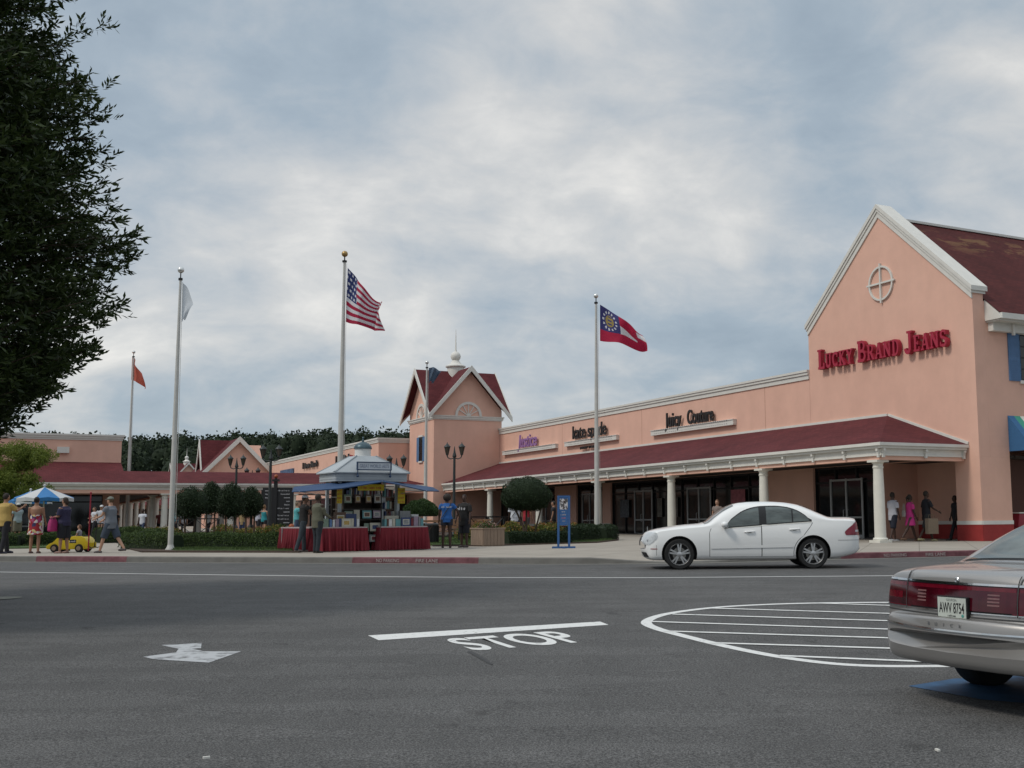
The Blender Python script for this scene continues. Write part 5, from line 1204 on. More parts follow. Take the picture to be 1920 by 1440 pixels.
def hedge(P0, P1, width, h, label, m=M_LEAF_HEDGE, n=9000, z0=.17, name='hedge', round_=.5, size=.06, grp=None, wob=.05):
    """clipped hedge along P0-P1 with a rounded, uneven profile"""
    P0, P1 = Vector(P0), Vector(P1); d = P1 - P0; L = d.length; a = math.atan2(d.y, d.x); t = thing(name, label, 'hedge', place(P0.x, P0.y, z0, a), grp)
    k = int(max(2, L / .35)); b = MB(); rs = []
    def prof(x, th, f=1.0):
        wv = 1 + wob * math.sin(x * 2.3 + P0.x) + wob * .8 * math.sin(x * 5.1 + 1 + P0.y); e_ = min(1, (min(x, L - x) + .12) / .3) ** .5
        cy = abs(math.cos(th)) ** round_ * (1 if math.cos(th) > 0 else -1); sz = math.sin(th) ** round_; return (x, cy * width / 2 * f * e_, sz * h * f * wv * (.8 + .2 * e_))
    for i in range(k + 1): x = L * i / k; rs.append([prof(x, PI * j / 10, .93) for j in range(11)])
    b.rings(rs, cap=True, close=True); 
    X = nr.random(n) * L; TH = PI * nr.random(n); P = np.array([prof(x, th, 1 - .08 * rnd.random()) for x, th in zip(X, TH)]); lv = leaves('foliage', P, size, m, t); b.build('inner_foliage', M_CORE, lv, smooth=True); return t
hg = 'clipped hedges edging the flower beds'
def g2(u, v): return xy(G(u, v))
hedge(g2(240, 1029), g2(330, 1031.5), .9, .52, 'low clipped hedge at the left corner of the left bed beside the crossing path', n=6000, grp=hg)
hedge(g2(262, 1021), g2(300, 1019), 1.0, .55, 'short hedge block just behind the corner hedge of the left bed', n=4000, grp=hg)
hedge(g2(330, 1028.5), g2(556, 1031), .9, .50, 'long low hedge along the front of the left bed, left of the kiosk', n=13000, grp=hg)
hedge(g2(40, 1025), g2(152, 1022), .9, .50, 'low hedge behind the yellow toy car stroller', n=7000, grp=hg)
hedge(g2(-240, 1029), g2(36, 1025.5), .9, .48, 'low hedge behind the man in the yellow shirt at the far left', n=8000, grp=hg)
hedge(g2(948, 1021.5), g2(1066, 1018.5), .8, .42, 'low dark hedge behind the blue sign stand', M_LEAF_TOP, 8000, grp=hg)
hedge(g2(1072, 1017), g2(1112, 1014.5), .9, .62, 'rounded dark hedge block left of the state flag pole', M_LEAF_TOP, 5000, grp=hg)
hedge(g2(1126, 1014), g2(1142, 1012), .9, .60, 'small dark hedge block right of the state flag pole', M_LEAF_TOP, 3000, grp=hg)
hedge(g2(897, 1020), g2(908, 1019), .7, .45, 'small dark shrub tucked left of the wooden planter', M_LEAF_TOP, 2000, grp=hg)
hedge(g2(182, 1018.5), g2(262, 1016), 1.0, .62, 'hedge beside the crossing path behind the man in the grey shirt', n=6000, grp=hg)
def flower_row(u0, u1, v0, v1, n, h, label, y_j=.8, mix_=.14):
    t = thing('flower_shrub', label, 'shrub', place(*g2(u0, v0), .17), 'yellow flowering shrubs in the beds'); A = Vector((0, 0)); B = Vector(g2(u1, v1)) - Vector(g2(u0, v0)); P, Q = [], []
    k = max(1, int(B.length / .55)); b = MB()
    for i in range(k + 1):
        c = A.lerp(B, i / k); c = c + Vector((rnd.uniform(-.15, .15), rnd.uniform(-y_j, y_j) * .4)); r = rnd.uniform(.32, .5); hh = h * rnd.uniform(.75, 1.1)
        P.append(on_ellipsoid(n // (k + 1), (c.x, c.y, hh * .5), (r, r, hh * .55), .5)); Q.append(on_ellipsoid(int(n * mix_) // (k + 1), (c.x, c.y, hh * .52), (r, r, hh * .58), .12, -.1)); core_ball(b, (c.x, c.y, hh * .5), (r, r, hh * .5), .6)
    f = leaves('foliage', np.concatenate(P), .075, M_LEAF_YEL, t, aspect=.6); leaves('flowers', np.concatenate(Q), .06, M_LEAF_ORG, t, aspect=.9); b.build('inner_foliage', M_CORE, f); return t
flower_row(905, 1010, 1016, 1013.5, 5000, .72, 'yellow and orange flowering shrubs behind the wooden planter and under the big clipped tree')
flower_row(1015, 1076, 1013.5, 1012, 3500, .62, 'orange-yellow flowering shrubs behind the blue sign stand')
flower_row(868, 898, 1014, 1013, 1800, .60, 'small yellow shrub between the woman in black and the planter')
flower_row(400, 520, 1012, 1012, 5000, .62, 'yellow-green shrubs behind the long hedge of the left bed')
flower_row(525, 560, 1018, 1018, 1600, .50, 'yellow-green shrub tops at the right end of the long hedge')
flower_row(250, 325, 1012, 1010, 3600, .62, 'yellow-green shrubs behind the corner hedge of the left bed')
# --- wooded hill far behind
hb = MB(); HX = np.linspace(-420, 420, 43); HY = np.linspace(215, 560, 24)
def hz(x, y):
    t_ = max(0, min(1, (y - 215) / 150)); s = t_ * t_ * (3 - 2 * t_); return -.4 + s * (17.9 + 1.2 * math.sin(x * .021 + 1) + .8 * math.sin(x * .05))
idx = [[hb.pv((x, y, hz(x, y))) for x in HX] for y in HY]
for a, b in zip(idx, idx[1:]):
    for k in range(len(HX) - 1): hb.face((a[k], a[k + 1], b[k + 1], b[k]))
tag(hb.build('hill', mat('forest_floor', (.015, .022, .01), 1, noise=.3), smooth=True, fix=False), kind='structure')
def forest():
    PV = []; cores = MB()
    for i in range(1500):
        x = rnd.uniform(-300, 150); y = rnd.uniform(235, 385)
        if rnd.random() < .5: y = rnd.uniform(330, 385)
        z = hz(x, y); H = rnd.uniform(9.3, 11.3) + (1.2 if rnd.random() < .08 else 0); r = rnd.uniform(2.2, 3.4)
        P = on_ellipsoid(130, (x, y, z + H * .52), (r, r, H * .50), .35, -.8); PV.append(P)
        core_ball(cores, (x, y, z + H * .5), (r, r, H * .48), .80) if i % 1 == 0 else None
    P = np.concatenate(PV); V, F_ = leaf_quads(P, .85, .8, .1); o = raw_mesh('woodland', V, F_, M_FOREST); tag(o, 'dark wooded hillside closing the view behind the shops', 'woodland', kind='stuff')
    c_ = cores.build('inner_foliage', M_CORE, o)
forest()

# ================================================================ PLAZA FURNITURE
def x_fence(u0, u1, v0, v1, label, h=.95):
    a, b = G(u0, v0), G(u1, v1); d = b - a; L = d.length; t = thing('fence', label, 'fence', place(a.x, a.y, .15, math.atan2(d.y, d.x))); n = max(1, round(L / 1.15)); m = MB()
    for i in range(n + 1): m = MB(); m.box(L * i / n - .045, L * i / n + .045, -.045, .045, 0, h); m.build('post', M_BLACK, t)
    m = MB(); m.box(0, L, -.04, .04, h + .001, h + .06); m.box(.05, L - .05, -.02, .02, .10, .16); m.build('rail', M_BLACK, t); m = MB()
    for i in range(n):
        x0, x1 = L * i / n + .05, L * (i + 1) / n - .05; m.bar((x0, .012, .16), (x1, .012, h), .04, .02); m.bar((x0, -.012, h), (x1, -.012, .16), .04, .02)
    m.build('cross_brace', M_BLACK, t); return t
x_fence(322, 408, 1010, 1010, 'black cross-braced fence below the clipped trees on the left'); x_fence(880, 976, 1010, 1007, 'black cross-braced fence rail behind the wooden planter')
x_fence(815, 872, 1011, 1010, 'black cross-braced fence behind the two people right of the kiosk', .8)
def bench(u, v, rz, label, L=1.9):
    p = G(u, v); t = thing('bench', label, 'bench', place(p.x, p.y, .15, R(rz)), 'slatted benches right of the kiosk'); wd = mat('bench_slat', (.20, .11, .06), .7, noise=.2, nscale=8)
    m = MB()
    for k in range(4): m.box(-L / 2, L / 2, -.22 + k * .12, -.13 + k * .12, .42, .455)
    m.build('seat', wd, t); m = MB()
    for k in range(3): m.box(-L / 2, L / 2, .26 + k * .02, .29 + k * .02, .55 + k * .12, .64 + k * .12)
    m.build('backrest', wd, t)
    for s in (-1, 1):
        m = MB(); x = s * (L / 2 - .15); m.box(x - .03, x + .03, -.22, -.17, 0, .42); m.box(x - .03, x + .03, .20, .25, 0, .42); m.box(x - .03, x + .03, -.25, .27, .385, .418); m.bar((x, .24, .4), (x, .35, .95), .05); m.bar((x, -.2, .62), (x, .27, .62), .045); m.bar((x, -.2, .42), (x, -.2, .62), .04); m.build('leg', M_BLACK, t)
bench(822, 1017, 8, 'slatted bench between the kiosk and the woman in the blue shirt'); bench(880, 1010, -12, 'slatted bench further back behind the woman in black')
def bin_():
    p = G(808, 1021); t = thing('litter_bin', 'black litter bin beside the right red table', 'litter bin', place(p.x, p.y, .15)); b = MB(); b.lathe([(.22, 0), (.26, .05), (.27, .7), (.28, .74), (.22, .78)], n=20); b.build('body', M_BLACK, t, smooth=True)
    b = MB(); b.lathe([(.285, .70), (.285, .74)], n=20); b.build('rim', M_LAMPP, t)
    b = MB()
    for k in range(16): a = 2 * PI * k / 16; b.bar((.278 * math.cos(a), .278 * math.sin(a), .08), (.285 * math.cos(a), .285 * math.sin(a), .68), .02)
    b.build('slat', M_BLACK, t)
bin_()
def planter():
    a, b_ = G(906, 1024.5), G(945, 1023.5); s = (b_ - a).length; p = (a + b_) / 2; n = (b_ - a).normalized(); rz = math.atan2(n.y, n.x); M = place(p.x, p.y, .15, rz) @ Matrix.Translation((0, s / 2, 0))
    t = thing('planter', 'square wooden planter box with small flowers beside the flower bed', 'planter', M); wd = mat('planter_wood', (.26, .19, .14), .8, noise=.15, nscale=7, stretch=(3, 3, .5)); m = MB(); h = .58; k = 6
    for q in range(4):
        m.T = Matrix.Rotation(q * PI / 2, 4, 'Z')
        for i in range(k): x0 = -s / 2 + s * i / k; m.box(x0 + .005, x0 + s / k - .005, -s / 2 - .02, -s / 2 + .005, .03, h)
    m.T = Matrix.Identity(4); m.box(-s / 2 + .006, s / 2 - .006, -s / 2 + .006, s / 2 - .006, .0, h - .04); m.build('box', wd, t)
    m = MB()
    for q in range(4): m.T = Matrix.Rotation(q * PI / 2, 4, 'Z'); m.box(-s / 2 - .04, s / 2 - .03, -s / 2 - .04, -s / 2 + .03, h, h + .045)
    m.build('rim', wd, t); leaves('plant', on_ellipsoid(1600, (0, 0, h + .02), (s * .42, s * .42, .18), .6, -.1), .06, M_LEAF_HEDGE, t); leaves('flowers', on_ellipsoid(260, (0, 0, h + .03), (s * .44, s * .44, .22), .2, 0), .045, foliage_mat('pink_flower', (.30, .10, .08), (.45, .32, .28)), t, aspect=.9)
planter()
def sign_stand():
    p = G(1057, 1028); y = p.y; t = thing('sign_stand', 'blue framed poster stand on a cross foot in front of the flower bed', 'sign stand', place(p.x, p.y, .15, R(4))); bl = mat('stand_blue_paint', (.03, .10, .26), .45, noise=.12)
    m = MB()
    for s in (-1, 1): m.box(s * .17 - .035, s * .17 + .035, -.02, .02, .06, 1.60)
    m.box(-.205, .205, -.019, .019, 1.601, 1.66); m.box(-.13, .13, -.015, .015, .72, .78); m.build('frame', bl, t)
    m = MB(); m.box(-.37, .37, -.04, .04, 0, .06); m.box(-.04, .04, -.30, .30, .0, .055); m.build('foot', bl, t)
    m = MB(); m.box(-.132, .132, -.012, .012, .781, 1.60); pn = m.build('panel', bl, t)
    m = MB(); m.box(-.125, .125, -.017, -.0125, 1.22, 1.56); m.build('poster', mat('fashion_poster', (.30, .29, .30), .5, noise=.75, nscale=9, detail=4, thr=(.45, .5)), pn)
    m = MB(); m.ball((.01, -.018, 1.47), (.026, .004, .034), 10, 7); m.tube([(.01, -.018, 1.44), (.012, -.018, 1.32), (.0, -.018, 1.24)], [.018, .034, .028], 8, flat=.15); m.build('printed_figure', mat('figure_print', (.05, .03, .025), .6, noise=.3), pn)
    for i, (s, z, sz, c) in enumerate((('~aaa', 1.13, .07, CWHT), ('~aaaa', 1.03, .08, mat('pale_print', (.35, .32, .34), .6, noise=.1)), ('~aaa', .93, .08, mat('pink_print', (.45, .15, .2), .6, noise=.1)), ('~aaa', .84, .06, mat('pale_print', (.35, .32, .34))))):
        o = text(s, 'lettering', sz, c, pn, Matrix.Translation((0, -.0135, z)) @ TK, ext=.001)
sign_stand()
def directory():
    p = G(528, 1006); M = place(p.x, p.y, .15, R(4)); t = thing('directory_board', 'black two panel shop directory with white lettering and orange finials above an orange planter', 'directory sign', M); s = p.y / F_PX
    m = MB(); X = lambda u: (u - 528) * s
    m.box(X(512), X(518), -.08, .08, 0, 2.95); m.box(X(489), X(491), -.04, .04, 0, 2.5); m.box(X(546), X(548), -.04, .04, 0, 2.5); m.box(X(509), X(521), -.14, .14, 2.95, 3.06); m.box(X(513), X(517), -.05, .05, 3.06, 3.14); m.build('post', M_BLACK, t)
    m = MB(); m.ball((X(515), 0, 3.22), .11, 12, 8); m.build('finial', mat('orange_ball', (.30, .07, .02), .5, noise=.2), t)
    for a, b_ in ((491, 512), (518, 546)):
        m = MB(); m.box(X(a) + .01, X(b_) - .01, -.03, .03, .55, 2.62); pn = m.build('panel', M_BLACK, t); cx0 = (X(a) + X(b_)) / 2; wd = X(b_) - X(a)
        names = ['~aaaaaaaaaa', '~aaaaaaaa', '~aaaaaa', '~aaa', '~aaaaa', '~aaaa aaaaa', '~aaaaaa', '~aaaaaaaaaa', '~aaaaaaaaaa', '~aaaaaa', '~aaa'] if a > 500 else ['~aaaaaa', '~aaaaa', '~aaaaa']
        for i, nm in enumerate(names):
            o = text(nm, 'lettering', .10, CWHT, pn, Matrix.Translation((X(b_) - .12 if a > 500 else cx0, -.035, 2.42 - i * .19)) @ TK, ext=.002, align='RIGHT' if a > 500 else 'CENTER', bold=.003)
    m = MB(); m.box(X(505), X(553), -.5, .5, 0, .36); m.build('planter_box', mat('orange_planter', (.30, .07, .025), .7, noise=.2), t)
    m = MB(); m.ball((X(548), -.3, .52), (.16, .16, .16), 12, 8); m.build('ball', mat('orange_ball', (.30, .07, .02)), t)
    leaves('plant', on_ellipsoid(900, (X(526), -.1, .38), (.5, .35, .3), .6, 0), .08, M_LEAF_HEDGE, t)
directory()
def umbrella(u, vt, y, wpx, label, rot):
    p = at(u, vt, y); H = p.z - .15; s = y / F_PX; r = wpx / 2 * s; t = thing('market_umbrella', label, 'umbrella', place(p.x, p.y, .15, rot), 'blue and white market umbrellas'); bl, wh = mat('umbrella_blue', (.03, .16, .38), .7, noise=.08), mat('umbrella_white', (.50, .50, .50), .7, noise=.05)
    b = MB(); n = 8
    for k in range(n):
        a0, a1 = 2 * PI * k / n, 2 * PI * (k + 1) / n; am = (a0 + a1) / 2; b.m(k % 2); zt_, ze2 = H - .12, H - .62
        e0, e1, em = (r * math.cos(a0), r * math.sin(a0), ze2), (r * math.cos(a1), r * math.sin(a1), ze2), (r * .96 * math.cos(am), r * .96 * math.sin(am), ze2 + .05); m0, m1 = (r * .5 * math.cos(a0), r * .5 * math.sin(a0), (zt_ + ze2) / 2 + .02), (r * .5 * math.cos(a1), r * .5 * math.sin(a1), (zt_ + ze2) / 2 + .02)
        b.poly([(0, 0, zt_), m0, m1]); b.poly([m0, e0, em]); b.poly([m0, em, m1]); b.poly([m1, em, e1]); b.poly([e0, (e0[0], e0[1], ze2 - .14), (em[0], em[1], ze2 - .11), em]); b.poly([em, (em[0], em[1], ze2 - .11), (e1[0], e1[1], ze2 - .14), e1])
    o = b.build('canopy', [bl, wh], t, fix=False); sm = o.modifiers.new('t', 'SOLIDIFY'); sm.thickness = .01
    b = MB(); b.tube([(0, 0, 0), (0, 0, H - .1)], .03, 10); b.lathe([(.28, 0), (.28, .05), (.06, .1)], n=16); b.build('pole', M_CREAM, t, smooth=True); b = MB(); b.ball((0, 0, H - .05), .06, 10, 7); b.build('finial', wh, t, smooth=True)
    for k in range(n): a = 2 * PI * k / n; b = MB(); b.bar((0, 0, H - .22), (r * .95 * math.cos(a), r * .95 * math.sin(a), H - .64), .018); b.build('rib', M_CREAM, t)
umbrella(84, 908, 50, 104, 'nearer blue and white umbrella behind the woman in the floral dress', .2); umbrella(58, 916, 56, 74, 'farther blue and white umbrella partly hidden at the left', .55)
# cafe tables in the plaza
for i, (u, v) in enumerate(((95, 1008), (60, 1006))):
    p = G(u, v); t = thing('cafe_table', 'dark round cafe table under the ' + ('nearer' if i == 0 else 'farther') + ' umbrella', 'table', place(p.x, p.y, .15)); b = MB(); b.lathe([(.5, .72), (.5, .75)], n=20); b.build('table_top', M_BLACK, t); b = MB(); b.lathe([(.25, 0), (.25, .03), (.04, .06), (.04, .72)], n=12); b.build('leg', M_BLACK, t)

# ================================================================ PEOPLE
SKIN = {'light': (.42, .24, .16), 'tan': (.30, .16, .10), 'brown': (.13, .065, .04), 'dark': (.055, .028, .020)}
def remesh(o, vox, smooth=True):
    r = o.modifiers.new('remesh', 'REMESH'); r.mode = 'VOXEL'; r.voxel_size = vox; r.use_smooth_shade = smooth
    s = o.modifiers.new('smooth', 'SMOOTH'); s.iterations = 3; s.factor = .5
def ell_loft(b, rows, n=16):   # rows: (x, y, z, rx, ry)
    b.rings([[(x + rx * math.cos(2 * PI * k / n), y + ry * math.sin(2 * PI * k / n), z) for k in range(n)] for x, y, z, rx, ry in rows])
def person(u, vf, H, face, label, skin='light', top='(.5,.5,.5)', topc=(.4, .4, .4), sleeve=.55, bottom='trousers', botc=(.03, .035, .05), legs=((0, 0), (0, 0)), arms=((4, 8, 12), (4, 8, 12)), hair='short', hairc=(.02, .014, .01),
           cap=None, fat=1.0, shoes=(.05, .04, .04), bag=None, lean=0, z0=.15, vox=.014, y=None, top_mat=None, sit=False, stance=.10, female=False, strap=None, hem=.86, cat='person', torso_twist=0, back_print=None, headturn=0, extra=None):
    y = 42.3 if vf is None else y; p = G(u, vf, z0) if y is None else at(u, 960, y); k = H / 1.75
    t = thing('person', label, cat, place(p.x, p.y, z0, R(face)))   # local +y is the way the person faces
    sk = mat('skin_' + skin, SKIN[skin], .55, noise=.06, nscale=9); V3 = Vector
    hipz, hw, sh, shw = .93, .092, 1.43, .19 * (0.92 if female else 1) * (1 + .25 * (fat - 1))
    LEG = []
    for s, (sw, kb_) in zip((-1, 1), legs):
        h = V3((s * hw, 0, hipz)); a = R(sw); kn = h + V3((s * (stance - hw) * .5, math.sin(a), -math.cos(a))) * .44; b_ = R(sw - kb_); an = kn + V3((s * (stance - hw) * .4, math.sin(b_), -math.cos(b_))) * .42; LEG.append((h, kn, an, b_))
    low = min(l[2].z for l in LEG) - .07; dz = -low
    if sit: dz = 0
    def up(v): return (v + V3((0, 0, dz))) * k
    LEG = [(up(h), up(kn), up(an), b_) for h, kn, an, b_ in LEG]; LN = R(lean)
    def tor(v): # torso lean about the hip
        v = V3(v); r = v - V3((0, 0, hipz)); return V3((r.x, r.y * math.cos(LN) + r.z * math.sin(LN), r.z * math.cos(LN) - r.y * math.sin(LN))) + V3((0, 0, hipz))
    ARM = []
    for s, (sw, ab, el) in zip((-1, 1), arms):
        S = tor((s * shw, 0, sh)); a, c = R(sw), R(ab); E_ = S + V3((s * math.sin(c), math.sin(a) * math.cos(c), -math.cos(a) * math.cos(c))) * .28
        a2 = R(sw + el); inn = -.25 * math.sin(R(min(el, 90))); Wd = E_ + V3((s * (math.sin(c) * .6 + inn), math.sin(a2), -math.cos(a2))).normalized() * .25; dh = (Wd - E_).normalized(); ARM.append((up(S), up(E_), up(Wd), dh, s))
    f = fat
    b = MB()
    TR = [(.90, .150, .105), (.97, .160, .115), (1.06, .148 if not female else .130, .105), (1.16, .145 if not female else .125, .10), (1.28, .158 if not female else .145, .112), (1.37, .165 if not female else .148, .11), (1.44, .135, .085), (1.485, .062, .06), (1.56, .052, .056)]
    rows = []
    for z, rx, ry in TR:
        q = up(tor((0, 0, z))); g_ = f if z < 1.4 else (1 + (f - 1) * .5); rows.append((q.x, q.y, q.z, rx * g_ * k, ry * (1 + (f - 1) * 1.3 if z < 1.4 else 1) * k))
    ell_loft(b, rows)
    hc = up(tor((0, .015, 1.635))); Th = b.T; b.T = Matrix.Translation(hc) @ Matrix.Rotation(R(headturn), 4, 'Z') @ Matrix.Rotation(-LN * .5, 4, 'X')
    b.ball((0, 0, 0), (.074 * k, .094 * k, .115 * k), 18, 12); b.ball((0, .03 * k, -.055 * k), (.052 * k, .062 * k, .06 * k), 14, 9); b.ball((0, .098 * k, -.012 * k), (.011 * k, .018 * k, .02 * k), 8, 6)
    for s in (-1, 1): b.ball((s * .075 * k, -.005 * k, -.01 * k), (.012 * k, .02 * k, .03 * k), 8, 6)
    HM = b.T.copy(); b.T = Th
    for h, kn, an, b_ in LEG:
        b.tube([h + V3((0, 0, .03)), h.lerp(kn, .4), kn, kn.lerp(an, .3), an], [.088 * k * f, .074 * k * f, .052 * k, .055 * k, .036 * k], 12)
        fd = V3((0, math.cos(b_ * .4), 0)); b.tube([an + V3((0, -.035 * k, -.035 * k)), an + V3((0, .06 * k, -.042 * k)), an + V3((0, .15 * k, -.055 * k))], [.034 * k, .036 * k, .022 * k], 10)
    for S, E_, Wd, dh, s in ARM:
        b.tube([S, S.lerp(E_, .4), E_, E_.lerp(Wd, .35), Wd], [.052 * k * f, .046 * k * f, .036 * k, .036 * k, .024 * k], 10)
        side = dh.cross(V3((0, 1, .2))).normalized(); fw = side.cross(dh).normalized(); palm = Wd + dh * .045 * k
        b.tube([Wd, palm, palm + dh * .045 * k], [.024 * k, .034 * k, .030 * k], 10, flat=.6)
        for q in range(4): o = fw * (q - 1.5) * .018 * k; ln = (.070, .078, .072, .056)[q] * k; st = palm + dh * .038 * k + o; b.tube([st, st + dh * ln * .5 + side * .004, st + dh * ln * .8 - side * s * .02 * k, st + dh * ln - side * s * .035 * k], [.0095 * k, .009 * k, .0085 * k, .007 * k], 6)
        st = Wd + dh * .03 * k + fw * .025 * k; b.tube([st, st + (dh * .6 + fw).normalized() * .035 * k, st + (dh + fw * .5).normalized() * .065 * k], [.012 * k, .011 * k, .008 * k], 6)
    body = b.build('body', sk, t, fix=False); remesh(body, vox * .8)
    # clothes
    tm = top_mat or mat('cloth_%.2f_%.2f_%.2f' % topc, topc, .85, noise=.12, nscale=5, bump=.5, bscale=9)
    cb = MB(); rows = []; dress = bottom == 'dress'
    zt2 = 1.45 if not (top == 'tank' or top == 'backless') else (1.38 if top == 'tank' else 1.2)
    src = [(hem, .165, .125)] + [(z, rx + .018, ry + .018) for z, rx, ry in TR if hem + .03 < z < 1.4 and z < zt2]
    if top not in ('tank', 'backless'): src += [(1.43, .155, .10), (1.475, .09, .078)]
    else: src += [(zt2, .155, .112)]
    if dress: src = [(hem, .21, .17), (hem + .15, .19, .15), (.9, .168, .13)] + [x for x in src if x[0] > .93]
    for z, rx, ry in src: q = up(tor((0, 0, z))) if z > .93 else up(V3((0, 0, z)));  g_ = f if z < 1.4 else (1 + (f - 1) * .5); rows.append((q.x, q.y, q.z, rx * g_ * k, ry * (1 + (f - 1) * 1.3 if z < 1.4 else 1) * k))
    ell_loft(cb, rows, 20)
    if top not in ('tank', 'backless'):
        for S, E_, Wd, dh, s in ARM:
            if sleeve <= 1: e_ = S.lerp(E_, sleeve); cb.tube([S + V3((-s * .045 * k, 0, .005)), S.lerp(e_, .3), e_], [.062 * k, .066 * k * f, .064 * k * f], 12)
            else: cb.tube([S + V3((-s * .045 * k, 0, .005)), S.lerp(E_, .5), E_, Wd], [.062 * k, .060 * k * f, .052 * k, .040 * k], 12)
    sh_ = cb.build('dress' if dress else 'shirt', tm, t, fix=False); remesh(sh_, vox * .9)
    if not dress:
        bm_ = mat('cloth_%.2f_%.2f_%.2f' % botc, botc, .85, noise=.15, nscale=5, bump=.5, bscale=9); pb = MB()
        rows = [(up(V3((0, 0, z))), rx, ry) for z, rx, ry in ((.84, .150, .112), (.90, .166, .122), (.97, .165, .122), (1.02, .155, .115))]
        ell_loft(pb, [(q.x, q.y, q.z, rx * f * k, ry * f * k) for q, rx, ry in rows], 18)
        if bottom == 'skirt': ell_loft(pb, [(0, 0, up(V3((0, 0, z))).z, rx * k * f, ry * k * f) for z, rx, ry in ((.52, .20, .17), (.75, .185, .15), (.88, .165, .12))], 18)
        else:
            for h, kn, an, b_ in LEG:
                if bottom == 'shorts': e_ = kn.lerp(an, .04); pb.tube([h + V3((0, 0, .02)), h.lerp(kn, .5), e_], [.102 * k * f, .100 * k * f, .090 * k * f], 14)
                elif bottom == 'short_shorts': pb.tube([h + V3((0, 0, .02)), h.lerp(kn, .42)], [.102 * k * f, .098 * k * f], 14)
                elif bottom == 'tights': pb.tube([h, kn, kn.lerp(an, .5)], [.095 * k * f, .062 * k, .056 * k], 14)
                else: pb.tube([h + V3((0, 0, .02)), h.lerp(kn, .5), kn, kn.lerp(an, .6), an + V3((0, -.01, -.02))], [.100 * k * f, .088 * k * f, .070 * k, .066 * k, .062 * k], 14)
        po = pb.build('skirt' if bottom == 'skirt' else ('shorts' if 'short' in bottom else 'trousers'), bm_, t, fix=False); remesh(po, vox * .9)
    sm_ = mat('shoe_%.2f_%.2f_%.2f' % shoes, shoes, .6, noise=.15, nscale=8)
    for h, kn, an, b_ in LEG:
        s = MB(); s.tube([an + V3((0, -.055 * k, -.045 * k)), an + V3((0, .02 * k, -.035 * k)), an + V3((0, .11 * k, -.048 * k)), an + V3((0, .185 * k, -.055 * k))], [.034 * k, .044 * k, .043 * k, .026 * k], 12)
        s.v = [(x, y_, max(z, 0.0) if an.z < .12 * k else z) for x, y_, z in s.v]; s.build('shoe', sm_, t, smooth=True)
    hm = mat('hair_%.2f_%.2f_%.2f' % hairc, hairc, .7, noise=.3, nscale=40, bump=.6, bscale=60)
    if hair != 'bald':
        hb_ = MB(); hb_.T = HM
        if hair == 'afro': hb_.ball((0, -.02 * k, .03 * k), (.135 * k, .13 * k, .13 * k), 20, 14)
        else:
            hb_.ball((0, -.016 * k, .022 * k), (.083 * k, .096 * k, .108 * k), 20, 14)
            if hair in ('long', 'bob'): zl_ = -.22 if hair == 'long' else -.11; hb_.tube([(0, -.045 * k, .05 * k), (0, -.07 * k, -.06 * k), (0, -.075 * k, zl_ * k)], [.085 * k, .082 * k, .045 * k], 14, flat=.75)
            if hair == 'bun': hb_.ball((0, -.10 * k, .05 * k), .045 * k, 12, 8)
            if hair == 'tail': hb_.tube([(0, -.09 * k, .05 * k), (0, -.14 * k, 0), (0, -.12 * k, -.16 * k)], [.03 * k, .034 * k, .012 * k], 10)
        if hair == 'afro': hb_.v = hb_.v
        ho = hb_.build('hair', hm, t, smooth=True)
        cut = []   # keep the face clear
        me = ho.data; inv = HM.inverted(); bm = bmesh.new(); bm.from_mesh(me)
        dele = [v for v in bm.verts if (lambda q: q.y > .035 * k and q.z < .055 * k and abs(q.x) < .075 * k)(inv @ v.co)]; bmesh.ops.delete(bm, geom=dele, context='VERTS'); bm.to_mesh(me); bm.free()
    # face
    fb = MB(); fb.T = HM
    for s in (-1, 1): fb.ball((s * .03 * k, .083 * k, .012 * k), (.011 * k, .008 * k, .006 * k), 8, 6)
    fb.build('eye', mat('eye_dark', (.02, .015, .012), .3, noise=.1), t); fb = MB(); fb.T = HM; fb.ball((0, .088 * k, -.055 * k), (.022 * k, .007 * k, .006 * k), 8, 6); fb.build('mouth', mat('lip_' + skin, tuple(c * .6 for c in SKIN[skin]), .5, noise=.1), t)
    if cap:
        c_ = MB(); c_.T = HM; c_.ball((0, -.012 * k, .045 * k), (.092 * k, .105 * k, .088 * k), 20, 12); c_.v = [v for v in c_.v]
        co_ = c_.build('cap', mat('cap_%.2f_%.2f_%.2f' % cap, cap, .8, noise=.1), t, smooth=True); inv = HM.inverted(); bm = bmesh.new(); bm.from_mesh(co_.data); bmesh.ops.delete(bm, geom=[v for v in bm.verts if (inv @ v.co).z < .03 * k], context='VERTS'); bm.to_mesh(co_.data); bm.free()
        c_ = MB(); c_.T = HM; c_.ball((0, .10 * k, .042 * k), (.07 * k, .075 * k, .010 * k), 16, 8); c_.build('cap_peak', mat('cap_%.2f_%.2f_%.2f' % cap, cap), co_, smooth=True)
    if strap:
        s_ = MB(); A = up(tor((.11, .115 * f, 1.40))); B = up(tor((-.15 * f, .13 * f, .98))); C_ = up(tor((.11, -.105 * f, 1.40))); D_ = up(tor((-.15 * f, -.12 * f, .98)))
        for a_, c__ in ((A, B), (C_, D_)): mid_ = a_.lerp(c__, .5); mid_.y *= 1.25; s_.tube([a_, mid_, c__], .014, 6)
        s_.tube([A, up(tor((.12, 0, 1.48))), C_], .014, 6); s_.build('bag_strap', mat('strap', (.02, .018, .018), .6, noise=.1), t, smooth=True)
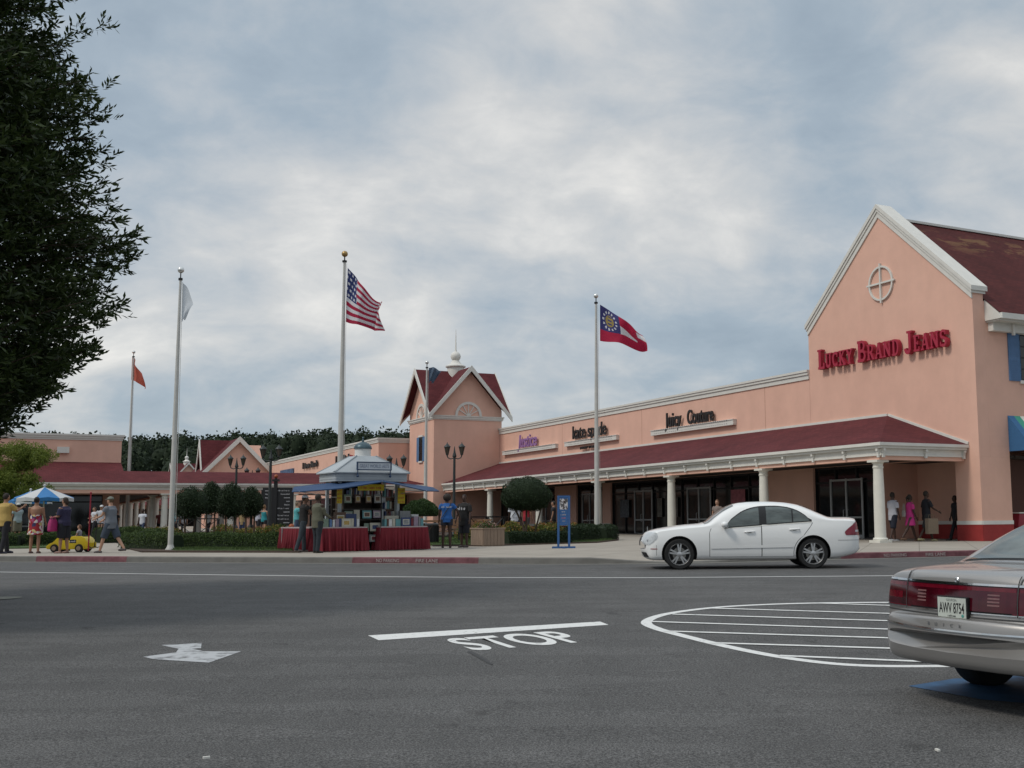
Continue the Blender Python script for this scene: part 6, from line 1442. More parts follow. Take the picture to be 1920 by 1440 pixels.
    if back_print:
        txt, sgn, z_, sz_ = back_print; bp_ = up(tor((0, 0, z_))); M_ = Matrix.Translation((bp_.x, bp_.y + sgn * (.135 + .14 * (fat - 1)) * k, bp_.z)) @ (TK if sgn < 0 else Matrix(((-1, 0, 0, 0), (0, 0, 1, 0), (0, 1, 0, 0), (0, 0, 0, 1)))); text(txt, 'shirt_print', sz_, CWHT, sh_, M_, ext=.004, bold=.004)
    t['h'] = H
    return t, ARM, up
def bag_at(t, pos, size, colr, label, cat='bag', rz=0, name='handbag', strap=.2):
    M = t.matrix_world @ Matrix.Translation(pos); o = thing(name, label, cat, Matrix.Translation(M.translation) @ Matrix.Rotation(t.matrix_world.to_euler().z + rz, 4, 'Z')); m_ = mat('bag_%.2f_%.2f_%.2f' % colr, colr, .6, noise=.12)
    b = MB(); w_, d_, h_ = size; rs = []
    for z, f in ((0, .85), (h_ * .1, 1), (h_ * .6, .95), (h_, .7)): rs.append([(w_ / 2 * f * math.copysign(abs(math.cos(a)) ** .5, math.cos(a)), d_ / 2 * f * math.copysign(abs(math.sin(a)) ** .5, math.sin(a)), z - h_) for a in [2 * PI * k / 20 for k in range(20)]])
    b.rings(rs); b.build('body', m_, o, smooth=True); b = MB()
    for s in (-1, 1): b.tube([(-w_ * .25, s * d_ * .25, -.01), (-w_ * .16, 0, strap), (w_ * .16, 0, strap), (w_ * .25, s * d_ * .25, -.01)], .009, 6)
    b.build('handle', m_, o, smooth=True); return o
def floral():
    m = bpy.data.materials.new('floral_dress'); m.use_nodes = True; tt = m.node_tree; b = tt.nodes['Principled BSDF']; b.inputs['Roughness'].default_value = .8
    co = tt.nodes.new('ShaderNodeTexCoord'); v = tt.nodes.new('ShaderNodeTexVoronoi'); v.inputs['Scale'].default_value = 13; v.inputs['Randomness'].default_value = 1; tt.links.new(co.outputs['Object'], v.inputs['Vector'])
    s = tt.nodes.new('ShaderNodeSeparateColor'); tt.links.new(v.outputs['Color'], s.inputs[0]); r = tt.nodes.new('ShaderNodeValToRGB'); r.color_ramp.interpolation = 'CONSTANT'; r.color_ramp.elements[0].position = 0; r.color_ramp.elements[0].color = (.28, .012, .02, 1)
    r.color_ramp.elements[1].position = .42; r.color_ramp.elements[1].color = (.03, .025, .09, 1)
    for p_, c_ in ((.6, (.55, .50, .48)), (.78, (.30, .04, .14)), (.9, (.5, .40, .18))): e_ = r.color_ramp.elements.new(p_); e_.color = (*c_, 1)
    tt.links.new(s.outputs[0], r.inputs[0]); tt.links.new(r.outputs[0], b.inputs['Base Color']); return m
BLK = (.018, .018, .022); WHT = (.55, .56, .60)
WALK = ((24, 4), (-20, 22)); W2 = ((20, 2), (-16, 10)); STEP = ((16, 6), (-8, 4)); STD = ((2, 2), (-2, 2))
A = []
person(6, 1038, 1.83, -25, 'man in a yellow short-sleeved shirt and black trousers cut by the left edge', 'tan', topc=(.42, .29, .09), sleeve=.8, botc=BLK, legs=STEP, arms=((8, 6, 15), (45, 6, 75)), hair='short', fat=1.15, shoes=(.03, .03, .05), hem=.80)
person(31, 1016, 1.75, 60, 'person in a pale grey shirt, khaki shorts and white cap behind the man in yellow', 'tan', topc=(.30, .36, .38), bottom='shorts', botc=(.16, .14, .10), legs=STD, arms=((10, 5, 20), (20, 5, 60)), cap=(.5, .5, .48), vox=.02, fat=1.1, shoes=(.4, .4, .4))
person(64, 1037.5, 1.70, 6, 'woman in a short backless red, navy and white floral dress seen from behind', 'tan', 'backless', bottom='dress', top_mat=floral(), legs=STD, arms=((8, 8, 25), (8, 10, 30)), hair='bun', fat=1.12, stance=.18, female=True, hem=.58, shoes=(.10, .06, .06))
t, AR, up_ = person(118, 1037.5, 1.68, 78, 'woman in a navy top with a bright pink bag beside the toy car', 'tan', topc=(.025, .022, .055), sleeve=.9, bottom='shorts', botc=(.012, .013, .018), legs=((4, 2), (-4, 2)), arms=((10, 6, 75), (12, 8, 90)), hair='bob', hairc=(.03, .018, .012), fat=1.28, female=True, shoes=(.20, .12, .10))
bag_at(t, (-.30, .16, 1.02), (.34, .16, .36), (.34, .02, .12), 'bright pink bag hanging from the arm of the woman in navy', strap=.08)
person(206, 1036.5, 1.74, 80, 'man in a grey T-shirt and blue shorts walking left past the red pole', 'light', topc=(.14, .155, .18), bottom='shorts', botc=(.045, .06, .085), legs=((22, 6), (-22, 14)), arms=((28, 6, 40), (32, 4, 25)), cap=(.16, .17, .14), fat=1.18, hairc=(.10, .06, .03), shoes=(.05, .04, .04), lean=4, headturn=0, hem=.78)
person(175, 1008, 1.66, 150, 'woman in a white T-shirt and dark trousers seen behind the red pole', 'light', topc=WHT, botc=BLK, legs=STEP, arms=((20, 5, 60), (10, 5, 20)), hair='bob', hairc=(.09, .05, .03), vox=.02, female=True)
person(188, 1009, 1.74, 190, 'person in white top, white shorts and white cap behind the man in grey', 'light', topc=WHT, bottom='short_shorts', botc=(.45, .45, .5), legs=STEP, arms=((10, 5, 30), (10, 8, 40)), cap=(.6, .6, .6), vox=.02, shoes=(.5, .5, .5))
person(268, 1003, 1.75, 170, 'far walker in a white T-shirt and blue trousers between the walkway columns', 'dark', topc=WHT, botc=(.03, .045, .09), legs=W2, vox=.025, z0=.0, y=66)
person(219, 1003, 1.70, 160, 'far walker in black just left of the flagpole base', 'tan', topc=BLK, botc=BLK, legs=W2, vox=.03, z0=.0, y=72); person(300, 1000, 1.72, 200, 'far walker in dark red under the walkway beyond the black fence', 'tan', topc=(.12, .03, .03), botc=BLK, legs=W2, vox=.03, z0=.0, y=76)
person(330, 1000, 1.72, 140, 'far walker in teal behind the near left flagpole', 'tan', topc=(.04, .16, .20), botc=BLK, legs=W2, vox=.03, z0=.1, y=66); person(345, 1000, 1.65, 200, 'far walker in white between the clipped trees', 'light', topc=WHT, botc=(.1, .1, .12), legs=W2, vox=.03, z0=.0, y=78); person(391, 1000, 1.7, 180, 'far walker in a pale shirt seen through the second and third clipped trees', 'light', topc=(.4, .4, .38), botc=BLK, legs=W2, vox=.03, z0=.0, y=74)
person(453, 1004, 1.42, 10, 'boy in a tan shirt, navy shorts and yellow cap in the plaza', 'light', topc=(.36, .26, .13), bottom='shorts', botc=(.03, .045, .10), legs=STD, arms=((5, 6, 15), (5, 6, 15)), cap=(.55, .40, .06), vox=.02, hem=.74)
person(494, 1009, 1.66, -20, 'woman in a teal tank top and black shorts partly behind the big lamp post', 'light', 'tank', topc=(.03, .25, .28), bottom='short_shorts', botc=BLK, legs=STEP, arms=((8, 6, 25), (10, 6, 40)), hair='tail', hairc=(.20, .11, .05), vox=.02, female=True)
person(483, 1008, 1.74, -35, 'person in a white and navy shirt with a cap left of the woman in teal', 'light', topc=(.42, .42, .48), botc=BLK, legs=STEP, arms=((15, 6, 40), (10, 6, 40)), cap=(.45, .38, .30), vox=.02)
person(556, 1014, 1.72, -70, 'person in a turquoise T-shirt and jeans behind the man in the white cap', 'light', topc=(.09, .36, .38), bottom='trousers', botc=(.06, .085, .14), legs=STEP, arms=((30, 8, 60), (30, 8, 60)), hair='short', hairc=(.16, .11, .07), vox=.018, fat=1.15, hem=.82)
person(567, 1035.5, 1.69, -62, 'man in a black T-shirt, dark trousers and white cap browsing at the left table', 'brown', topc=(.015, .014, .014), botc=(.035, .045, .055), legs=((6, 2), (-12, 4)), arms=((30, 6, 55), (35, 6, 50)), cap=(.62, .63, .66), fat=1.05, shoes=(.16, .13, .12), headturn=-10, lean=3)
person(594, 1037, 1.70, -38, 'man in a loose olive shirt browsing at the kiosk with his back turned', 'dark', topc=(.10, .10, .07), sleeve=1.6, botc=(.022, .028, .035), legs=STD, arms=((12, 6, 35), (18, 6, 45)), fat=1.16, hem=.74, shoes=(.03, .025, .02))
person(837, 1027.5, 1.73, 8, 'woman in a bright blue T-shirt and dark shorts seen from behind', 'dark', topc=(.02, .10, .32), sleeve=.6, bottom='short_shorts', botc=(.02, .022, .035), legs=STD, arms=((4, 12, 14), (10, 38, 18)), hair='afro', stance=.17, fat=1.12, female=True, strap=True, back_print=('~aa aaaa', -1, 1.32, .085), hem=.84, headturn=15)
person(870, 1026.5, 1.74, 155, 'person in a black T-shirt with a white print and black shorts facing the street', 'dark', topc=(.013, .013, .014), sleeve=.9, bottom='shorts', botc=(.014, .014, .016), legs=STD, arms=((6, 12, 10), (6, 10, 12)), hair='short', stance=.16, fat=1.12, hem=.72, headturn=20, back_print=('~aaaa', 1, 1.24, .15))
person(966, 1004, 1.78, 20, 'person in a white T-shirt under the canopy, seen below the round clipped tree', 'dark', topc=WHT, sleeve=.9, bottom='shorts', botc=(.03, .03, .05), legs=STEP, arms=((8, 10, 15), (8, 8, 12)), fat=1.25, vox=.02, hem=.76, strap=True, y=52)
person(987, 1004, 1.76, -30, 'person in a red T-shirt under the canopy beside the one in white', 'tan', topc=(.30, .02, .03), botc=(.06, .06, .06), legs=STEP, vox=.02, y=53, hem=.78); person(1038, 1003, 1.74, 90, 'shopper in black at the wall left of the blue sign stand', 'tan', topc=BLK, botc=BLK, legs=W2, vox=.02, y=54)
person(1345, 990, 1.68, 150, 'woman with brown hair and a white bag behind the roof of the white car', 'light', topc=(.20, .16, .14), botc=BLK, legs=W2, hair='bob', hairc=(.12, .06, .03), vox=.02, female=True, y=48)
t, AR, up_ = person(1674, None, 1.80, -62, 'man in a white T-shirt and navy shorts walking right behind the corner column', 'dark', topc=(.42, .42, .46), sleeve=.85, bottom='shorts', botc=(.012, .014, .025), legs=((12, 4), (-12, 8)), arms=((6, 6, 10), (6, 6, 10)), fat=1.1, shoes=(.5, .5, .5), hem=.76)
t, AR, up_ = person(1706, None, 1.74, -75, 'woman in a bright pink short dress with a white shoulder bag walking right', 'dark', topc=(.50, .035, .20), sleeve=.8, bottom='dress', legs=((20, 4), (-22, 12)), arms=((8, 6, 30), (6, 6, 20)), hair='tail', female=True, hem=.62, fat=1.08, shoes=(.14, .08, .05))
bag_at(t, (-.22, -.12, 1.13), (.24, .10, .24), (.50, .48, .44), 'white shoulder bag carried by the woman in pink', strap=.24)
t, AR, up_ = person(1737, None, 1.86, -80, 'man in a black long shirt and dark shorts carrying a beige paper bag', 'dark', topc=(.014, .014, .018), sleeve=.9, bottom='shorts', botc=(.03, .03, .03), legs=((18, 4), (-16, 14)), arms=((-8, 6, 8), (25, 8, 35)), fat=1.05, shoes=(.35, .32, .18), hem=.78)
def paper_bag():
    p = at(1748, 1011, 42.0); t_ = thing('paper_bag', 'beige paper shopping bag carried by the man in black near the pink pier', 'shopping bag', place(p.x, p.y, .42, R(28))); m_ = mat('kraft_paper', (.22, .17, .12), .8, noise=.1)
    b = MB(); b.box(-.24, .24, -.09, .09, 0, .56); b.build('body', m_, t_, bevel=.008); b = MB()
    for s in (-1, 1): b.tube([(-.1, s * .08, .55), (-.07, s * .04, .70), (.07, s * .04, .70), (.1, s * .08, .55)], .007, 6)
    b.build('handle', m_, t_)
paper_bag()
t = person(1791, 1010, 1.72, 100, 'shopper in black half hidden behind the pink corner pier', 'dark', topc=BLK, botc=BLK, legs=W2, vox=.02, y=43.6)
# toy-car stroller with its child and red pole
def toy_car():
    a, b_ = G(85, 1036, .15), G(164, 1035.5, .15); L = (b_ - a).length; n = (b_ - a).normalized(); t_ = thing('toy_car_stroller', 'yellow plastic toy car stroller with a tall red pole and push handle', 'stroller', place(a.x, a.y, .15, math.atan2(n.y, n.x)) @ Matrix.Scale(L / 1.42, 4)); ye = mat('yellow_plastic', (.55, .40, .012), .35, noise=.05); dk = M_BLACK
    side = [(0, .16), (.02, .22), (.12, .29), (.22, .33), (.30, .40), (.42, .54), (.50, .56), (.54, .52), (.50, .46), (.52, .40), (.72, .38), (.80, .40), (.84, .52), (.92, .54), (1.18, .53), (1.30, .47), (1.38, .36), (1.42, .30), (1.42, .13), (1.30, .10), (.30, .10), (.05, .11)]
    b = MB(); b.prism(side, lambda x, z: (x, 0, z), lambda x, z: (x, .60, z)); body = b.build('body', ye, t_, bevel=.015, smooth=True)
    for x in (.30, 1.13):
        for y_ in (-.04, .52):
            b = MB(); b.lathe([(.02, 0), (.125, 0), (.135, .02), (.135, .10), (.125, .12), (.02, .12)], (x, y_ + .12, .135), 24, axis='Y'); w_ = b.build('wheel', M_RUB, t_, smooth=True); b = MB(); b.lathe([(.005, 0), (.07, 0), (.075, .01)], (x, y_ - .003, .135), 16, axis='Y'); b.lathe([(.005, .0), (.02, .0)], (x, y_ - .006, .135), 10, axis='Y'); b.build('hub', mat('hub_tan', (.30, .22, .16), .5, noise=.1), w_)
            if y_ < 0:
                b = MB()
                for k in range(14): a0, a1 = PI * k / 14, PI * (k + 1) / 14; b.poly([(x + .15 * math.cos(a0), -.012, .135 + .15 * math.sin(a0)), (x + .18 * math.cos(a0), -.012, .135 + .18 * math.sin(a0)), (x + .18 * math.cos(a1), -.012, .135 + .18 * math.sin(a1)), (x + .15 * math.cos(a1), -.012, .135 + .15 * math.sin(a1))])
                b.build('wheel_arch', ye, t_)
    b = MB(); b.box(.80, 1.02, -.004, -.001, .31, .42); pn = b.build('door_panel', dk, t_); text('~aaaa', 'lettering', .09, CWHT, pn, Matrix.Translation((.91, -.006, .335)) @ TK, ext=.001)
    b = MB(); b.box(.44, .54, -.004, -.001, .31, .42); b.build('door_panel', dk, t_)
    b = MB(); b.box(.56, 1.2, .08, .52, .40, .545); b.build('seat_well', dk, t_)
    b = MB(); b.tube([(1.47, -.05, .05), (1.47, -.05, 1.95)], .022, 10); b.ball((1.47, -.05, 1.97), .035, 10, 7); b.build('pole', mat('red_pole_paint', (.26, .015, .03), .45, noise=.1), t_, smooth=True)
    b = MB(); b.tube([(1.38, .1, .2), (1.50, .1, .14), (1.60, .1, .18), (1.62, .1, .55), (1.66, .1, .95)], .016, 8); b.tube([(1.38, .5, .2), (1.50, .5, .14), (1.60, .5, .18), (1.62, .5, .55), (1.66, .5, .95)], .016, 8); b.tube([(1.66, .1, .95), (1.66, .5, .95)], .018, 8); b.build('push_handle', dk, t_, smooth=True)
    M = t_.matrix_world
    q = M @ Vector((1.02, .3, .22)); u_, v_ = PX(q)
    person(u_, v_, 1.02, 100, 'small brown-haired child sitting in the yellow toy car stroller', 'light', topc=(.30, .28, .30), bottom='shorts', botc=(.05, .05, .08), legs=((80, 70), (80, 70)), arms=((20, 5, 40), (20, 5, 40)), hairc=(.14, .07, .04), hair='bob', vox=.012, z0=.15 - .17, y=q.y, sit=True, hem=.84)
toy_car()
def kid_ride():
    p = at(1912, 960, 43.6); t_ = thing('red_cart', 'red wheeled cart with a white top half hidden behind the pink corner pier', 'cart', place(p.x, p.y, .15, R(30)) @ Matrix.Scale(.85, 4)); b = MB(); b.prism([(-.35, .25), (.4, .25), (.45, .6), (.25, .7), (.15, 1.15), (-.3, 1.15), (-.4, .7)], lambda x, z: (x, -.25, z), lambda x, z: (x, .25, z)); b.build('body', mat('red_cart_paint', (.25, .015, .03), .4, noise=.1), t_, bevel=.03, smooth=True)
    b = MB(); b.box(-.34, .2, -.28, .28, 1.16, 1.21); b.build('top', M_WHITE, t_)
    for x in (-.22, .28):
        for y_ in (-.27, .27): b = MB(); b.lathe([(.01, -.03), (.14, -.03), (.14, .03), (.01, .03)], (x, y_, .14), 18, axis='Y'); w_ = b.build('wheel', M_RUB, t_, smooth=True); b = MB(); b.lathe([(.005, 0), (.06, 0)], (x, y_ - .032, .14), 12, axis='Y', cap=False); b.build('hub', M_ALU, w_)
kid_ride()

# ================================================================ CARS
def interp(T):
    """smooth (monotone-ish) interpolation through (x, value) pairs"""
    xs = [a for a, _ in T]; ys_ = [b for _, b in T]; n = len(xs); ms = []
    for i in range(n):
        if i == 0: m_ = (ys_[1] - ys_[0]) / (xs[1] - xs[0])
        elif i == n - 1: m_ = (ys_[-1] - ys_[-2]) / (xs[-1] - xs[-2])
        else:
            a, b = (ys_[i] - ys_[i - 1]) / (xs[i] - xs[i - 1]), (ys_[i + 1] - ys_[i]) / (xs[i + 1] - xs[i]); m_ = 0 if a * b <= 0 else 2 * a * b / (a + b)
        ms.append(m_)
    def f(x):
        if x <= xs[0]: return ys_[0]
        if x >= xs[-1]: return ys_[-1]
        i = max(k for k in range(n) if xs[k] <= x); i = min(i, n - 2); h = xs[i + 1] - xs[i]; t = (x - xs[i]) / h
        return (2 * t ** 3 - 3 * t * t + 1) * ys_[i] + (t ** 3 - 2 * t * t + t) * h * ms[i] + (-2 * t ** 3 + 3 * t * t) * ys_[i + 1] + (t ** 3 - t * t) * h * ms[i + 1]
    return f
class Car:
    def __init__(s, L, W, top, bot, belt, width, wheels, wr, tumble=.24, bulge=(.10, .08), extra=(), nmax=5.0):
        s.L, s.W = L, W; s.top, s.bot, s.belt, s.wid = interp(top), interp(bot), interp(belt), interp(width); s.wheels = wheels; s.wr = wr; s.tumble = tumble; s.bulge = bulge; s.nmax = nmax
        s.xs = sorted(set([round(L * i / 110, 4) for i in range(111)] + list(extra)))
    def section(s, x):
        w_ = s.wid(x) * s.W / 2; zb, zt = s.bot(x), s.top(x); zs = min(s.belt(x), zt - .045); h = zt - zs; P = []
        for fy, f in ((0, 0), (.45, 0), (.75, .0), (.88, .015), (.945, .06), (.972, .16), (.99, .32), (1.0, .5), (1.0, .64), (.992, .78), (.978, .89), (.962, .96)): P.append((fy * w_, zb + (zs - zb) * f))
        t = min(1, max(0, (h - .10) / .28)); t = t * t * (3 - 2 * t); n = 2.3 + (s.nmax - 2.3) * t; yb = .955 * w_; k = s.tumble * h / max(yb, .1) * t
        m_ = 18
        for i in range(m_ + 1):
            ph = PI / 2 * i / m_; ph = PI / 2 * (1 - (1 - i / m_) ** 1.15) if False else ph
            q = math.sin(ph) ** (2 / n); y = max(math.cos(ph), 0) ** (2 / n); P.append((yb * y * (1 - k * q), zs + h * q))
        return P
    def warp(s, p):
        x, y, z = p; a = abs(y) / (s.W / 2); f = max(0, 1 - x / .55); r_ = max(0, 1 - (s.L - x) / .55); return (x + s.bulge[0] * f * f * (a ** 2.2) * 1.6, y, z) if f > 0 else (x - s.bulge[1] * r_ * r_ * (a ** 2.2) * 1.6, y, z)
    def body(s, name, mats, parent, arch=.37, sub=True):
        b = MB(); rs = []
        for x in s.xs:
            P = s.section(x); r = [s.warp((x, y, z)) for y, z in P] + [s.warp((x, -y, z)) for y, z in P[-2:0:-1]]; rs.append(r)
        b.rings(rs, cap=True); o = b.build(name, mats, parent, smooth=True, sharp=50)
        bm = bmesh.new(); bm.from_mesh(o.data); bmesh.ops.triangulate(bm, faces=[f for f in bm.faces if len(f.verts) > 4]); s.bvh = BVHTree.FromBMesh(bm); bm.free()
        cut = MB(); cut.m(1)
        for x in s.wheels:
            for sy in (-1, 1):
                c = Vector((x, 0, s.wr)); n = 40; P = []
                y0, y1 = sy * (s.W / 2 - .30), sy * (s.W / 2 + .2)
                cut.rings([[(x + arch * math.cos(2 * PI * k / n), y0, s.wr + .01 + arch * math.sin(2 * PI * k / n)) for k in range(n)], [(x + arch * math.cos(2 * PI * k / n), y1, s.wr + .01 + arch * math.sin(2 * PI * k / n)) for k in range(n)]])
        co = cut.build('cutter', mats); co.parent = parent; md = o.modifiers.new('arch', 'BOOLEAN'); md.operation = 'DIFFERENCE'; md.solver = 'EXACT'; md.object = co
        bpy.context.view_layer.update(); dg = bpy.context.evaluated_depsgraph_get(); me = bpy.data.meshes.new_from_object(o.evaluated_get(dg)); o.modifiers.clear(); o.data = me; bpy.data.objects.remove(co)
        me.polygons.foreach_set('use_smooth', [True] * len(me.polygons)); me.set_sharp_from_angle(angle=R(50)); s.obj = o; return o
    def hit(s, o, d):
        loc, nrm_, idx, dist = s.bvh.ray_cast(Vector(o), Vector(d)); return loc, nrm_
    def patch(s, name, m, parent, rows, mode='side', off=.004, sy=-1, nu=24, close=0, thick=None):
        """rows: list of (z_or_y, a0, a1): the outline swept; points are cast on to the body.
        side: row=(z, x0, x1), cast along y; rear/front: row=(z, y0, y1), cast along x; top: row=(x, y0, y1), cast down"""
        b = MB(); G_ = []
        for c, a0, a1 in rows:
            r = []
            for i in range(nu + 1):
                a = a0 + (a1 - a0) * i / nu
                if mode == 'side': o, d = (a, sy * 3, c), (0, -sy, 0)
                elif mode == 'rear': o, d = (s.L + 2, a, c), (-1, 0, 0)
                elif mode == 'front': o, d = (-2, a, c), (1, 0, 0)
                else: o, d = (c, a, 3), (0, 0, -1)
                loc, n_ = s.hit(o, d); r.append(None if loc is None else loc + Vector(n_ if n_.dot(Vector(d)) < 0 else -n_) * off)
            G_.append(r)
        idx = [[None if p is None else b.pv(p) for p in r] for r in G_]
        for p, q in zip(idx, idx[1:]):
            for i in range(nu):
                f = [p[i], p[i + 1], q[i + 1], q[i]]
                if None not in f: b.face(f)
        o = b.build(name, m, parent, smooth=True, sharp=60, fix=False); return o
    def strip(s, name, m, parent, pts, w_=.008, mode='side', off=.003, sy=-1):
        """thin line along pts on the body surface"""
        b = MB(); P = []
        for (a, c) in pts:
            if mode == 'side': o, d = (a, sy * 3, c), (0, -sy, 0)
            elif mode == 'rear': o, d = (s.L + 2, a, c), (-1, 0, 0)
            elif mode == 'front': o, d = (-2, a, c), (1, 0, 0)
            else: o, d = (a, c, 3), (0, 0, -1)
            loc, n_ = s.hit(o, d)
            if loc is None: continue
            n_ = n_ if n_.dot(Vector(d)) < 0 else -n_; P.append((loc + n_ * off, n_))
        for i in range(len(P) - 1):
            (p, n0), (q, n1) = P[i], P[i + 1]; t = (q - p).normalized(); s0, s1 = t.cross(n0).normalized() * w_ / 2, t.cross(n1).normalized() * w_ / 2; b.poly([p - s0, p + s0, q + s1, q - s1])
        return b.build(name, m, parent, fix=False)
def dense(pts, n=12):
    o = []
    for (a, b), (c, d) in zip(pts, pts[1:]): o += [(a + (c - a) * k / n, b + (d - b) * k / n) for k in range(n)]
    return o + [pts[-1]]
def rows_between(lo, hi, n, z0, z1):
    """rows from two outline functions x(z)"""
    return [(z0 + (z1 - z0) * i / n, lo(z0 + (z1 - z0) * i / n), hi(z0 + (z1 - z0) * i / n)) for i in range(n + 1)]
def wheel(parent, x, y, r, sy, spokes=True, wdt=.22, rim_r=None):
    b = MB(); b.T = Matrix.Translation((x, y, r)); rr = rim_r or r * .70
    b.lathe([(rr, -wdt / 2), (r * .93, -wdt / 2 - .004), (r * .985, -wdt / 2 + .02), (r, -wdt / 2 + .05), (r, wdt / 2 - .05), (r * .985, wdt / 2 - .02), (r * .93, wdt / 2 + .004), (rr, wdt / 2), (rr * .98, 0), (rr, -wdt / 2)], n=44, cap=False, axis='Y')
    for k in (-.06, -.02, .02, .06): b.lathe([(r * 1.001, k - .004), (r * 1.002, k), (r * 1.001, k + .004)], n=44, cap=False, axis='Y')
    ty = b.build('wheel', M_RUB, parent, smooth=True); al = mat('alloy_rim', (.50, .50, .50), .3, metal=.85, noise=.06); o_ = sy * (wdt / 2 - .01)
    b = MB(); b.T = Matrix.Translation((x, y, r)); f = sy
    b.lathe([(rr * .93, o_ - f * .06), (rr * .95, o_), (rr * 1.0, o_ + f * .012), (rr * 1.03, o_ + f * .004)] if f > 0 else [(rr * 1.03, -o_ + .004), (rr * 1.0, -o_ + .012), (rr * .95, -o_), (rr * .93, -o_ - .06)], n=44, cap=False, axis='Y') if False else None
    ring = [(rr * 1.02, o_ + f * .004), (rr * .99, o_ + f * .012), (rr * .94, o_), (rr * .90, o_ - f * .05), (rr * .90, o_ - f * .14)]
    n = 44; b.rings([[(q * math.cos(2 * PI * k / n), yy, q * math.sin(2 * PI * k / n)) for k in range(n)] for q, yy in ring], cap=False)
    for k in range(5):
        a0 = 2 * PI * k / 5 + PI / 2
        for da in (-.16, .16):
            a1 = a0 + da * .55; a2 = a0 + da
            p0 = Vector((math.cos(a1 + da * .8) * rr * .16, o_ - f * .012, math.sin(a1 + da * .8) * rr * .16)); p1 = Vector((math.cos(a2) * rr * .93, o_ - f * .008, math.sin(a2) * rr * .93)); b.bar(p0, p1, .030 if spokes else .05, .034)
    b.rings([[(q * math.cos(2 * PI * k / 20), yy, q * math.sin(2 * PI * k / 20)) for k in range(20)] for q, yy in ((rr * .24, o_ - f * .03), (rr * .24, o_ + f * .004), (rr * .13, o_ + f * .012), (.001, o_ + f * .012))], cap=False)
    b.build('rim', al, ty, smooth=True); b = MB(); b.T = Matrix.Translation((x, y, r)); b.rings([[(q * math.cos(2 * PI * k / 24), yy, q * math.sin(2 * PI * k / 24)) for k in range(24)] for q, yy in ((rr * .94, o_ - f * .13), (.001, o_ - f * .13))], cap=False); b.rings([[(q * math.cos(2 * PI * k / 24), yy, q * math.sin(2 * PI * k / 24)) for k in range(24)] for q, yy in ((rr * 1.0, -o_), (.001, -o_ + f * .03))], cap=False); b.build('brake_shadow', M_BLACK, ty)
    b = MB(); b.T = Matrix.Translation((x, y, r)); b.rings([[(q * math.cos(2 * PI * k / 30), yy, q * math.sin(2 * PI * k / 30)) for k in range(30)] for q, yy in ((rr * .62, o_ - f * .09), (rr * .62, o_ - f * .08), (rr * .2, o_ - f * .08))], cap=False); b.build('brake_disc', mat('disc_metal', (.28, .27, .25), .4, metal=.8, noise=.1), ty)
    return ty
def car_paint(name, col, metal=0, rough=.28, flake=0):
    m = mat(name, col, rough, metal=metal, coat=.7, noise=.015, nscale=2); m.node_tree.nodes['Principled BSDF'].inputs['Coat Roughness'].default_value = .04; return m
M_CGLASS = mat('car_glass', (.085, .10, .096), .04, spec=.6, noise=.55, nscale=2.2, stretch=(.8, 1, 3))
M_SEAM = mat('panel_gap', (.04, .04, .04), .7, noise=.1); M_TRIMB = mat('window_rubber', (.012, .012, .013), .45, noise=.1); M_LRED = mat('tail_lamp_red', (.20, .005, .022), .12, spec=.6, noise=.25, nscale=12); M_LCLR = mat('lamp_clear', (.50, .52, .53), .08, spec=.7, noise=.2, nscale=30)

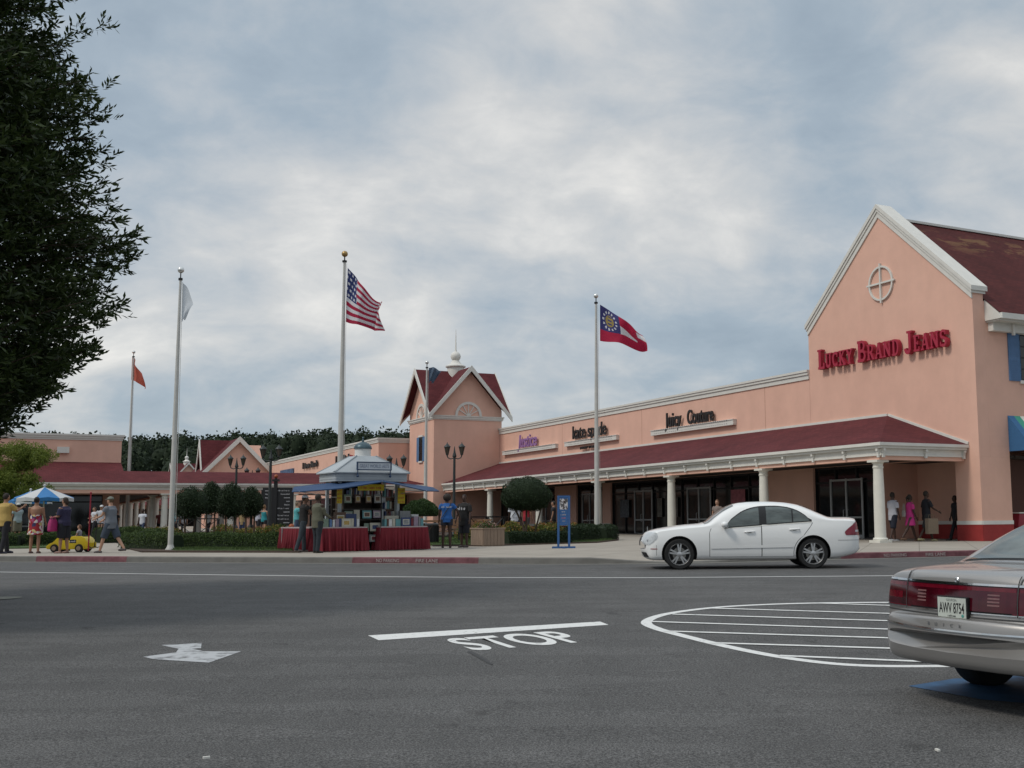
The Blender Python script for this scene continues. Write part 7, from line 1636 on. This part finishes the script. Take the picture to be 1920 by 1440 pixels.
# ---------------- white sedan
def white_sedan():
    sc = 1.02; p = at(1271 - .83 * 86, 960, 25.15)
    M = Matrix.Translation((p.x, 25.15 + .91, 0)) @ Matrix.Rotation(R(.6), 4, 'Z') @ Matrix.Scale(sc, 4)
    t = thing('parked_sedan', 'white four-door saloon car driving left on the road before the shops', 'car', M); t.name = 'sedan_car'
    k = 1.035
    top = [(0, .60), (.05, .70), (.13, .785), (.30, .845), (.56, .892), (.97, .945), (1.30, .972), (1.42, 1.0), (1.62, 1.145), (1.90, 1.325), (2.10, 1.40), (2.35, 1.432), (2.67, 1.44), (3.05, 1.425), (3.42, 1.372), (3.65, 1.29), (3.90, 1.185), (4.12, 1.10), (4.25, 1.085), (4.50, 1.085), (4.68, 1.065), (4.74, .985), (4.785, .76), (4.82, .66)]
    bot = [(0, .42), (.06, .26), (.20, .20), (.5, .19), (1.2, .195), (3.2, .195), (4.1, .21), (4.5, .27), (4.72, .33), (4.82, .42)]
    belt = [(0, .55), (.3, .78), (1.0, .86), (1.5, .90), (2.5, .945), (3.4, .985), (4.2, 1.01), (4.7, .98), (4.82, .6)]
    width = [(0, .74), (.04, .84), (.12, .90), (.35, .955), (.8, .985), (1.4, 1.0), (3.6, 1.0), (4.2, .975), (4.55, .93), (4.72, .88), (4.79, .83), (4.82, .78)]
    paint = car_paint('white_car_paint', (.80, .80, .785)); c = Car(4.82, 1.82, top, bot, belt, width, (.83, 3.684), .325, .30, (.16, .13), extra=(.01, .02, .03, .09, .18, 4.70, 4.73, 4.755, 4.77, 4.80, 4.81), nmax=4.2)
    bd = c.body('body', [paint, M_BLACK], t, arch=.378)
    for x in (.83, 3.684):
        for sy in (-1, 1): wheel(t, x, sy * .775, .325, sy, rim_r=.232)
    # side glass outline, from the photograph's side view
    bl = interp([(1.84, .888), (2.5, .935), (3.1, .98), (3.63, 1.015)]); tp = interp([(1.84, .892), (1.90, 1.0), (2.02, 1.10), (2.20, 1.215), (2.40, 1.285), (2.62, 1.318), (2.88, 1.322), (3.12, 1.30), (3.32, 1.245), (3.47, 1.165), (3.58, 1.075), (3.63, 1.017)])
    def glass(xa, xb, name='window', m_=M_CGLASS, sy=-1, grow=0.0, off=.006, par=t):
        b = MB(); n = 26; nz_ = 8; rows = []
        for i in range(n + 1):
            x = xa + (xb - xa) * i / n; z0, z1 = bl(x) - grow, max(tp(x), bl(x)) + grow; r = []
            for j in range(nz_ + 1):
                z = z0 + (z1 - z0) * j / nz_; loc, n_ = c.hit((x, sy * 3, z), (0, -sy, 0)); r.append(loc + Vector((0, sy * off, 0)))
            rows.append(r)
        idx = [[b.pv(q) for q in r] for r in rows]
        for p_, q_ in zip(idx, idx[1:]):
            for j in range(nz_): b.face((p_[j], q_[j], q_[j + 1], p_[j + 1]))
        return b.build(name, m_, par, smooth=True, sharp=70, fix=False)
    for sy in (-1, 1):
        glass(1.80, 3.67, 'window_trim', M_TRIMB, sy, .022, .004, t)
        # polished outline along the belt and over the arc
        c.strip('window_chrome', mat('bright_trim', (.75, .73, .66), .35, noise=.04), t, dense([(x, bl(x) - .028) for x in np.linspace(1.80, 3.67, 30)], 1), .014, off=.010, sy=sy)
        for (xa, xb) in ((1.86, 2.545), (2.70, 3.245), (3.275, 3.62)): glass(xa, xb, 'window', M_CGLASS, sy, -.004, .009)
        # doors: panel set proud of a dark gap
        rs = Vector((3.684, .335))
        def rear_edge(z): 
            if z < .70: return rs.x - math.sqrt(max(.41 ** 2 - (z - rs.y) ** 2, 0)) - .005
            return interp([(.70, 3.48), (.80, 3.56), (.90, 3.64), (1.0, 3.70)])(z)
        for nm, x0, x1 in (('front', lambda z: 1.475 + max(0, z - .78) * .45, lambda z: 2.585), ('rear', lambda z: 2.592, rear_edge)):
            zt_ = .865 if nm == 'front' else .935
            pts = dense([(x0(z), z) for z in np.linspace(.27, zt_, 14)], 1); d_ = c.patch('door', paint, t, rows_between(lambda z: x0(z) + .006, lambda z: x1(z) - .006, 14, .27, zt_), 'side', .0045, sy, 26)
            c.strip('door_gap', M_SEAM, d_, pts, .010, sy=sy, off=.003); c.strip('door_gap', M_SEAM, d_, [(x1(z), z) for z in np.linspace(.27, zt_ + .04, 14)], .010, sy=sy, off=.003); c.strip('door_gap', M_SEAM, d_, [(x, .268) for x in np.linspace(x0(.27), x1(.27), 14)], .008, sy=sy, off=.003)
            hx = 2.33 if nm == 'front' else 3.29; hz_ = .79 if nm == 'front' else .835
            hy = c.hit((hx, sy * 3, hz_), (0, -sy, 0))[0].y
            b = MB(); b.tube([(hx - .11, hy + sy * .008, hz_ - .004), (hx - .07, hy + sy * .035, hz_), (hx + .07, hy + sy * .035, hz_ + .006), (hx + .11, hy + sy * .01, hz_ + .008)], [.012, .016, .016, .012], 8); b.build('handle', paint, d_, smooth=True)
            b = MB(); b.ball((hx, hy + sy * .003, hz_ - .012), (.06, .008, .022), 14, 8); b.build('handle_recess', mat('recess_grey', (.30, .30, .30), .5, noise=.1), d_, smooth=True)
        c.strip('side_moulding', paint, t, [(x, .465 + .012 * (x - 1.5)) for x in np.linspace(1.5, 3.25, 30)], .055, off=.014, sy=sy); c.strip('moulding_gap', mat('moulding_shade', (.42, .42, .42), .5, noise=.05), t, [(x, .436 + .012 * (x - 1.5)) for x in np.linspace(1.5, 3.25, 30)], .007, off=.013, sy=sy)
        c.strip('fender_gap', M_SEAM, t, [(x, .60 + .0 * x) for x in np.linspace(4.22, 4.70, 12)], .007, sy=sy, off=.003)
        c.strip('fender_gap', M_SEAM, t, [(.34, z) for z in np.linspace(.52, .30, 6)], .006, sy=sy, off=.003)
        # rear lamp, head lamp, fog grille, side marker
        c.patch('tail_lamp', M_LRED, t, [(z, interp([(.70, 4.40), (.76, 4.37), (.84, 4.44), (.92, 4.55), (.99, 4.62)])(z), 4.76) for z in np.linspace(.705, .985, 12)], 'side', .008, sy, 14)
        yl = .60; c.patch('tail_lamp', M_LRED, t, [(z, sy * .42, sy * .80) for z in np.linspace(.72, .95, 8)], 'rear', .008, sy, 14)
        c.patch('reverse_lamp', M_LCLR, t, [(z, 4.60, 4.745) for z in np.linspace(.775, .815, 4)], 'side', .012, sy, 8)
        hl = c.patch('headlamp', M_LCLR, t, [(z, interp([(.52, .10), (.58, .05), (.72, .045), (.80, .16)])(z), interp([(.52, .20), (.58, .27), (.70, .37), (.785, .345), (.80, .33)])(z)) for z in np.linspace(.525, .785, 12)], 'side', .008, sy, 14)
        b = MB(); loc = c.hit((.17, sy * 3, .62), (0, -sy, 0))[0]; b.ball(loc + Vector((0, sy * .002, 0)), (.035, .012, .035), 14, 9); b.build('lens', mat('lens_grey', (.35, .37, .39), .15, noise=.2), hl, smooth=True)
        c.patch('side_marker', M_LRED if False else mat('amber_marker', (.30, .03, .02), .3, noise=.1), t, [(z, .22, .36) for z in np.linspace(.432, .448, 3)], 'side', .006, sy, 6)
        c.patch('fog_grille', M_BLACK, t, [(z, interp([(.26, .10), (.36, .035)])(z), interp([(.26, .19), (.36, .13)])(z)) for z in np.linspace(.265, .365, 6)], 'side', .006, sy, 8)
        b = MB(); my = c.hit((1.86, sy * 3, .93), (0, -sy, 0))[0].y; b.ball((1.79, my + sy * .11, .945), (.075, .10, .068), 18, 12); b.tube([(1.86, my, .90), (1.83, my + sy * .08, .91)], [.03, .025], 8); mo = b.build('mirror', paint, t, smooth=True)
        b = MB(); b.box(1.855, 1.862, my + sy * .11 - .07, my + sy * .11 + .07, .90, .99); b.build('mirror_glass', M_CHROME, mo)
    # windscreen, rear window
    wsx = interp([(1.36, .70), (1.9, .60), (2.02, .57)]); c.patch('windscreen', M_CGLASS, t, [(x, -wsx(x), wsx(x)) for x in np.linspace(1.38, 2.02, 14)], 'top', .007, nu=24)
    rsx = interp([(3.47, .50), (4.08, .60)]); c.patch('rear_window', M_CGLASS, t, [(x, -rsx(x), rsx(x)) for x in np.linspace(3.46, 4.09, 14)], 'top', .007, nu=24)
    c.patch('sunroof', M_TRIMB, t, [(x, -.35, .35) for x in np.linspace(2.2, 2.62, 6)], 'top', .005, nu=12)
    c.patch('grille', M_BLACK, t, [(z, -.27, .27) for z in np.linspace(.50, .70, 8)], 'front', .01, nu=12)
    b = MB(); b.tube([(.17, 0, .80), (.17, 0, .865)], .004, 6); b.lathe([(.022, -.003), (.026, 0), (.022, .003)], (.17, 0, .885), 14, axis='X', cap=False); b.build('hood_ornament', M_CHROME, t)
    # shaded interior shapes seen through nothing: seats are hidden by the tinted glass
    return t
white_sedan()

# ---------------- silver saloon at the right edge, seen from behind
def silver_sedan():
    L = 4.94; rc = G(1787, 1143, .50); H_ = Rv; o = rc + H_ * (L - .075); gzv = SLOPE * (rc.y + .4 - 21)
    M = Matrix.Translation((o.x, o.y, gzv)) @ Matrix.Rotation(math.atan2(-H_.y, -H_.x), 4, 'Z')
    t = thing('sedan_car', 'silver saloon car with full-width red rear lamps cut by the right edge', 'car', M)
    top = [(0, .55), (.06, .68), (.3, .78), (.8, .86), (1.3, .93), (1.5, 1.0), (2.1, 1.36), (2.5, 1.425), (3.0, 1.425), (3.35, 1.38), (3.75, 1.21), (4.02, 1.065), (4.15, 1.035), (4.45, 1.02), (4.68, .995), (4.775, .972), (4.805, .94), (4.815, .905), (4.835, .80), (4.842, .70), (4.856, .665), (4.915, .655), (4.935, .60), (4.94, .55)]
    bot = [(0, .40), (.08, .24), (.3, .20), (3.4, .20), (4.1, .24), (4.3, .28), (4.75, .295), (4.88, .31), (4.925, .35), (4.94, .42)]
    belt = [(0, .5), (.3, .72), (1.2, .88), (3.5, .95), (4.3, .955), (4.75, .92), (4.82, .82), (4.94, .52)]
    width = [(0, .75), (.1, .9), (.4, .97), (1.0, 1.0), (3.9, 1.0), (4.3, .985), (4.6, .955), (4.80, .925), (4.86, .925), (4.92, .91), (4.94, .885)]
    paint = car_paint('silver_car_paint', (.315, .30, .285), .55, .38); c = Car(L, 1.85, top, bot, belt, width, (.98, 3.75), .32, .28, (.12, .15), extra=(4.76, 4.775, 4.79, 4.80, 4.806, 4.812, 4.818, 4.824, 4.83, 4.836, 4.842, 4.85, 4.856, 4.87, 4.90, 4.915, 4.925, 4.932, 4.937), nmax=3.6)
    c.body('body', [paint, M_BLACK], t, arch=.36)
    for x in (.98, 3.75):
        for sy in (-1, 1): wheel(t, x, sy * .77, .32, sy, rim_r=.21)
    rw = interp([(3.30, .50), (4.08, .66)]); c.patch('window_trim', M_TRIMB, t, [(x, -rw(x) - .02, rw(x) + .02) for x in np.linspace(3.40, 4.075, 14)], 'top', .004, nu=24)
    c.patch('rear_window', M_CGLASS, t, [(x, -rw(x), rw(x)) for x in np.linspace(3.43, 4.05, 14)], 'top', .008, nu=24)
    ws = interp([(1.5, .66), (2.1, .58)]); c.patch('windscreen', M_CGLASS, t, [(x, -ws(x), ws(x)) for x in np.linspace(1.52, 2.12, 14)], 'top', .007, nu=24)
    for sy in (-1, 1):
        bl = interp([(1.9, .92), (3.55, .965)]); tpz = interp([(1.9, .93), (2.15, 1.15), (2.45, 1.30), (2.9, 1.33), (3.2, 1.29), (3.55, .98)])
        for xa, xb in ((1.95, 2.62), (2.70, 3.50)):
            rows = [(z, 0, 0) for z in (0, 1)]; b = MB(); n = 20; rr = []
            for i in range(n + 1):
                x = xa + (xb - xa) * i / n; r = []
                for j in range(7): z = bl(x) + (max(tpz(x), bl(x) + .01) - bl(x)) * j / 6; loc, n_ = c.hit((x, sy * 3, z), (0, -sy, 0)); r.append(b.pv(loc + Vector((0, sy * .006, 0))))
                rr.append(r)
            for p_, q_ in zip(rr, rr[1:]):
                for j in range(6): b.face((p_[j], q_[j], q_[j + 1], p_[j + 1]))
            b.build('window', M_CGLASS, t, smooth=True, fix=False)
        for x in (1.45, 2.66, 3.40): c.strip('door_gap', M_SEAM, t, [(x, z) for z in np.linspace(.28, .93, 12)], .009, sy=sy)
        c.patch('tail_lamp', M_LRED, t, [(z, 4.60, 4.80) for z in np.linspace(.71, .89, 8)], 'side', .008, sy, 12); c.strip('lamp_chrome', M_CHROME, t, [(x, .905) for x in np.linspace(4.58, 4.80, 8)], .014, sy=sy, off=.010); c.strip('bumper_chrome', M_CHROME, t, [(x, .575) for x in np.linspace(4.20, 4.93, 16)], .012, sy=sy, off=.008)
    M_LBAR = mat('tail_lamp_bar', (.05, .002, .007), .10, spec=.6, noise=.5, nscale=5, stretch=(1, 1.2, .6))
    # full-width lamp bar in three pieces with the boot-lid gaps between
    for y0, y1 in ((-.86, -.545), (-.535, .535), (.545, .86)):
        c.patch('lamp_back', M_TRIMB, t, [(z, y0, y1) for z in np.linspace(.700, .905, 10)], 'rear', .006, nu=26); lb = c.patch('tail_lamp', M_LBAR, t, [(z, y0 + .004, y1 - .004) for z in np.linspace(.718, .890, 10)], 'rear', .012, nu=26)
        c.strip('lamp_chrome', M_CHROME, lb, [(y, .903) for y in np.linspace(y0, y1, 24)], .015, 'rear', .015); c.strip('lamp_chrome', M_CHROME, lb, [(y, .703) for y in np.linspace(y0, y1, 24)], .008, 'rear', .015)
        c.strip('lamp_stripe', mat('lamp_red_bright', (.11, .004, .012), .1, spec=.6, noise=.2), lb, [(y, .872) for y in np.linspace(y0 + .01, y1 - .01, 24)], .026, 'rear', .0135)
    for y0, y1, z0, z1 in ((.30, .40, .765, .835), (-.40, -.30, .765, .835)):
        for q in range(4): c.strip('reverse_lamp', mat('lamp_smoke', (.20, .10, .10), .15, noise=.2), t, [(y, z0 + (z1 - z0) * q / 3) for y in np.linspace(y0, y1, 5)], .011, 'rear', .014)
    for y0, y1 in ((-.84, -.60), (.60, .84)): c.strip('lamp_stripe', mat('lamp_red_bright', (.36, .012, .04)), t, [(y, .79) for y in np.linspace(y0, y1, 10)], .05, 'rear', .0135)
    for sy in (-1, 1): c.strip('boot_gap', M_SEAM, t, [(sy * .54, z) for z in np.linspace(.69, .96, 14)], .010, 'rear', .016); c.strip('boot_gap', M_SEAM, t, dense([(4.79, sy * .54), (4.6, sy * .60), (4.10, sy * .68)], 10), .009, 'top', .004)
    c.strip('bumper_gap', M_SEAM, t, [(y, .672) for y in np.linspace(-.84, .84, 40)], .010, 'rear', .004)
    c.strip('bumper_chrome', M_CHROME, t, [(y, .575) for y in np.linspace(-.82, .82, 50)], .012, 'rear', .008); c.strip('bumper_rub', mat('bumper_shade', (.16, .165, .17), .5, metal=.4, noise=.1), t, [(y, .565) for y in np.linspace(-.82, .82, 50)], .006, 'rear', .007)
    # plate: its centre must sit on the lamp bar
    loc, n_ = c.hit((L + 2, 0, .735), (-1, 0, 0)); px_ = loc.x + .035; b = MB(); b.box(px_ - .03, px_, -.148, .148, .655, .812); pl = b.build('plate_frame', M_BLACK, t, bevel=.006)
    b = MB(); b.box(px_ + .0005, px_ + .004, -.138, .138, .663, .804); pb = b.build('licence_plate', mat('plate_white', (.50, .53, .48), .4, noise=.06), pl)
    TP = Matrix(((0, 0, 1, px_ + .0045), (1, 0, 0, 0), (0, 1, 0, .695), (0, 0, 0, 1)))
    o_ = text('AWV 8754', 'plate_number', .105, M_BLACK, pb, TP, ext=.0008, bold=.001); xs = [v.co.x for v in o_.data.vertices]; o_.matrix_local = TP @ Matrix.Diagonal((.245 / (max(xs) - min(xs)), 1, 1, 1))
    for s, z, sz, m_ in (('GEORGIA', .779, .024, mat('plate_grey_ink', (.25, .27, .25), .6, noise=.1)), ('~aaaaaa', .668, .021, M_BLACK)): text(s, 'lettering', sz, m_, pb, Matrix.Translation((0, 0, z - .695)) @ TP, ext=.0008, bold=.0004)
    b = MB(); b.ball((px_ + .004, .105, .679), (.003, .014, .012), 10, 7); b.build('sticker', mat('sticker_green', (.08, .28, .24), .5, noise=.1), pb)
    # emblem and embossed letters
    loc, n_ = c.hit((L + 2, .0, .925), (-1, 0, 0)); b = MB(); b.lathe([(.017, 0), (.022, .004), (.017, .008)], (loc.x + .004, 0, loc.z), 16, axis='X', cap=False); b.ball((loc.x + .006, 0, loc.z), (.004, .010, .013), 10, 7); b.build('boot_emblem', M_CHROME, t, smooth=True)
    for i, ch in enumerate('BUICK'):
        y = -.125 + i * .078 - .06; loc, n_ = c.hit((L + 2, y, .615), (-1, 0, 0)); text(ch, 'bumper_letter', .036, mat('embossed_grey', (.20, .205, .21), .4, metal=.5, noise=.05), t, Matrix(((0, 0, 1, loc.x + .006), (1, 0, 0, y), (0, 1, 0, .600), (0, 0, 0, 1))), ext=.001)
    b = MB(); b.tube([(3.9, .40, .20), (4.45, .40, .20), (4.50, .40, .20)], [.10, .11, .04], 14); b.build('silencer', M_BLACK, t, smooth=True)
    b = MB(); b.tube([(3.75, -.6, .30), (3.75, .6, .30)], .045, 10); b.build('underbody', M_BLACK, t)
    b = MB(); b.tube([(3.2, -.86, 1.0), (3.2, -.86, 1.0)], .001, 4)
    return t
silver_sedan()
